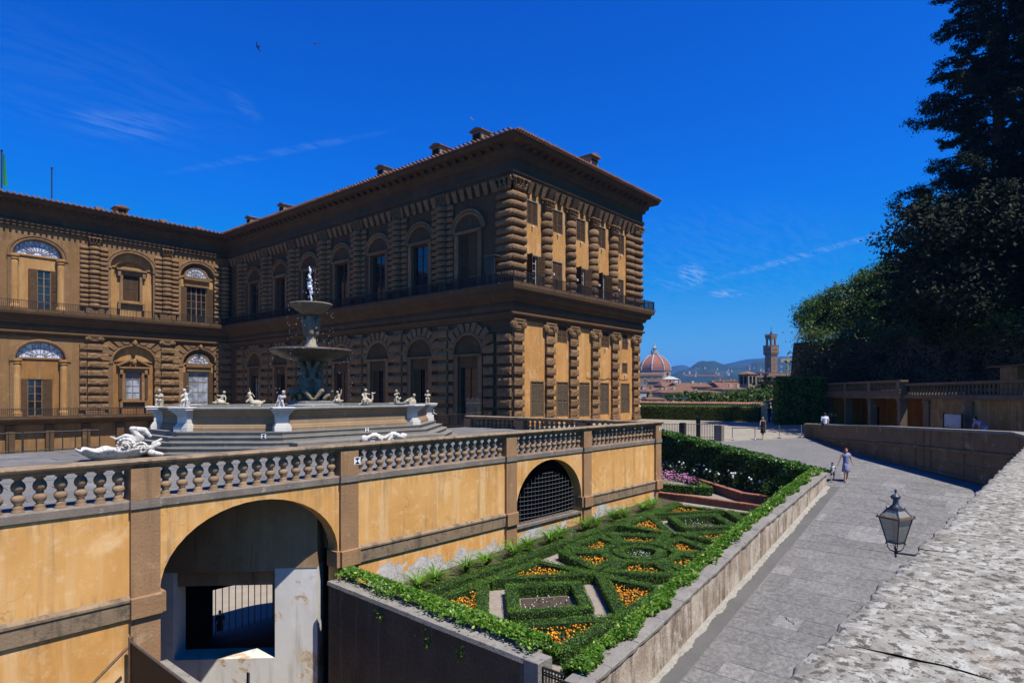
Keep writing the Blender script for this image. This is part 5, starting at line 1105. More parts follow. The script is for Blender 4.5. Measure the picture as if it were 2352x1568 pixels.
# brick edged terraces at the garden's end
M['brick'] = stone('old_brick', (.34,.13,.075), (.25,.10,.06), (.40,.24,.17), s=3., fine=18., bump=.6); M['brick_side'] = stone('old_brick_side', (.16,.085,.06), (.11,.065,.05), (.24,.17,.13), s=2., fine=14., streak=((.06,.045,.035),.6))
def lowwall(name, pts, z0, w, label, mt='brick_side'):
    r = root(name, (pts[0][0],pts[0][1],z0), label, 'wall', 'low brick walls of the garden'); mb = MB(); mb.sweep([(p[0],p[1],p[2]) for p in pts], [(-w/2,-1.2),(w/2,-1.2),(w/2,-.07),(-w/2,-.07),(-w/2,-1.2)]); mb.build('wall', M[mt], r)
    for (a, b) in zip(pts[:-1], pts[1:]):
        A, B = Vector(a), Vector(b); L = (B-A).length; n = max(1,int(L/.31)); d = (B-A)/n; ang = math.atan2(d.y,d.x)
        for i in range(n): link('brick', bk, None, r, loc=A+d*(i+.5)+Vector((0,0,-.07+random.uniform(-.006,.006))), rot=(0,-math.asin(d.z/d.length),ang+random.uniform(-.02,.02)))
bk = MB().box(-.145,.145,-.17,.17,0,.07,.01).mesh('brick'); bk.materials.append(M['brick'])
lowwall('brick_wall', [(35.4,19.8,-6.12),(35.4,16.2,-6.12),(35.0,11.6,-6.16),(34.9,9.5,-6.16)], -6.6, .3, 'lower brick edged wall behind the far parterre hedges')
lowwall('brick_wall', [(45.0,23.2,-5.45),(38.4,16.4,-5.62),(35.9,13.2,-5.7),(35.6,10.4,-5.72)], -6.2, .3, 'upper brick edged wall below the white roses')
mb = MB(); mb.v = [(35.5,9.4,-6.25),(35.6,19.9,-6.22),(45,24,-6.0),(37,14,-6.2),(35.9,10,-6.25)]; mb.f = [(0,4,3,2,1)]; struct('garden_ground', mb, M['gravel'])
mb = MB(); mb.v = [(35.7,10.0,-5.8),(36.0,13.3,-5.78),(38.5,16.5,-5.72),(45.1,23.3,-5.55),(44.2,22.9,-5.4),(35.2,9.2,-5.6)]; mb.f = [(0,5,4,3,2,1)]; struct('rose_border', mb, M['soil'])
zc = lambda x: -6.2+0*x
hedge('box_hedge', [(36.2,18.6),(36.6,15.6),(38.0,16.6)], False, .5, .5, 'dark box hedge in front of the pink flower bed beside the terrace corner', GRP, zc, .06, 200)
flowerbed([(36.5,19.2),(36.9,16.2),(38.6,17.6),(41,20.6),(39,21)], 260, 'pink flowering bed behind a dark box hedge beside the terrace corner', 'pink_petal', .06, True, None, zc, .75, 6)
for i in range(11):
    t = .06+i*.088; q = ia.lerp(ib, t)+inn*(.85+.15*math.sin(i*2.)); zz = -5.7; n = 150; c = np.array((q.x,q.y,zz+.42))+rng.normal(size=(n,3))*np.array((.22,.22,.24)); r = root('rose_bush', (q.x,q.y,zz), f'{["first","second","third","fourth","fifth","sixth","seventh","eighth","ninth","tenth","last"][i]} rose bush along the ivy bank, counted from the ramp parapet', 'rose bush', 'white rose bushes below the ivy bank')
    ta, tb_ = rand_axes(n, .07); quads('leaves', c, ta, tb_, M['flower_leaf'], r, 'stuff'); b = MB()
    for k in range(0 if i < 2 else random.randrange(3,7)): b.ell((q.x+random.gauss(0,.22), q.y+random.gauss(0,.22), zz+random.uniform(.45,.95)), .07, 6, 4)
    if b.v: b.build('blossoms', M['white_petal'], r, True)['kind'] = 'stuff'
# ================================================================ ramp, plaza, foreground parapet, curved wall, loggia
def pathmat():
    t = NT('ramp_surface'); n1 = t.noise(.35, 6, .6); n2 = t.noise(9, 8, .8); n3 = t.noise(3.2, 6, .65); n4 = t.voro(34)
    c = t.mix(t.ramp(n1, .3, .7), (.128,.124,.119), (.16,.154,.147)); c = t.mix(t.ramp(n2, .50, .64, 0, .75), c, (.235,.225,.21)); c = t.mix(t.ramp(n2, .48, .36, 0, .7), c, (.065,.062,.058)); c = t.mix(t.ramp(n3, .52, .72, 0, .45), c, (.19,.183,.172))
    v = t.scaled((.6,3.5,1)); c = t.mix(t.ramp(t.noise(1.6, 6, .6, v), .52, .72, 0, .4), c, (.195,.188,.18))
    return t.done(c, .9, t.math('ADD', n2, t.math('MULTIPLY', n4, .5)), .5, .02)
M['path'] = pathmat(); M['plaza'] = stone('plaza_gravel', (.31,.275,.215), (.26,.23,.18), (.37,.34,.28), s=.5, fine=30., bump=.4)
mb = MB()
def yhi(x): return PYo(x)+.05 if x <= 34.5 else (9.2+(x-35.)*1.489 if x < 44.2 else 60.)
xs = [-8+i*1.0 for i in range(43)]+[34.5,34.51,35.2,36,37,38,39,40,41,42,43,44.19]
xs = sorted(set(xs)); 
for a, b in zip(xs[:-1], xs[1:]):
    ya, yb = [max(9.0, yhi(q)) if q > 34.5 else yhi(q) for q in (a+1e-4, b-1e-4)]
    for k in range(6):
        f0, f1 = k/6, (k+1)/6; g = lambda y0, y1, f: y0+(y1-y0)*f
        mb.quad((a,g(.6,ya,f0),ZP(a)),(b,g(.6,yb,f0),ZP(b)),(b,g(.6,yb,f1),ZP(b)),(a,g(.6,ya,f1),ZP(a)))
ramp = struct('ramp_path', mb, M['path'])
mb = MB(); X = [43.6+i*1.2 for i in range(30)]; Y = [.6+i*1.5 for i in range(38)]; nX = len(X)
mb.add([(x, y, ZP(x, y)-(.03 if x < 55 else 0)) for y in Y for x in X], [(j*nX+i, j*nX+i+1, (j+1)*nX+i+1, (j+1)*nX+i) for j in range(len(Y)-1) for i in range(nX-1)]); struct('plaza_ground', mb, M['plaza'])
mb = MB(); X = [44.19+i*.78 for i in range(13)]
for a, b in zip(X[:-1], X[1:]):
    ya, yb = 22.9-(a-44.2)*.9, 22.9-(b-44.2)*.9
    for k in range(12): f0, f1 = k/12, (k+1)/12; Q = [(a,.6+(ya-.6)*f0),(b,.6+(yb-.6)*f0),(b,.6+(yb-.6)*f1),(a,.6+(ya-.6)*f1)]; mb.quad(*[(q[0],q[1],ZP(q[0],q[1])) for q in Q])
struct('ramp_path', mb, M['path'])
M['slab'] = stone('path_slab', (.20,.195,.188), (.165,.16,.155), (.25,.243,.23), s=1.5, fine=30., bump=.25, var=.35)
rs = random.Random(21); x = 11.2; row = 0; n_sl = 0; tones = []
for k, tone in enumerate((1., .94, 1.07, 1.25, .86)):
    t = NT('flagstone_%d' % k); n1 = t.noise(7, 8, .8); n2 = t.noise(1.1, 6, .65); c = t.mix(t.ramp(n1, .38, .66), tuple(q*tone for q in (.115,.110,.103)), tuple(q*tone for q in (.215,.207,.195))); c = t.mix(t.ramp(n2, .5, .72, 0, .5), c, tuple(q*tone for q in (.20,.19,.175))); tones.append(t.done(c, .9, n1, .5, .02))
while x < 44.:
    w = rs.uniform(.62,1.05); y = .75; top = (PYo(x)-.66) if x < 34.2 else 8.6
    while y < top-.3:
        l = min(rs.uniform(.7,1.7), top-y); x0, x1, y0, y1 = x+.008, x+w-.008, y+.008, y+l-.008; dz = rs.uniform(.004,.012); mb = MB(); z0, z1 = ZP(x0), ZP(x1); j = [rs.uniform(-.012,.012) for _ in range(4)]
        mb.hexa([(x0+j[0],y0,z0-.03),(x1+j[1],y0,z1-.03),(x1+j[2],y1,z1-.03),(x0+j[3],y1,z0-.03),(x0+j[0],y0,z0+dz),(x1+j[1],y0,z1+dz),(x1+j[2],y1,z1+dz),(x0+j[3],y1,z0+dz)])
        if n_sl < 290: mb.build('paving_slab', rs.choice(tones[:3]) if rs.random() < .86 else tones[rs.choice((3,4))], ramp); n_sl += 1
        y += l
    x += w; row += 1
M['gutter'] = stone('gutter_stone', (.135,.13,.125), (.11,.106,.10), s=.8, fine=20.); M['mortar'] = stone('pale_mortar', (.40,.38,.33), (.30,.28,.24), (.15,.14,.12), s=5., fine=24., bump=1., dist=.05)
mb = MB(); mm = MB(); rr = random.Random(2)
for i in range(90):
    a = 12.1+i*.249; b = a+.249
    mb.quad((a,PYo(a)-.62,ZP(a)+.010),(b,PYo(b)-.62,ZP(b)+.010),(b,PYo(b)-.1,ZP(b)+.016),(a,PYo(a)-.1,ZP(a)+.016))
mb.build('gutter', M['gutter'], ramp)
px0 = 12.1; w0 = .2
while px0 < 34.4:
    b = px0+rr.uniform(.05,.14); w1 = .7*w0+.3*rr.uniform(.04,.34); mm.add([(px0,PYo(px0)-w0,ZP(px0)+.02),(b,PYo(b)-w1,ZP(b)+.02),(b,PYo(b)+.02,ZP(b)+.08),(px0,PYo(px0)+.02,ZP(px0)+.08)], [(0,1,2,3)]); px0 = b; w0 = w1
mm.build('mortar_edge', M['mortar'], ramp)
M['crack'] = plain('crack', (.03,.028,.026), .9)
for k, (x0, y0, x1, y1) in enumerate(((33.4,6.0,31.2,4.2),(34.6,5.6,33.2,3.8),(27.9,6.9,27.7,5.9),(34.9,7.0,34.2,6.2),(20.4,6.2,20.1,5.8))):
    mb = MB(); pts = []; n = 12
    for i in range(n+1):
        t = i/n; pts.append((x0+(x1-x0)*t+rr.uniform(-.06,.06), y0+(y1-y0)*t+rr.uniform(-.06,.06)))
    for (a, b) in zip(pts[:-1], pts[1:]): d = Vector((b[1]-a[1],a[0]-b[0])).normalized()*.012; mb.quad((a[0]-d.x,a[1]-d.y,ZP(a[0])+.0145),(b[0]-d.x,b[1]-d.y,ZP(b[0])+.0145),(b[0]+d.x,b[1]+d.y,ZP(b[0])+.0145),(a[0]+d.x,a[1]+d.y,ZP(a[0])+.0145))
    mb.build('crack', M['crack'], ramp)
# ------------------------------------------------------------- broad lichened parapet in the foreground
def lichen():
    t = NT('lichened_stone'); v = t.scaled((1.,1.,1.)); n1 = t.noise(1.1, 7, .62); n2 = t.noise(5.5, 8, .7, dist=.6); n3 = t.noise(8.5, 8, .74); n4 = t.noise(55, 4, .7)
    c = t.mix(t.ramp(n1, .36, .64), (.215,.20,.165), (.30,.285,.24)); c = t.mix(t.ramp(n2, .50, .58, 0, .9), c, (.41,.40,.345)); c = t.mix(t.ramp(n4, .45, .7, 0, .35), c, (.14,.13,.11))
    c = t.mix(t.ramp(n3, .52, .56, 0, .92), c, (.082,.070,.056)); c = t.mix(t.math('MULTIPLY', t.ramp(n2, .44, .34), .7), c, (.13,.11,.085)); c = t.mix(t.ramp(t.noise(2.3, 6, .65), .60, .74, 0, .6), c, (.22,.155,.09))
    h = t.math('ADD', t.math('MULTIPLY', n3, -1.), t.math('MULTIPLY', n4, .35)); return t.done(c, .95, h, .6, .02, spec=.08)
M['lichen'] = lichen(); M['wallside'] = stone('ramp_wall_stone', (.24,.155,.080), (.17,.108,.056), (.34,.235,.13), s=.7, fine=9., bump=.6, streak=((.05,.04,.03), .85))
fw = root('foreground_parapet', (8, .6, -6), 'broad lichen covered stone parapet in the foreground above the ramp', 'parapet')
def FYe(x): return 1.50-.0315*x     # outer edge
def lump(x, y): return .016*math.sin(x*3.1+y*2.)+.012*math.sin(x*7.7-y*5.1)+.008*math.sin(x*15.+y*11.)+.006*math.sin(x*31.-y*23.)
JX = [-3.,1.4,5.56,9.6,14.18,18.6,23.2,27.8,34.6]
for a, b in zip(JX[:-1], JX[1:]):
    mb = MB(); g = .007; nx = max(12, int((b-a)*(9 if a < 15 else 4))); ny = 18
    def fn(u, v, a=a, b=b):
        x = a+g+(b-a-2*g)*u; e = min(u,1-u)*(b-a); k = v*ny
        if k <= 2: prof = [(0,-.24),(.045,-.12),(.05,-.035)][int(k)]; y = FYe(x)+prof[0]-.0+.02*math.sin(x*5.3)+.012*math.sin(x*17); z = -2.0+prof[1]
        else: f = (k-3)/(ny-3); y = FYe(x)+.02-.02*0+(-2.3*f)+(.02*math.sin(x*5.3)+.012*math.sin(x*17))*(1-f); z = -2.0+.012*min(1,f*8)
        x += .02*math.sin(y*4.+a)*(1 if e < .1 else 0); zz = z+lump(x,y)*(.55 if k > 2 else .3)-(.025*max(0,1-e/.06)); return (x, y, zz)
    mb.grid(nx, ny, fn); mb.f = [f[::-1] for f in mb.f]; mb.build('capstone', M['lichen'], fw, True)
mb = MB(); mb.hexa([(-3,-1.0,-12),(34.6,-1.0,-12),(34.6,FYe(34.6)-.06,-12),(-3,FYe(-3)-.06,-12),(-3,-1.0,-2.05),(34.6,-1.0,-2.05),(34.6,FYe(34.6)-.06,-2.05),(-3,FYe(-3)-.06,-2.05)]); mb.build('wall', M['wallside'], fw)
# ------------------------------------------------------------- wall along the bend and raised ground behind it
WP = [(33.8,.30,-1.92),(36.0,1.1,-1.8),(43.5,7.6,-2.05),(48.6,11.1,-2.3),(53.6,14.3,-2.5)]
bw = root('bend_wall', (43.5,7.6,-4.5), 'long shaded stone retaining wall with sloping mouldings along the outer side of the bend', 'wall')
mb = MB(); mb.sweep(WP, [(.0,-5.),(.0,.0),(-.3,.0),(-.3,-5.)] [::-1]); mb = MB()
for (a, b) in zip(WP[:-1], WP[1:]):
    d = Vector((b[0]-a[0], b[1]-a[1])).normalized(); n = Vector((-d.y, d.x))
    def slab(o0, o1, za0, za1, zb0, zb1): mb.hexa([(a[0]+n.x*o0,a[1]+n.y*o0,za0),(b[0]+n.x*o0,b[1]+n.y*o0,zb0),(b[0]+n.x*o1,b[1]+n.y*o1,zb0),(a[0]+n.x*o1,a[1]+n.y*o1,za0),(a[0]+n.x*o0,a[1]+n.y*o0,za1),(b[0]+n.x*o0,b[1]+n.y*o0,zb1),(b[0]+n.x*o1,b[1]+n.y*o1,zb1),(a[0]+n.x*o1,a[1]+n.y*o1,za1)])
    slab(-.5, 0, a[2]-5, a[2]-.06, b[2]-5, b[2]-.06); slab(.0, .10, a[2]-1.12, a[2]-.98, b[2]-1.05, b[2]-.92)
    fa, fb = (53.6-a[0])/19.8, (53.6-b[0])/19.8; slab(.0, .09, a[2]-1.2-1.55*fa, a[2]-1.08-1.5*fa, b[2]-1.2-1.55*fb, b[2]-1.08-1.5*fb); slab(0, .06, a[2]-1.2-.75*fa, a[2]-1.14-.7*fa, b[2]-1.2-.75*fb, b[2]-1.14-.7*fb)
mb.box(53.2,54.1,13.9,14.7,-4.5,-2.42,.03); mb.build('wall', M['wallside'], bw)
for (a, b) in zip(WP[:-1], WP[1:]):
    d = Vector((b[0]-a[0], b[1]-a[1])).normalized(); n = Vector((-d.y, d.x)); mb = MB(); slab(-.58, .07, a[2]-.06, a[2]+.07, b[2]-.06, b[2]+.07); mb.build('coping', M['coping'], bw)
mb = MB(); mb.v = [(30,.25,-2.95),(36.2,.6,-2.95),(43.8,7.3,-3.1),(53.8,13.9,-3.55),(72,25,-3.4),(90,10,-3.3),(60,-30,-3.),(10,-30,-2.95),(10,-.9,-2.95)]; mb.f = [tuple(range(9))]; struct('upper_ground', mb, M['plaza'])
# ------------------------------------------------------------- loggia
lg = root('loggia', (58.7,11.8,-3.5), 'low shaded loggia with square pillars, ochre back wall and a balustrade on its roof', 'loggia')
FG = Fac((65.4,15.9), R_(211.4))
M['loggia_stone'] = stone('loggia_stone', (.19,.135,.08), (.145,.10,.06), (.24,.18,.115), s=1., fine=14., streak=((.1,.08,.06), .5)); M['loggia_ochre'] = plaster('loggia_ochre', (.42,.15,.025), (.34,.12,.022), (.44,.22,.06), (.16,.08,.035), s=.5)
M['loggia_wall'] = plaster('loggia_yellow', (.30,.175,.06), (.23,.13,.044), (.38,.28,.16), (.11,.07,.036), s=.35)
def gb(mb, nm, mt, parent=None): return FG.build(mb, nm, M[mt], parent or lg)
for s in (0,5.2,10.4,15.6):
    mb = MB(); fbox(mb, s-.24, s+.24, -.24, .24, -3.7, -.55); fbox(mb, s-.3, s+.3, -.3, .3, -.55, -.4); gb(mb, 'pillar', 'loggia_stone')
mb = MB(); fbox(mb, -.3, 15.9, -.3, .26, -.4, -.05); gb(mb, 'beam', 'loggia_stone'); mb = MB(); fbox(mb, -.4, 16.0, -4, .36, -.05, .08); gb(mb, 'roof_slab', 'loggia_stone')
mb = MB(); fbox(mb, -.3, 16, -3.6, -3.3, -3.7, -.06); fbox(mb, -.4,-.1,-3.5,-.2,-3.7,-.06); gb(mb, 'back_wall', 'loggia_ochre')
for s0 in (2.2,7.4,12.2): mb = MB(); fbox(mb, s0, s0+1.1, -3.32, -3.2, -3.6, -1.2); gb(mb, 'door', 'shutter')
mb = MB(); fbox(mb, -.35, 15.95, -.2, .26, .08, .2); fbox(mb, -.4, 16, -.24, .3, .82, .96); gb(mb, 'handrail', 'loggia_stone')
lbm = MB(); lbm.lathe([(.09,0),(.09,.06),(.05,.1),(.1,.28),(.055,.46),(.05,.52),(.09,.58),(.09,.62)], 8, caps=False); lbm = lbm.mesh('baluster', True); lbm.materials.append(M['loggia_stone'])
for s0 in (0,5.2,10.4):
    for i in range(11): FG.put(lbm, 'baluster', s0+.48+i*.425, .03, .2, None, lg)
for s in (0,5.2,10.4,15.6): mb = MB(); fbox(mb, s-.26, s+.26, -.18, .28, .2, .82); gb(mb, 'pedestal', 'loggia_stone')
for i, (s0, z0, w_, h_) in enumerate(((12.9,-2.3,.35,.4),(13.9,-2.5,.4,.55))): mb = MB(); fbox(mb, s0, s0+w_, -3.28, -3.26, z0, z0+h_); gb(mb, 'notice', 'marker_white')
lw = root('terrace_house_wall', FG.P(22,0,-3.4), 'stained yellow garden wall with a balustrade above, right of the loggia', 'wall')
mb = MB(); fbox(mb, 18.6, 36, -.5, -.1, -3.6, -.35); gb(mb, 'wall', 'loggia_wall', lw); mb = MB(); fbox(mb, 15.9, 18.6, -1.8, -1.4, -3.6, -.2); fbox(mb, 18.4,18.7,-1.8,-.1,-3.6,-.2); gb(mb, 'wall', 'loggia_wall', lw)
mb = MB(); fbox(mb, 16.2, 18.3, -1.42, -1.3, -3.6, -.9)
for i in range(16): fbox(mb, 16.25+i*.13, 16.28+i*.13, -1.3, -1.27, -3.5, -1.0)
gb(mb, 'gate', 'iron', lw)
for s in (19.0,24.0,29.5): mb = MB(); fbox(mb, s-.35, s+.35, -.1, .0, -3.5, -.5); fbox(mb, s-.42, s+.42, -.1, .05, -.7, -.5); gb(mb, 'pilaster', 'loggia_stone', lw)
mb = MB(); fbox(mb, 15.9, 36, -.55, .05, -.35, -.1); fbox(mb, 15.9, 36, -.5, .0, .55, .7); gb(mb, 'handrail', 'loggia_stone', lw)
for i in range(48): FG.put(lbm, 'baluster', 16.4+i*.4, -.25, -.1, None, lw, scale=(1,1,1.05))
mb = MB(); fbox(mb, 17.6, 19.4, -6, -5.2, -.2, 1.75); gb(mb, 'stub_wall', 'loggia_wall', lw)
mb = MB(); fbox(mb, 16.5, 25, -6.4, -5.0, 1.75, 1.85); gb(mb, 'stub_roof', 'loggia_stone', lw)
# information board
M['board'] = plain('map_board', (.42,.47,.50), .4, v=.12, s=3.)
bd = root('information_board', FG.P(22.4,.7,-3.3), 'pale map board on two dark posts in front of the yellow wall', 'information board')
mb = MB(); fbox(mb, 22.7,24.5,.62,.66,-2.0,-1.25); gb(mb, 'panel', 'board', bd)
for s in (22.6,24.6): mb = MB(); fbox(mb, s-.04, s+.04, .6, .68, -3.4, -1.15); gb(mb, 'post', 'iron', bd)
# ------------------------------------------------------------- wall lantern
M['lamp_iron'] = plain('lantern_iron', (.045,.058,.080), .4, .2, .5); M['lamp_rust'] = plain('lantern_rust', (.16,.09,.05), .6); 
def lampglass():
    t = NT('lantern_glass'); n = t.noise(7, 4); t.done(t.mix(n, (.42,.41,.32), (.25,.245,.19)), .2, None, spec=.6); t.b.inputs['Alpha'].default_value = .8; t.b.inputs['Transmission Weight'].default_value = .3; return t.m
M['lamp_glass'] = lampglass()
LP = Vector((10.25,1.61,-2.27)); la = root('wall_lantern', LP, 'four sided iron lantern with domed blue grey top on a bracket from the parapet', 'lantern', rz=R_(-25)); la.scale = (.68,.68,1.05)
def lpart(mb, nm, mt, smooth=False): return mb.build(nm, M[mt], la, smooth, True)
def fr(z0, h0, z1, h1, w=.012): 
    mb = MB()
    for sx, sy in ((-1,-1),(1,-1),(1,1),(-1,1)): mb.tube([(sx*h0,sy*h0,z0),(sx*h1,sy*h1,z1)], w, 5)
    return mb
mb = fr(.16,.115,.48,.215); 
for z, h in ((.16,.12),):
    for sx, sy in ((-1,0),(1,0),(0,-1),(0,1)): mb.box(-h if sx == 0 else sx*h-.012, h if sx == 0 else sx*h+.012, -h if sy == 0 else sy*h-.012, h if sy == 0 else sy*h+.012, z-.014, z+.014)
m2 = fr(.50,.205,.60,.115,.011); mb.add(m2.v, m2.f)
for sx, sy in ((-1,0),(1,0),(0,-1),(0,1)): h = .12; mb.box(-h if sx == 0 else sx*h-.01, h if sx == 0 else sx*h+.01, -h if sy == 0 else sy*h-.01, h if sy == 0 else sy*h+.01, .59, .612)
lpart(mb, 'frame', 'lamp_iron')
mb = MB()
for sx, sy in ((-1,0),(1,0),(0,-1),(0,1)): h = .225; mb.box(-h-.03 if sx == 0 else sx*h-.026, h+.03 if sx == 0 else sx*h+.026, -h-.03 if sy == 0 else sy*h-.026, h+.03 if sy == 0 else sy*h+.026, .48+.001*(sx == 0), .503+.001*(sx == 0))
lpart(mb, 'eaves', 'lamp_rust')
for k in range(4):
    mb = MB(); T = Matrix.Rotation(k*math.pi/2, 3, 'Z'); mb.v = [tuple(T @ Vector(v)) for v in ((-.112,-.113,.17),(.112,-.113,.17),(.208,-.21,.475),(-.208,-.21,.475))]; mb.f = [(0,1,2,3)]; lpart(mb, 'pane', 'lamp_glass')
    mb = MB(); mb.v = [tuple(T @ Vector(v)) for v in ((-.2,-.2,.51),(.2,-.2,.51),(.112,-.112,.595),(-.112,-.112,.595))]; mb.f = [(0,1,2,3)]; lpart(mb, 'pane', 'lamp_glass')
mb = MB(); mb.lathe([(.125,.60),(.12,.625),(.07,.655),(.055,.68),(.05,.725),(.085,.745),(.098,.762),(.095,.775),(.05,.80),(.012,.808),(.012,.822),(.026,.838),(.028,.852),(.018,.868),(0.002,.872)], 18); lpart(mb, 'dome', 'lamp_iron', True)
mb = MB()
for k in range(4): a = k*math.pi/2+.785; c_, s_ = math.cos(a), math.sin(a); mb.tube([(.155*c_,.155*s_,.15),(.15*c_,.15*s_,.09),(.10*c_,.10*s_,.045),(.02*c_,.02*s_,.03)], .009, 5)
mb.lathe([(.004,-.055),(.022,-.04),(.026,-.02),(.012,-.008),(.03,.0),(.034,.02),(.02,.035),(.022,.06),(.012,.09),(.008,.12),(.003,.135)], 10)
for sx, sy in ((-1,-1),(1,-1),(1,1),(-1,1)): mb.ell((sx*.125,sy*.125,.135), .014, 6, 4); mb.ell((sx*.235,sy*.235,.515), .012, 6, 4); mb.ell((sx*.12,sy*.12,.625), .012, 6, 4)
lpart(mb, 'cradle', 'lamp_iron')
mb = MB(); T = Matrix.Rotation(R_(25), 3, 'Z'); mb.tube([tuple(T @ Vector(v)) for v in ((0,0,.012),(.08,-.35,.004),(.1,-.75,0.))], .014, 6); lpart(mb, 'bracket', 'lamp_iron')
# ------------------------------------------------------------- barrier posts, fences
M['chrome'] = plain('steel_post', (.55,.55,.55), .25, .9); M['belt'] = plain('black_belt', (.02,.02,.025), .7)
STP = [(49.58,19.1),(50.26,17.54),(52.36,16.33),(53.0,14.82)]; nmz = ['beside the grey pier','left of the walker in black','right of the walker in black','next to the bend wall end']
for i, (x, y) in enumerate(STP):
    z = ZP(x); r = root('barrier_post', (x,y,z), f'silver barrier post {nmz[i]}', 'barrier post', 'belt barrier posts across the path'); mb = MB(); mb.lathe([(.17,0),(.17,.02),(.05,.06),(.032,.08),(.032,.94),(.04,.95),(.04,1.02)], 12, (x,y,z)); mb.build('post', M['chrome'], r)
    if i in (0,2):
        q = STP[i+1]; mb = MB(); d = Vector((q[0]-x,q[1]-y)).normalized(); mb.hexa([(x+d.y*.01,y-d.x*.01,z+.94),(q[0]+d.y*.01,q[1]-d.x*.01,ZP(q[0])+.94),(q[0]-d.y*.01,q[1]+d.x*.01,ZP(q[0])+.94),(x-d.y*.01,y+d.x*.01,z+.94),(x+d.y*.01,y-d.x*.01,z+1.0),(q[0]+d.y*.01,q[1]-d.x*.01,ZP(q[0])+1.0),(q[0]-d.y*.01,q[1]+d.x*.01,ZP(q[0])+1.0),(x-d.y*.01,y+d.x*.01,z+1.0)]); mb.build('belt', M['belt'], r)
mb = MB(); q = STP[3]; mb.tube([(q[0],q[1],ZP(q[0])+.97),(53.7,13.9,-2.65)], .022, 5); thing('barrier_belt', mb, M['belt'], 'black belt from the last barrier post to the bend wall', 'belt')
fr_ = root('iron_railing', (46.5,21.5,-3.7), 'dark iron railing with a square grey end pier above the ivy bank', 'railing')
fa, fb = Vector((45.6,24.5)), Vector((48.2,19.9)); mb = MB()
for i in range(44):
    q = fa.lerp(fb, i/43); mb.box(q.x-.014,q.x+.014,q.y-.014,q.y+.014,-3.7,-2.45)
for zz in (-3.5,-2.45): mb.tube([(fa.x,fa.y,zz),(fb.x,fb.y,zz)], .025, 5)
mb.build('bars', M['iron'], fr_); q = fa.lerp(fb,.52); mb = MB(); mb.box(q.x-.2,q.x+.2,q.y-.2,q.y+.2,-3.8,-2.35,.03); mb.build('post', M['iron'], fr_); mb = MB(); mb.box(48.0,48.55,19.35,19.95,-3.9,-2.5,.03); mb.build('end_pier', M['grey_stone'], fr_)
mb = MB(); q = fa.lerp(fb,.78); mb.box(q.x+.6,q.x+.68,q.y+.3,q.y+.65,-3.6,-1.95); thing('sign_post', mb, M['iron'], 'narrow dark sign slab standing behind the iron railing', 'sign')
# dark screen and handrails by the lower stair
M['screen'] = plain('black_screen', (.02,.02,.019), .7); M['rust'] = plain('rusty_pole', (.20,.13,.085), .6, .3)
sc = root('screen_fence', (5.85,17,-9), 'black mesh screen fence on posts running out from the terrace wall at the bottom', 'fence')
mb = MB(); mb.box(5.84,5.87,12.6,18.1,-10,-6.45); mb.build('mesh_panel', M['screen'], sc); mb = MB(); mb.tube([(5.855,18.1,-6.42),(5.855,12.6,-6.5)], .03, 6); mb.build('top_rail', M['iron_grey'], sc); mb = MB(); mb.box(5.81,5.9,17.95,18.04,-10,-6.3); mb.build('post', M['rust'], sc)
mb = MB(); mb.tube([(5.74,17.85,-6.5),(2.2,17.75,-9.4)], .035, 6); thing('handrail', mb, M['rust'], 'slanting rusty handrail pole descending along the terrace wall', 'handrail')
mb = MB(); mb.tube([(3.55,17.3,-6.9),(3.55,17.3,-9.5)], .03, 6); mb.tube([(3.55,17.3,-6.92),(4.3,16.5,-8.6)], .02, 6); 
for k in range(6): mb.tube([(3.6+k*.1,17.25-k*.1,-7.05-k*.22),(3.6+k*.1,17.25-k*.1,-9.)], .008, 4)
thing('stair_railing', mb, M['iron'], 'small dark stair railing at the bottom left below the plaster wall', 'railing')
mb = MB(); mb.box(6.25,6.75,12.8,18.0,-12,-7.15,.03); thing('stub_wall', mb, M['coping'], 'rough stone wall top behind the black screen at the arch foot', 'wall')
mb = MB(); mb.box(8.6,8.64,17.2,17.32,-10,-7.95); thing('metal_post', mb, M['iron_grey'], 'short grey metal post in front of the white wall in the arch', 'post')
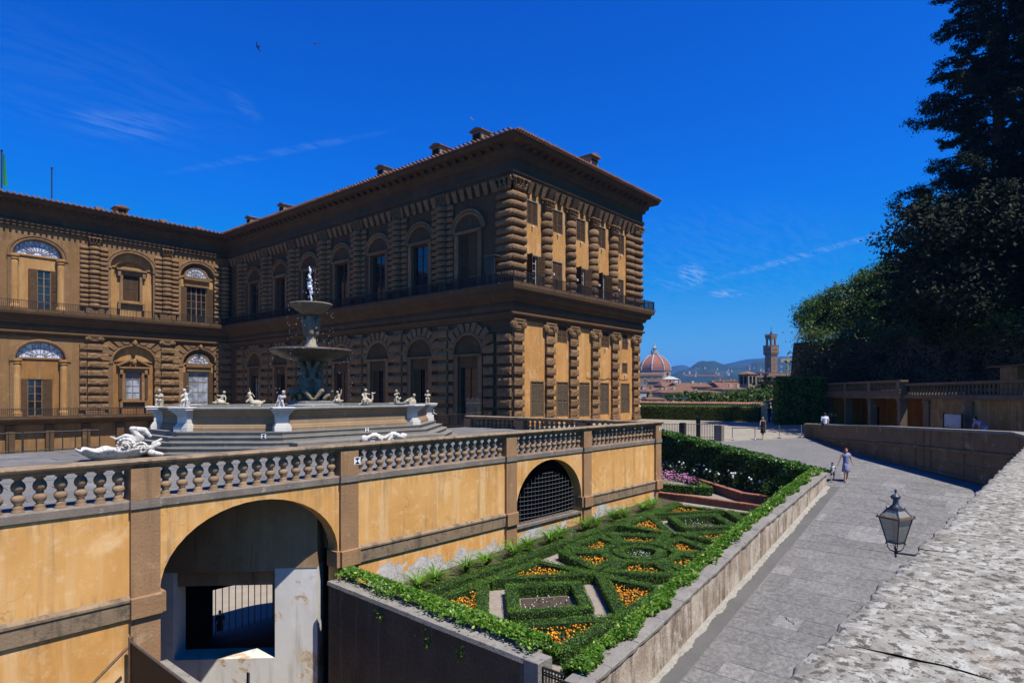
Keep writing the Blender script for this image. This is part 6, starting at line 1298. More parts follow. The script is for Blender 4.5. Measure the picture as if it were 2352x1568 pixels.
# ================================================================ trees, tall hedge, bank
M['bark'] = stone('bark', (.10,.075,.055), (.07,.052,.04), (.18,.15,.12), s=2., fine=10.)
M['oak_leaf'] = leafmat('oak_leaf', (.035,.085,.010), (.065,.135,.016), (.12,.17,.03), .25, .5)
M['olive_leaf'] = leafmat('olive_leaf', (.045,.088,.014), (.08,.13,.022), (.14,.18,.04), .22, .55)
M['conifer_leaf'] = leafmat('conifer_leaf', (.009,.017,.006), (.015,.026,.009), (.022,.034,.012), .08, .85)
M['hedge_leaf'] = leafmat('hedge_leaf', (.075,.14,.012), (.14,.20,.024), (.25,.28,.045), .3, .5)
M['plaza_leaf'] = leafmat('plaza_leaf', (.12,.17,.02), (.20,.24,.04), (.30,.30,.07), .4, .6)
def tree(name, base, blobs, leaf, label, mt, trunk_r=.25, group='trees on the bank', per=2600):
    r = root(name, base, label, 'tree', group); mb = MB(); B = Vector(base); top = Vector((B.x, B.y, min(b[0][2] for b in blobs)))
    mb.tube([B-Vector((0,0,.6)), B.lerp(top,.5)+Vector((.15,.1,0)), top], [trunk_r*1.3, trunk_r, trunk_r*.75], 7)
    cs, ns = [], []
    for (c, rad) in blobs:
        c = Vector(c); mb.tube([top.lerp(B,.25), top.lerp(c,.5)+Vector((0,0,.2)), c], [trunk_r*.6, trunk_r*.4, .05], 5)
        n = int(per*(rad[0]*rad[1]+rad[0]*rad[2]+rad[1]*rad[2])/3/4); nc = max(10, n//42); d = unit(rng.normal(size=(nc,3))); d[:,2] = np.where(d[:,2] < -.55, -d[:,2], d[:,2]); rr = rng.uniform(.62,1.08,(nc,1))
        cc = np.array(c)+d*rr*np.array(rad); k = rng.integers(0,nc,n); s = min(rad)*.17; p = cc[k]+rng.normal(size=(n,3))*s*np.array((1,1,.75)); cs.append(p); ns.append(d[k])
    mb.build('trunk', M['bark'], r); c = np.concatenate(cs); ta, tb_ = rand_axes(len(c), leaf, np.concatenate(ns), 1.1, .6); quads('crown', c, ta, tb_, M[mt], r, 'stuff'); return r
def conifer(name, base, H, rad, label, leaf=.17, nb=110, z0=.08, mt='conifer_leaf', seed=1, tr=.5):
    rr = random.Random(seed); r = root(name, base, label, 'tree', 'trees on the bank'); B = Vector(base); mb = MB()
    mb.tube([B-Vector((0,0,.5)), B+Vector((.1,.1,H*.5)), B+Vector((0,0,H))], [tr, tr*.7, .08], 8); cs, ns = [], []
    for k in range(nb):
        h = z0+(1-z0)*(k+rr.random())/nb; L = rad(h)*rr.uniform(.5,1.2); a = k*2.39996+rr.uniform(-.5,.5); st = B+Vector((0,0,H*h)); dr = Vector((math.cos(a),math.sin(a),rr.uniform(-.05,.5))); end = st+dr*L+Vector((0,0,-.05*L)); mid = st.lerp(end,.55)+Vector((0,0,.06*L)); mb.tube([st,mid,end], [.11,.07,.03], 4)
        nt = max(4, int(L*2.6))
        for i in range(nt):
            f = .28+.72*(i+.5)/nt; p = st.lerp(end,f)+Vector((rr.gauss(0,.3)*L*.25*(1.2-f), rr.gauss(0,.3)*L*.25*(1.2-f), rr.gauss(-.05,.22))); q = 84; w = .30*(1.25-f*.55)*max(.7,L/5); cs.append(np.array(p)+rng.normal(size=(q,3))*np.array((w,w,w*.62))); ns.append(np.tile(np.array((dr.x*.5,dr.y*.5,.8)),(q,1)))
    mb.build('trunk', M['bark'], r); c = np.concatenate(cs); ta, tb_ = rand_axes(len(c), leaf, np.concatenate(ns), 1.2, .5); quads('crown', c, ta, tb_, M[mt], r, 'stuff'); return r
# bank with its old wall
M['bank'] = stone('bank_stone', (.16,.115,.075), (.10,.075,.05), (.05,.06,.025), s=.5, fine=3., bump=1., dist=.2, spots=(.5,.66))
BK = [(73.2,21.3,5.6),(70.5,13.0,5.5),(60.0,4.5,4.8),(52.,-1.5,4.2),(40,-9,3.5)]
bank = root('bank_wall', (70,13,-3), 'high dark rough retaining wall and bank behind the loggia, overgrown on top', 'bank'); mb = MB()
for a, b in zip(BK[:-1], BK[1:]):
    A, B = Vector(a), Vector(b); n = 10; d = Vector((B.x-A.x,B.y-A.y)).normalized(); nn = Vector((d.y,-d.x))*-1
    def fn(u, v, A=A, B=B): q = A.lerp(B,u); o = (1-v)*1.6+.25*math.sin(q.x*1.7+v*5)+.2*math.sin(q.y*2.9+v*9); return (q.x+nn.x*-o if 0 else q.x-.8*o*.5, q.y+.8*o*.5, -3.6+(q.z+3.6)*v+.2*math.sin(q.x*2.3))
    mb.grid(n, 6, fn); mb.quad(A, B, B+Vector((14,-14,1.5)), A+Vector((14,-8,1.5)))
mb.quad(Vector((73.2,21.3,-3.6)), Vector((73.2,21.3,5.6)), Vector((87,13,7)), Vector((87,13,-3.6))); mb.build('wall', M['bank'], bank)
# tall clipped hedge block
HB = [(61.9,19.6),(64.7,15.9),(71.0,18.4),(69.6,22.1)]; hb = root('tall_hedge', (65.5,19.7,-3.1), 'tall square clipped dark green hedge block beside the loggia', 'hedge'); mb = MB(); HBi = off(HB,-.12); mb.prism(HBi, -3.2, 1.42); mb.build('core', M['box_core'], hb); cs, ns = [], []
for i in range(4):
    a, b = Vector(HB[i]), Vector(HB[(i+1) % 4]); n = int((b-a).length*4.6*150); t = rng.uniform(0,1,n); z = rng.uniform(-3.1,1.5,n); d = (b-a).normalized(); nn = np.array((d.y,-d.x,.1)); c = np.stack([a.x+(b.x-a.x)*t, a.y+(b.y-a.y)*t, z],1)+nn*(.1*np.sin(t*17)+.09*np.sin(z*4+t*9)+rng.normal(0,.07,n))[:,None]; cs.append(c); ns.append(np.tile(nn,(n,1)))
n = 4200; u, v = rng.uniform(0,1,(2,n,1)); P4 = [np.array((*p,0)) for p in HB]; c = (P4[0]*(1-u)+P4[1]*u)*(1-v)+(P4[3]*(1-u)+P4[2]*u)*v; c[:,2] = 1.52+rng.normal(0,.06,n); cs.append(c); ns.append(np.tile(np.array((0,0,1.)),(n,1))); c = np.concatenate(cs); ta, tb_ = rand_axes(len(c), .1, np.concatenate(ns), .8, .65); quads('foliage', c, ta, tb_, M['hedge_leaf'], hb, 'stuff')
# trees
def bl(x, y, d, r): p = at(x, y, d); return ((p.x,p.y,p.z), r)
p = at(1885,800,77); tree('bushy_tree', (p.x,p.y,5.4), [bl(1868,722,77,(2.2,2.2,1.9)),bl(1900,712,77,(2.3,2.3,2.0)),bl(1862,752,76,(1.7,1.7,1.4)),bl(1895,755,76.5,(2.3,2.3,1.8)),bl(1880,735,77,(2.6,2.6,2.2))], .14, 'rounded dark green tree leaning out at the left end of the bank', 'oak_leaf')
p = at(1965,800,75); tree('bushy_tree', (p.x,p.y,5.4), [bl(1945,690,75,(2.4,2.4,2.1)),bl(1990,672,75,(2.6,2.6,2.3)),bl(1960,730,74,(3.0,3.0,2.6)),bl(1930,735,74,(2.,2.,1.8)),bl(2005,720,74,(2.6,2.6,2.4)),bl(1985,760,73,(2.8,2.8,2.0))], .145, 'taller olive green tree in the middle of the bank', 'olive_leaf')
p = at(2050,800,72); tree('bushy_tree', (p.x,p.y,5.2), [bl(2035,650,72,(2.7,2.7,2.4)),bl(2075,640,71,(2.6,2.6,2.6)),bl(2045,710,71,(3.2,3.2,2.8)),bl(2090,710,70,(3.,3.,3.)),bl(2060,760,70,(3.4,3.4,2.6)),bl(2030,765,71,(2.6,2.6,2.)),bl(2110,775,68,(3.,3.,2.6))], .145, 'bright topped green tree against the dark conifers', 'oak_leaf')
p = at(2120,860,60); conifer('conifer_tree', (p.x,p.y,2.5), 17., lambda h: 5.0*(1-h)**.75+.5, 'dark broad conifer between the green trees and the tallest conifer', .125, 80, .03, seed=4)
p = at(2296,905,50); conifer('conifer_tree', (p.x,p.y,-3.2), 44., lambda h: 3.8+2.9*math.exp(-((h-.36)/.17)**2)+1.0*math.exp(-((h-.60)/.10)**2)-.8*max(0,h-.8), 'tallest dark conifer with a bare trunk rising out of the picture', .125, 310, .10, seed=2, tr=.6)
p = at(2420,905,46); conifer('conifer_tree', (p.x,p.y,-3.2), 40., lambda h: 5.2-2.*h, 'dark conifer at the very edge of the picture behind the tallest one', .13, 130, .08, seed=9)
for i, (x, y, d, rx) in enumerate(((2180,650,62,4.2),(2240,700,60,4.5),(2310,730,58,5.),(2160,770,63,4.),(2250,800,56,4.))):
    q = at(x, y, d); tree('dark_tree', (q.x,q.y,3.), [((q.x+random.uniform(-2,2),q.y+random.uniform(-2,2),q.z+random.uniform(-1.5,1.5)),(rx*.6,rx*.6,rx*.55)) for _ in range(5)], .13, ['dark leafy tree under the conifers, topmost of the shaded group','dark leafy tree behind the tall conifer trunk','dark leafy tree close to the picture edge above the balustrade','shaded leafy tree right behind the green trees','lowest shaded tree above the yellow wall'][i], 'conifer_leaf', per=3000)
for i, (x, y, z, h) in enumerate(((56.5,-5.5,-3,20),(63.5,-2.0,-3,19),(70,3.5,1,17),(47,-9,-3,21),(61,4.2,1,12))):
    tree('dark_tree', (x,y,z), [((x+random.uniform(-2.6,2.6),y+random.uniform(-2.6,2.6),z+h*random.uniform(.45,.95)),(3.6,3.6,3.)) for _ in range(9)], .2, f'tall dark shade tree growing behind the loggia bank, {["first","second","third","fourth","fifth"][i]} from the yellow wall', 'conifer_leaf', .35, per=1300)
n = 16000; t = .12+rng.uniform(0,1,n)*3.4; i = np.minimum(t.astype(int),3); f = (t-i)[:,None]; bk_ = np.array(BK); c = bk_[i]*(1-f)+bk_[i+1]*f; c += rng.normal(size=(n,3))*np.array((.6,.6,.45)); c[:,2] += .5*np.sin(t*9)+.45*np.sin(t*23)+.35; ta, tb_ = rand_axes(n, .14, np.tile(np.array((-.5,.5,.9)),(n,1)), .9); meta(quads('bank_shrubs', c, ta, tb_, M['olive_leaf']), 'scrubby green growth along the top edge of the bank wall', 'shrubs', None, 'stuff')
n = 9000; t = rng.uniform(.12,3.4,n); i = np.minimum(t.astype(int),3); f = (t-i)[:,None]; c = bk_[i]*(1-f)+bk_[i+1]*f; c[:,2] = rng.uniform(-2.5,4.8,n); c += rng.normal(size=(n,3))*.5+np.array((-.9,.9,0)); ta, tb_ = rand_axes(n, .16, np.tile(np.array((-.6,.7,.2)),(n,1)), .9); meta(quads('bank_creeper', c, ta, tb_, M['conifer_leaf']), 'dark creeper hanging over the face of the bank behind the loggia', 'creeper', None, 'stuff')
# hedge row, tiled wall and pier at the far side of the plaza
hedge('plaza_hedge', [(66.9,23.3),(66.4,30.),(65.8,46.)], False, 1.3, 1.55, 'long low green hedge across the far side of the gravel plaza', None, lambda x: -3.0+0*x, .09, 330, 'plaza_leaf', 1.6)
M['wall_yellow'] = plaster('pale_yellow_plaster', (.62,.50,.27), (.56,.44,.23), (.66,.57,.38), (.35,.28,.18), s=.8)
pw = root('boundary_wall', (68,30,-3), 'long boundary wall with a terracotta tile cap behind the plaza hedge', 'wall'); mb = MB(); mb.box(67.6,68.0,22.6,50,-3.2,-1.15); mb.build('wall', M['wall_yellow'], pw)
tl_ = MB(); tl_.lathe([(.13,-.3),(.11,.3)], 8, a0=0, a1=math.pi, caps=False); tm2 = tl_.mesh('tile'); tm2.transform(Matrix.Rotation(math.pi/2,4,'X') @ Matrix.Identity(4)); tm2.transform(Matrix.Rotation(math.pi/2,4,'Z')); tm2.materials.append(M['roof'])
for k in range(100): y = 22.7+k*.27; link('tile', tm2, None, pw, loc=(67.7,y,-1.12+random.uniform(-.02,.02)), rot=(0,R_(-20),0)); 
mb = MB(); mb.box(66.8,67.6,22.0,22.7,-3.2,-1.25); mb.hexa([(66.7,21.9,-1.25),(67.7,21.9,-1.25),(67.7,22.75,-1.25),(66.7,22.75,-1.25),(66.9,22.2,-1.0),(67.6,22.2,-1.0),(67.6,22.5,-1.0),(66.9,22.5,-1.0)]); mb.build('end_pier', M['wall_yellow'], pw)
gh = root('gate_lodge', (71,21,-3), 'small lodge with a low tiled roof behind the yellow pier', 'building'); mb = MB(); mb.box(70,75,17,22.6,-3.2,-1.0); mb.build('wall', M['palace_plaster_pale'], gh); mb = MB(); mb.hexa([(69.2,16.5,-1.0),(75.5,16.5,-1.0),(75.5,23.2,-1.0),(69.2,23.2,-1.0),(72,17.5,.1),(73,17.5,.1),(73,22.,.1),(72,22.,.1)]); mb.build('roof', M['roof'], gh)
mb = MB()
for y in (36.2,38.1): mb.tube([(64.9,y,-3),(64.9,y,.2)], .05, 6)
mb.tube([(64.9,36.2,.2),(64.9,38.1,.2)], .05, 6); thing('iron_portal', mb, M['iron'], 'thin dark iron portal frame beside the palace end corner', 'portal')
mb = MB(); mb.tube([(64.3,35.6,-3),(64.3,35.6,-1.6)], .04, 6); o = thing('globe_lamp', mb, M['iron'], 'small globe lamp on a dark post beside the palace corner', 'lamp'); mb = MB(); mb.ell((64.3,35.6,-1.5), .13, 10, 8); mb.build('globe', M['marker_white'], o, True)
n = 5000; 
for i, (x, d, w, h, yy) in enumerate(((1590,95,6,2.2,917),(1655,100,7,2.4,919),(1700,98,6,2.6,916),(1745,105,7,3.4,912),(1752,112,3,7,898))):
    q = at(x, yy, d); tree('garden_shrub', (q.x,q.y,q.z-4.), [((q.x+random.uniform(-w*.4,w*.4),q.y+random.uniform(-w*.4,w*.4),q.z+random.uniform(-.5,.3)*h*.4),(w*.32,w*.32,h*.42)) for _ in range(6)], .2, ['low olive shrub behind the tiled wall below the long roof','wide olive shrub behind the tiled wall in the middle','grey green shrub at the foot of the brick bell tower','leafy tree beside the yellow house','dark pointed evergreen beside the yellow house'][i], 'olive_leaf' if i < 4 else 'conifer_leaf', .1, 'greenery behind the tiled wall', 900)
# ================================================================ the town and hills beyond
M['land'] = stone('far_land', (.10,.12,.06), (.07,.09,.045), (.2,.17,.12), s=.01, fine=.05, bump=0)
def hillmat():
    t = NT('wooded_hill'); n1 = t.noise(.0045, 6, .6); n2 = t.noise(.03, 6, .7); c = t.mix(t.ramp(n1, .4, .62), (.010,.030,.016), (.028,.050,.028)); c = t.mix(t.ramp(n2, .5, .62, 0, .8), c, (.010,.022,.010)); c = t.mix(t.ramp(t.noise(.012, 5), .6, .7, 0, .5), c, (.10,.095,.06)); return t.done(c, .95)
M['hill'] = hillmat()
mb = MB(); mb.quad((85,-3000,-26),(7300,-3000,-26),(7300,7300,-26),(85,7300,-26)); struct('town_ground', mb, M['land'])
def ridge(name, prof, d_top, d_base, zb, rows=10, seed=1):
    xs = [p[0] for p in prof]; r = random.Random(seed); n = 70
    def fn(u, v):
        x = xs[0]+(xs[-1]-xs[0])*u; y = float(np.interp(x, xs, [p[1] for p in prof])); P = at(x, y, d_top); b = at(x, 903, d_base); b.z = zb
        w = v if v <= 1 else 1; q = b.lerp(P, w); k = (1-math.cos(w*math.pi))/2*.55+w*.45; q.z = zb+(P.z-zb)*k+(14*math.sin(x*.11+v*7)+9*math.sin(x*.31+v*13))*(d_top/3000)*.6*w*(1-w)*3+d_top*.0009*math.sin(x*.53)*w+d_top*.0006*math.sin(x*1.3+2)*w; return q
    mb = MB(); mb.grid(n, rows, fn); return struct(name, mb, M['hill'], True)
ridge('far_hill', [(1380,848),(1450,838),(1475,836),(1520,847),(1545,842),(1572,838),(1590,845),(1640,842),(1670,834),(1720,825),(1765,820),(1800,819),(1900,812),(2100,815)], 5600, 4300, -26, 6)
ridge('near_hill', [(1400,872),(1500,868),(1539,859),(1560,852),(1580,846),(1598,835),(1611,830),(1625,829),(1637,827),(1650,833),(1668,837),(1690,841),(1715,838),(1740,830),(1762,824),(1785,822),(1807,820),(1838,820),(1900,810),(2050,812)], 3000, 1750, -26, 14)
M['t_roof'] = stone('town_roof', (.25,.118,.070), (.135,.070,.047), (.33,.21,.145), s=.9, fine=1.6, bump=.5, dist=.1, var=.6); M['t_brown'] = stone('town_brown_stone', (.36,.24,.135), (.29,.19,.105), (.42,.30,.18), s=.1, fine=1.); M['t_wall'] = stone('town_wall', (.52,.42,.28), (.45,.36,.24), s=.2, fine=1., var=.5); M['t_white'] = stone('town_white', (.50,.48,.43), (.42,.40,.36), s=.2, fine=1., var=.2); M['t_yellow'] = stone('town_yellow', (.62,.46,.18), (.55,.40,.15), s=.2, fine=1., var=.2); M['t_dark'] = plain('town_dark', (.03,.026,.022), .8); M['marble_town'] = stone('town_marble', (.50,.48,.43), (.40,.39,.35), (.2,.22,.19), s=.12, fine=.5); M['dome_tile'] = stone('dome_tile', (.36,.135,.07), (.29,.11,.057), (.42,.18,.10), s=.06, fine=.6, streak=((.25,.10,.06), .4))
FW = R_(90)-ALPHA    # view heading
def hroot(name, x, d, lab, cat, group=None, rz=0., z=-26.): p = at(x, 903, d); return root(name, (p.x,p.y,z), lab, cat, group, rz)
def house(name, x, ytop, w_px, d, lab, group, wall='t_wall', depth=None, roof_h=.18, rz=None, windows=0, wall_px=None, hip=True):
    """x: bearing of its middle, ytop: height of its ridge in the view; real size from the distance d"""
    k = d/1432.; W = w_px*k; D_ = depth or W*.7; zt = (903-ytop)*k; rz = ALPHA-math.pi/2+.0+(random.uniform(-.35,.35) if rz is None else rz); r = hroot(name, x, d, lab, 'house', group, rz, -26.); H = zt+26-W*roof_h; mb = MB(); mb.box(-W/2,W/2,-D_/2,D_/2,0,H); mb.build('wall', M[wall], r, local=True)
    mb = MB(); e = W*.04; q = .0 if not hip else .22
    mb.hexa([(-W/2-e,-D_/2-e,H),(W/2+e,-D_/2-e,H),(W/2+e,D_/2+e,H),(-W/2-e,D_/2+e,H),(-W/2*(1-q)-(e if not hip else 0),-.05,H+W*roof_h),(W/2*(1-q)+(e if not hip else 0),-.05,H+W*roof_h),(W/2*(1-q)+(e if not hip else 0),.05,H+W*roof_h),(-W/2*(1-q)-(e if not hip else 0),.05,H+W*roof_h)]); mb.box(-W/2-e,W/2+e,-D_/2-e,D_/2+e,H-.25,H-.01); mb.build('roof', M['t_roof'], r, local=True)
    for i in range(windows): mb = MB(); xx = -W/2+W*(i+.5)/windows; ww = W/windows*.16; mb.box(xx-ww,xx+ww,-D_/2-.05,-D_/2+.1,H-3.4,H-1.7); mb.build('window', M['t_dark'], r, local=True)
    for i in range(random.Random(int(x*7+d)).randrange(1,4)):
        q = random.Random(int(x*31+d*3+i)); cx_ = q.uniform(-.38,.38)*W; cy_ = q.uniform(-.25,.1)*D_; hh = H+W*roof_h*(1-abs(cy_)/(D_/2)); cw = q.uniform(.3,.6); mb = MB(); mb.box(cx_-cw,cx_+cw,cy_-cw*.7,cy_+cw*.7,hh-1.,hh+q.uniform(.6,1.4)); mb.box(cx_-cw*1.2,cx_+cw*1.2,cy_-cw*.9,cy_+cw*.9,hh+1.41,hh+1.55) if q.random() < .5 else None; mb.build('chimney', M[wall], r, local=True)
    return r
house('long_house', 1577, 896, 132, 170, 'long low building with a broad brown tiled roof behind the tiled wall', None, 't_wall', 11, .035, 0, 5, hip=True)
house('long_house', 1672, 889, 66, 190, 'brown tiled roof building between the long roof and the bell tower', None, 't_wall', 12, .07, .1, 3)
house('town_house', 1753, 862, 42, 260, 'tall brown house with a tiled hip roof right of the brick bell tower', None, 't_brown', 10, .12, 0, 2); house('town_house', 1754, 884, 44, 235, 'pale yellow house half hidden by the dark evergreen', None, 't_yellow', 9, .1, 0, 3)
house('town_house', 1667, 873, 42, 300, 'house with a flat red roof behind an orange yellow frame', None, 't_brown', 8, .05, 0, 3); house('town_house', 1473, 893, 26, 210, 'white gabled house right beside the palace corner', None, 't_white', 9, .25, 0, 1); house('town_house', 1500, 912, 40, 165, 'dark roofed low house beside the palace corner', None, 't_brown', 8, .1, 0, 0); house('town_house', 1535, 893, 60, 250, 'wide red roofed house in front of the cathedral', None, 't_wall', 10, .08, .1, 3)
# yellow frame building
r = hroot('yellow_frame_house', 1655, 310, 'orange yellow concrete framed building on the roofs', 'building', rz=ALPHA-math.pi/2); mb = MB(); k = 310/1432.
for x in (-4.9,-2.,1.2,4.6): mb.box(x-.35,x+.35,-3,3,0,26+6.0)
mb.box(-5.3,5,-3.2,3.2,30.9,32.2); mb.box(-5.3,5,-3.1,3.1,28.2,28.8); mb.build('frame', M['t_yellow'], r, local=True); mb = MB(); mb.box(-5.2,4.9,-2.6,2.6,0,31); mb.build('core', M['t_dark'], r, local=True)
rt = random.Random(12); kinds = [('t_wall','cream'),('t_brown','brown'),('t_white','white'),('t_yellow','ochre')]
for i in range(150):
    d = 260+rt.random()**1.3*760; x = rt.uniform(1462,1860); w = rt.uniform(7,16)/d*1432; yt = 903-rt.uniform(-9,13)/d*1432+rt.uniform(-1,2)
    if yt < 872: yt = rt.uniform(876,890)
    wl, nm = kinds[rt.choice((0,0,1,1,2,3))]; house('town_house', x, yt, w, d, f'{nm} walled house with terracotta roof among the distant town roofs', f'distant {nm} town houses', wl, roof_h=rt.uniform(.08,.2), windows=2 if d < 500 else 0, hip=rt.random() < .5)
for i in range(46):
    x = rt.uniform(1570,1835); f = rt.uniform(.25,.95); xs_ = [1539,1580,1611,1637,1668,1700,1762,1838]; ys_ = [859,846,830,827,837,841,824,820]; yt = float(np.interp(x,xs_,ys_)); y = 868+(yt-868)*f; d = 1750+1250*f; p = at(x,y,d); w = rt.uniform(3.5,9); mb = MB(); mb.box(-w/2,w/2,-w*.3,w*.3,-8,w*.42); r = root('hill_house', p, 'pale villa on the wooded hillside beyond the town', 'house', 'villas on the hillside', ALPHA-math.pi/2+rt.uniform(-.4,.4)); mb.build('wall', M['t_white'], r, local=True); mb = MB(); mb.hexa([(-w*.55,-w*.36,w*.42),(w*.55,-w*.36,w*.42),(w*.55,w*.36,w*.42),(-w*.55,w*.36,w*.42),(-w*.3,-.1,w*.6),(w*.3,-.1,w*.6),(w*.3,.1,w*.6),(-w*.3,.1,w*.6)]); mb.build('roof', M['t_roof'], r, local=True)
# brick bell tower
def lbuild(mb, nm, mt, r, smooth=False): return mb.build(nm, M[mt], r, smooth, True)
M['bell_stone'] = stone('bell_tower_stone', (.30,.22,.15), (.22,.16,.11), (.38,.30,.22), s=.8, fine=3., bump=.8, dist=.08)
r = hroot('bell_tower', 1717, 200, 'square brown stone bell tower with arched belfry openings and a low tiled roof', 'tower', rz=ALPHA-math.pi/2+R_(28)); k = 200/1432.; W = 1.95; H = 26+(903-859)*k
mb = MB(); mb.box(-W,W,-W,W,0,H-3.2); 
for sx in (-1,1):
    for sy in (-1,1): mb.box(sx*W-(.55 if sx > 0 else 0),sx*W+(.55 if sx < 0 else 0),sy*W-(.55 if sy > 0 else 0),sy*W+(.55 if sy < 0 else 0),H-3.2,H)
mb.box(-W,W,-W,W,H-.7,H-.001)
for a in range(4):
    t = MB(); t.box(-.22,.22,-W+.001,-W+.4,H-3.2,H-.7); T = Matrix.Rotation(a*math.pi/2,3,'Z'); mb.add([tuple(T @ Vector(v)) for v in t.v], t.f)
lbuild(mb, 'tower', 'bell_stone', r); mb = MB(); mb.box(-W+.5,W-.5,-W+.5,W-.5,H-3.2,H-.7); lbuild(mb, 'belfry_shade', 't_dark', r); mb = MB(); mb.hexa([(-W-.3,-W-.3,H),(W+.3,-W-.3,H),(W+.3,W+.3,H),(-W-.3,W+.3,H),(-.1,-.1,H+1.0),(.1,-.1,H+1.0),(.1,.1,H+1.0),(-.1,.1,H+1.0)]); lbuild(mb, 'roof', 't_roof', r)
# great dome
r = hroot('cathedral', 1503.5, 1100, 'cathedral with a huge red tiled ribbed dome and white marble lantern', 'cathedral', rz=R_(22)+ALPHA); k = 1100/1432.; Z = lambda y: (903-y)*k+26; Rd = 34.*k*1.06
prof = [(math.cos(math.asin(min(1,t))) if 0 else (1-(t**2.15)*.93)**.5 if t < 1 else .2, t) for t in [i/14 for i in range(15)]]; zb, zt = Z(851), Z(813)
mb = MB(); mb.lathe([(Rd*(.985-.80*t**2.2), zb+(zt-zb)*t) for t in [i/16 for i in range(17)]], 8); lbuild(mb, 'dome', 'dome_tile', r)
for q in range(8):
    a = q*math.pi/4; mb = MB(); mb.tube([(Rd*(1.0-.80*t**2.2)*math.cos(a), Rd*(1.0-.80*t**2.2)*math.sin(a), zb+(zt-zb)*t+.3) for t in [i/16 for i in range(17)]], [1.15]*14+[1.0,.9,.8], 5); lbuild(mb, 'rib', 'marble_town', r)
mb = MB(); mb.lathe([(Rd*.22,zt-.5),(Rd*.26,zt+.6),(Rd*.26,zt+1.6),(Rd*.13,zt+1.7),(Rd*.13,zt+9.5),(Rd*.17,zt+10.),(Rd*.17,zt+10.8),(Rd*.1,zt+11.2),(.4,zt+17)], 8); 
for q in range(8): a = q*math.pi/4+.39; mb.box(Rd*.2*math.cos(a)-.5,Rd*.2*math.cos(a)+.5,Rd*.2*math.sin(a)-.5,Rd*.2*math.sin(a)+.5,zt+1.6,zt+7)
lbuild(mb, 'lantern', 'marble_town', r); mb = MB(); mb.ell((0,0,zt+18), 1.2, 10, 8); mb.tube([(0,0,zt+19),(0,0,zt+22)], .22, 5); lbuild(mb, 'gilt_ball', 't_yellow', r)
mb = MB(); mb.lathe([(Rd*1.04,Z(851)-.4),(Rd*1.04,Z(851)+.3),(Rd*.98,Z(851)+.4)], 8); mb.lathe([(Rd*1.0,Z(868)),(Rd*1.0,Z(851)-.4)], 8); lbuild(mb, 'drum', 't_brown', r); mb = MB()
for q in range(8): a = q*math.pi/4+math.pi/8; mb.lathe([(2.6,-.4),(2.6,.4)], 14, (0,0,0)) if 0 else mb.ell((Rd*.93*math.cos(a),Rd*.93*math.sin(a),Z(859)), (2.6,2.6,2.6), 10, 6)
lbuild(mb, 'round_window', 't_dark', r); mb = MB()
for a in (-2.2,-.9,.5): mb.lathe([(Rd*.62,0),(Rd*.62,Z(872)),(Rd*.66,Z(871.5)),(Rd*.3,Z(866)),(.5,Z(864))], 8, (Rd*.95*math.cos(a-R_(22)),Rd*.95*math.sin(a-R_(22)),0))
mb.lathe([(Rd*1.03,0),(Rd*1.03,Z(868))], 8); lbuild(mb, 'marble_apse', 'marble_town', r)
# brown church hall with twin-light windows
r = hroot('church_hall', 1492, 720, 'tall brown stone church hall with three white twin light windows before the dome', 'church', rz=ALPHA-math.pi/2); k = 720/1432.; W = 26*k; H = 26+(903-862)*k; mb = MB(); mb.box(-W,W,-8,8,0,H); lbuild(mb, 'wall', 't_brown', r); mb = MB(); mb.box(-W-.5,W+.5,-8.5,8.5,H,H+1.6)
for i in range(22): x = -W+(i+.5)*2*W/22; mb.box(x-.3,x+.3,-8.9,-8.5,H-1.2,H+.4)
lbuild(mb, 'cornice', 't_brown', r); mb = MB(); mb.hexa([(-W,-8,H+1.6),(W,-8,H+1.6),(W,8,H+1.6),(-W,8,H+1.6),(-W*.7,-.2,H+3.4),(W*.7,-.2,H+3.4),(W*.7,.2,H+3.4),(-W*.7,.2,H+3.4)]); lbuild(mb, 'roof', 't_roof', r)
for x in (-6.6,1.0,8.4):
    mb = MB(); mb.box(x-1.6,x+1.6,-8.15,-7.9,H-9.5,H-4.2); t = arch_pts(x,1.6,H-4.2,1.6,8); mb.add([(a,-8.12,b) for a,b in t], [tuple(range(9))]); o = lbuild(mb, 'window', 'marble_town', r); g = MB(); 
    for sd in (-.75,.75): g.box(x+sd-.5,x+sd+.5,-8.25,-8.1,H-9.3,H-4.0)
    g.build('pane', M['t_dark'], o, local=True)
# crenellated palace and its tower
M['fort'] = stone('fort_stone', (.27,.155,.07), (.21,.12,.055), (.33,.20,.10), s=.12, fine=.8)
r = hroot('fortress_palace', 1771, 700, 'crenellated brown stone palace with a slender battlemented clock tower', 'palace', rz=ALPHA-math.pi/2+R_(24)); k = 700/1432.; Z = lambda y: (903-y)*k+26; s_ = 4.55
def cren(mb, h, z, ph, pw=1.1, t=.6):
    n = max(3, int(2*h/(pw*1.9)))
    for i in range(n+1):
        x = -h+2*h*i/n
        for sx, sy in ((x,-h),(x,h),(-h,x),(h,x)): mb.box(sx-pw/2,sx+pw/2,sy-t/2 if abs(sy) == h else sy-pw/2,sy+t/2 if abs(sy) == h else sy+pw/2,z,z+ph)
mb = MB(); mb.box(-s_,s_,-s_,s_,0,Z(813)); lbuild(mb, 'shaft', 'fort', r); mb = MB(); g = s_*1.27; mb.hexa([(-s_,-s_,Z(816)),(s_,-s_,Z(816)),(s_,s_,Z(816)),(-s_,s_,Z(816)),(-g,-g,Z(810)),(g,-g,Z(810)),(g,g,Z(810)),(-g,g,Z(810))]); mb.box(-g,g,-g,g,Z(810),Z(796)); cren(mb, g-.3, Z(796), 1.5)
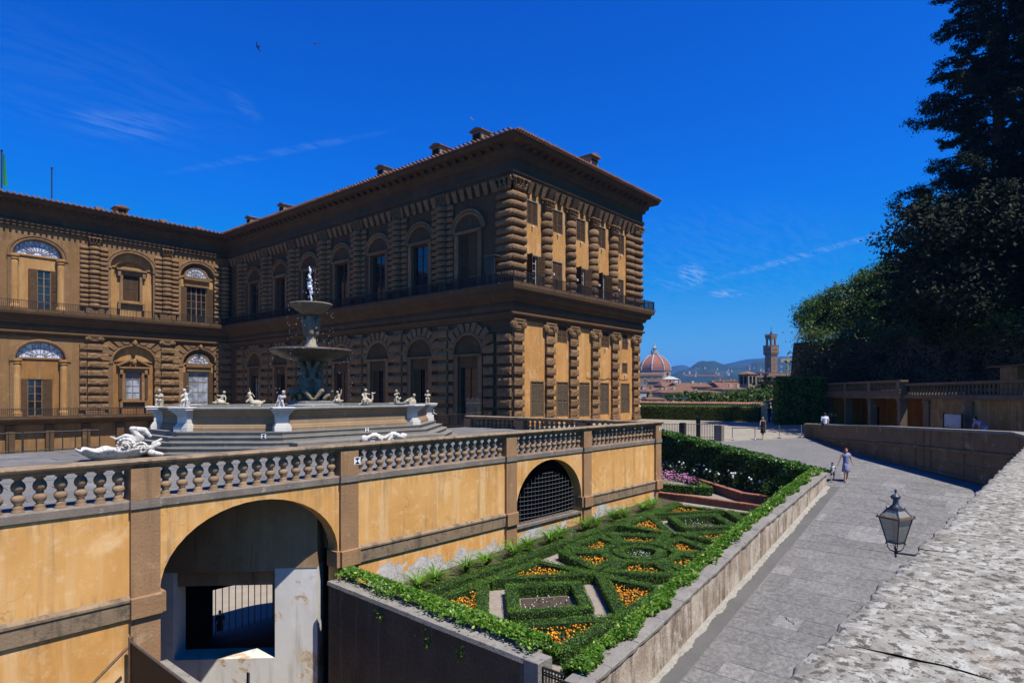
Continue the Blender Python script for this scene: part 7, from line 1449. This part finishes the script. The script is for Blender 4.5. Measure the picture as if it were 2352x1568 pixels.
for i in range(9):
    x = -g+2*g*(i+.5)/9
    for a in range(4): T = Matrix.Rotation(a*math.pi/2,3,'Z'); t = MB(); t.box(x-.28,x+.28,-g-.02,-s_,Z(815),Z(809.5)); mb.add([tuple(T @ Vector(v)) for v in t.v], t.f)
lbuild(mb, 'gallery', 'fort', r); mb = MB(); b_ = s_*.92
for sx in (-1,1):
    for sy in (-1,1): mb.lathe([(1.25,Z(794)),(1.25,Z(778))], 8, (sx*(b_-1.2),sy*(b_-1.2),0))
mb.box(-b_,b_,-b_,b_,Z(778),Z(770)); 
for a in range(4): T = Matrix.Rotation(a*math.pi/2,3,'Z'); t = MB(); arch_fill(t, 0, b_-2.2, Z(783), (783-778)*k, b_-.3, .6, 10); mb.add([tuple(T @ Vector(v)) for v in t.v], t.f)
mb.box(-b_*1.08,b_*1.08,-b_*1.08,b_*1.08,Z(774.5),Z(770)); cren(mb, b_*1.05, Z(770), 1.4, 1.0); lbuild(mb, 'belfry', 'fort', r); mb = MB(); mb.lathe([(2.6,Z(770)),(.15,Z(758))], 4); mb.tube([(0,0,Z(758)),(0,0,Z(750))], .18, 5); mb.ell((0,0,Z(755)), .5, 8, 6); lbuild(mb, 'spire', 't_dark', r); 
for a in (0,3):
    T = Matrix.Rotation(a*math.pi/2,3,'Z')
    for z_ in (828,840,849): t = MB(); t.box(-.5,.5,-s_-.05,-s_+.1,Z(z_),Z(z_)+1.9); t.v = [tuple(T @ Vector(v)) for v in t.v]; lbuild(t, 'window', 't_dark', r)
    for x in (-2.6,0,2.6): t = MB(); t.box(x-.55,x+.55,-g-.05,-g+.1,Z(806),Z(806)+2.2); t.v = [tuple(T @ Vector(v)) for v in t.v]; lbuild(t, 'window', 't_dark', r)
t = MB(); t.lathe([(1.9,0),(1.9,.12)], 20); T = Matrix.Translation((-s_-.1,-1.2,Z(855)+3)) @ Matrix.Rotation(math.pi/2,4,'Y'); t.v = [tuple(T @ Vector(v)) for v in t.v]; lbuild(t, 'clock', 'marble_town', r)
mb = MB(); mb.box(-10,26,-6,30,0,Z(860)); mb.box(-11,27,-7,31,Z(863),Z(858))
for i in range(20): mb.box(-11+i*1.98,-9.9+i*1.98,-7,-6.3,Z(858),Z(855)); mb.box(-11,-10.3,-7+i*1.98,-5.9+i*1.98,Z(858),Z(855))
lbuild(mb, 'main_block', 'fort', r)
# cranes
M['crane_y'] = plain('crane_yellow', (.62,.42,.12), .5); M['crane_r'] = plain('crane_red', (.55,.12,.08), .5)
def crane(x, d, ym, yj, j0, j1, mt, lab):
    r = hroot('tower_crane', x, d, lab, 'crane', 'cranes over the town', ALPHA-math.pi/2); k = d/1432.; z0, z1 = 26+(903-ym)*k, 26+(903-yj)*k; mb = MB(); w = .8
    def lat(p, q, w, n):
        p, q = Vector(p), Vector(q); ax = (q-p).normalized(); u_ = Vector((0,1,0)); v_ = ax.cross(u_)
        c = [(u_*a+v_*b)*w for a,b in ((-1,-1),(1,-1),(1,1),(-1,1))]
        for e in c: mb.tube([p+e,q+e], .17, 4)
        for i in range(n):
            for f in range(4): mb.tube([p.lerp(q,i/n)+c[f], p.lerp(q,(i+1)/n)+c[(f+1) % 4]], .1, 3)
    lat((0,0,0),(0,0,z1),w,26); lat((j0*k,0,z1),(j1*k,0,z1+(1.5 if mt == 'crane_y' else 0)),w*.8,26); mb.box(-1.4,1.4,-1.2,1.2,z1-2.2,z1-.3); mb.box(j0*k-1,j0*k+1.5,-1,1,z1-2.4,z1-.2); mb.tube([(0,0,z1),(0,0,z1+5)],.4,4); mb.tube([(0,0,z1+5),(j1*k*.6,0,z1+1)],.1,3); lbuild(mb, 'lattice', mt, r)
crane(1809, 620, 866, 826, -14, 44, 'crane_y', 'yellow tower crane beside the battlemented tower'); crane(1640, 900, 872, 862, 18, -66, 'crane_r', 'red tower crane with a long low jib over the roofs')
# haze over the town and hills
hz = MB(); hz.box(-400,7500,-3200,7500,-30,400); t = bpy.data.materials.new('haze'); t.use_nodes = True; t.node_tree.nodes.clear(); ho = t.node_tree.nodes.new('ShaderNodeOutputMaterial'); pv = t.node_tree.nodes.new('ShaderNodeVolumePrincipled'); pv.inputs['Color'].default_value = (.10,.38,1.,1); pv.inputs['Density'].default_value = .00011; pv.inputs['Anisotropy'].default_value = .2; t.node_tree.links.new(pv.outputs[0], ho.inputs['Volume'])
meta(hz.build('haze', t), None, None, None, 'stuff')
# ================================================================ people and birds
M['skin'] = plain('skin', (.48,.28,.19), .6, v=.1); M['hair_red'] = plain('red_brown_hair', (.20,.055,.025), .6); M['hair_dark'] = plain('dark_hair', (.02,.014,.010), .6); M['hair_blond'] = plain('blond_hair', (.42,.30,.16), .6)
CL = {}
def cloth(c):
    if c not in CL: CL[c] = plain('cloth_%d' % len(CL), c, .85, v=.15)
    return CL[c]
def person(loc, rz, label, h=1.68, pose='walk', top=(.1,.1,.1), bottom=(.1,.1,.1), hair='hair_dark', long_hair=False, dress=False, shorts=False, arm=None, group=None, bend=0., child=False):
    """local frame: faces +x; body is one fused mesh, clothes and hair are its children"""
    r = root('person', loc, label, 'person', group, rz); s = h/1.7; hs = 1.35 if child else 1.
    st = .16 if pose == 'walk' else .03; hip = Vector((0,0,.90*s)) if pose != 'sit' else Vector((0,0,.10)); b = Vector((math.sin(bend),0,math.cos(bend))); chest = hip+b*.42*s; neck = hip+b*.56*s; head = hip+(b*.70+Vector((.02,0,0)))*s
    legs = []
    for sd, f in ((-1,1),(1,-1)):
        if pose == 'sit': kn = hip+Vector((.42,sd*.1,0))*s; ft = kn+Vector((.03,0,-.42))*s
        else: kn = Vector((st*f*.75+.03,sd*.09,.48*s)); ft = Vector((st*f*1.25-.03*(f < 0),sd*.09,.07*s))
        legs.append((hip+Vector((0,sd*.09*s,-.02*s)), kn, ft))
    arms = []
    for i, sd in enumerate((-1,1)):
        sh = neck+Vector((0,sd*.185*s,-.06*s)); a = arm[i] if arm else ((-.06*sd,sd*.05,-.28),(.06,sd*.06,-.54)); arms.append((sh, sh+Vector(a[0])*s, sh+Vector(a[1])*s))
    def body(mb):
        mb.cap(hip, chest, .125*s, .13*s); mb.cap(chest-Vector((0,.07,0))*s, chest+Vector((0,.07,0))*s, .11*s, .11*s); mb.cap(neck-Vector((0,.13,.03))*s, neck+Vector((0,.13,-.03*s)), .065*s, .065*s); mb.cap(neck, head, .05*s, .05*s)
        mb.ell(head+Vector((0,0,.02*s)), (.095*s*hs,.078*s*hs,.115*s*hs)); mb.ell(head+Vector((.095*s*hs,0,0)), (.02*s,.016*s,.03*s)); mb.ell(head+Vector((.02*s,0,-.07*s*hs)), (.06*s*hs,.055*s*hs,.05*s*hs))
        for sd in (-1,1): mb.ell(head+Vector((0,sd*.08*s*hs,.0)), (.02*s,.012*s,.03*s))
        for hp, kn, ft in legs: mb.cap(hp, kn, .085*s, .058*s); mb.cap(kn, ft, .058*s, .038*s); mb.cap(ft+Vector((-.04,0,-.03))*s, ft+Vector((.14,0,-.04))*s, .038*s, .03*s)
        for sh, el, hd in arms:
            mb.cap(sh, el, .05*s, .04*s); mb.cap(el, hd, .04*s, .028*s); d = (hd-el).normalized(); mb.ell(hd+d*.04*s, (.032*s,.026*s,.045*s))
            for k in range(4): mb.cap(hd+d*.06*s+Vector((.0,(k-1.5)*.014*s,0)), hd+d*(.13-.008*abs(k-1.5))*s+Vector((.012*s,(k-1.5)*.015*s,0)), .009*s, .007*s, 5)
            mb.cap(hd+d*.03*s+Vector((.02*s,0,0)), hd+d*.075*s+Vector((.045*s,0,0)), .01*s, .008*s, 5)
    organic('body', body, .013, M['skin'], r, 1, True)
    def torso(mb): 
        mb.cap(hip+b*.02*s, chest, .150*s, .152*s); mb.cap(chest-Vector((0,.075,0))*s, chest+Vector((0,.075,0))*s, .128*s, .128*s); mb.cap(neck-Vector((0,.13,.05))*s, neck+Vector((0,.13,-.05*s)), .075*s, .075*s)
        if not dress:
            for sh, el, hd in arms: mb.cap(sh, sh.lerp(el,.75), .066*s, .06*s)
    organic('shirt' if not dress else 'dress_top', torso, .02, cloth(top), r, 1, True)
    if dress:
        mb = MB(); mb.lathe([(.135*s,.95*s),(.165*s,.84*s),(.19*s,.66*s),(.215*s,.50*s),(.20*s,.49*s),(.12*s,.9*s)], 16, sy=.92); mb.v = [(x+.02*math.sin(3*math.atan2(y,x)+z*4), y+.015*math.sin(4*math.atan2(y,x)), z) for x,y,z in mb.v]; mb.build('skirt', cloth(bottom), r, True, True)
    else:
        def tr(mb):
            mb.cap(hip+Vector((0,-.05,0))*s, hip+Vector((0,.05,0))*s, .15*s, .15*s)
            for hp, kn, ft in legs:
                mb.cap(hp, kn if not shorts else hp.lerp(kn,.8), .105*s, .085*s)
                if not shorts: mb.cap(kn, kn.lerp(ft,.9), .082*s, .066*s)
        organic('trousers' if not shorts else 'shorts', tr, .02, cloth(bottom), r, 1, True)
    def hr(mb):
        mb.ell(head+Vector((-.02*s,0,.05*s*hs)), (.105*s*hs,.09*s*hs,.105*s*hs))
        if long_hair: mb.cap(head+Vector((-.06,0,.03))*s, head+Vector((-.10,0,-.17))*s, .085*s, .05*s)
    organic('hair', hr, .016, M[hair], r, 1, True)
    mb = MB()
    for hp, kn, ft in legs: mb.ell(ft+Vector((.05,0,-.045))*s, (.12*s,.045*s,.032*s), 8, 5)
    mb.build('shoes', cloth((.05,.04,.035)), r, True, True); return r
def face(x, y): return math.atan2(-y, -x)      # turn towards the eye
W_ = (35.76,7.83,ZP(35.76)); person(W_, R_(205), 'woman in a blue grey dress walking hand in hand with a child', 1.66, 'walk', (.20,.22,.36), (.22,.24,.38), 'hair_red', True, True, arm=[((.02,-.10,-.27),(.05,-.2,-.52)),((.0,.07,-.28),(.04,.13,-.46))])
person((35.55,8.42,ZP(35.55)), R_(205), 'small child in a dark blue outfit holding the hand of the woman', .92, 'walk', (.55,.55,.6), (.05,.06,.16), 'hair_dark', False, False, True, arm=[((.04,-.12,-.05),(.06,-.26,.12)),((-.02,.1,-.24),(.02,.14,-.44))], child=True)
person((51.03,17.19,ZP(51.03)), R_(40), 'person in black tunic walking away between the barrier posts', 1.72, 'walk', (.012,.012,.014), (.012,.012,.014), 'hair_blond', False, True)
q = FG.P(.4,4.25,0); person((51.0,12.6,-2.42), R_(20), 'man in a white T-shirt sitting on the end of the bend wall', 1.75, 'sit', (.72,.75,.85), (.03,.035,.06), 'hair_dark')
p = FG.P(4.2,1.0,-3.45); person(p, face(p.x,p.y), 'dark clad visitor with raised arms standing in the loggia shade', 1.7, 'stand', (.05,.04,.04), (.04,.04,.05), 'hair_dark', arm=[((.06,-.2,.02),(.06,-.06,.2)),((.06,.2,.02),(.06,.06,.2))])
p = at(2163,903,42); p.z = -3.36; person(p, face(p.x,p.y)+1.2, 'woman in a pale lilac top standing left of the map board', 1.62, 'stand', (.42,.38,.46), (.3,.28,.34), 'hair_dark', True, True)
p = at(2190,903,41); p.z = -3.36; person(p, face(p.x,p.y)+2.2, 'person in dark clothes standing beside the map board', 1.75, 'stand', (.03,.03,.035), (.03,.03,.03), 'hair_dark')
p = at(2219,903,37.3); p.z = -3.3; person(p, face(p.x,p.y)+3.1, 'person in grey reading the map board from close up', 1.6, 'stand', (.10,.09,.10), (.06,.06,.07), 'hair_dark')
p = at(2262,903,34); p.z = -2.78; person(p, face(p.x,p.y)-.9, 'person in a lilac shirt and pale blue shorts bending forward behind the wall', 1.7, 'stand', (.50,.36,.52), (.42,.48,.72), 'hair_dark', shorts=True, bend=.85, arm=[((.05,-.05,-.28),(.1,-.02,-.5)),((.05,.05,-.28),(.1,.02,-.5))])
p = at(1767,964,64); person((p.x,p.y,-3.05), R_(60), 'dark clad visitor by the lodge beyond the plaza', 1.72, 'stand', (.03,.03,.03), (.06,.08,.15), 'hair_dark'); p = at(1774,964,65); person((p.x,p.y,-3.05), R_(200), 'visitor in a pale blue shirt by the lodge beyond the plaza', 1.75, 'stand', (.45,.55,.75), (.30,.36,.5), 'hair_dark')
p = at(505,1395,38.); person((p.x,p.y,-15.), face(p.x,p.y), 'silhouetted person behind the bars seen through the big arch', 1.75, 'stand', (.02,.02,.02), (.02,.02,.02), 'hair_dark')
M['bird'] = plain('bird_dark', (.02,.018,.018), .8); M['bird_white'] = plain('bird_white', (.75,.76,.78), .7)
def bird(x, y, d, rz, tilt, mt, lab, span=.55):
    p = at(x, y, d); mb = MB(); mb.ell((0,0,0), (.20,.05,.05), 8, 6); mb.ell((.2,0,.015), .04, 6, 5); mb.hexa([(-.34,-.07,-.006),(-.17,-.02,-.006),(-.17,.02,-.006),(-.34,.07,-.006),(-.34,-.07,.006),(-.17,-.02,.006),(-.17,.02,.006),(-.34,.07,.006)])
    for sd in (-1,1):
        a = [(.10,sd*.03,.0),(-.08,sd*.03,.0),(-.02,sd*span*.45,.12),(.10,sd*span*.45,.12)]; b = [(.10,sd*span*.45,.12),(-.02,sd*span*.45,.12),(-.16,sd*span,.02),(-.12,sd*span,.02)]
        for qd in (a, b): mb.hexa([*[(v[0],v[1],v[2]-.006) for v in qd], *[(v[0],v[1],v[2]+.006) for v in qd]])
    o = thing('bird', mb, M[mt], lab, 'bird', 'birds in the sky', True); o.location = p; o.rotation_euler = (tilt,.2,rz); o.scale = (1.,)*3
bird(592,108,70,2.2,.9,'bird','lower dark bird gliding in the blue sky'); bird(725,101,70,2.6,-.8,'bird','upper dark bird gliding in the blue sky'); bird(1084,274,90,.6,.6,'bird_white','tiny white bird above the palace chimneys',.45)
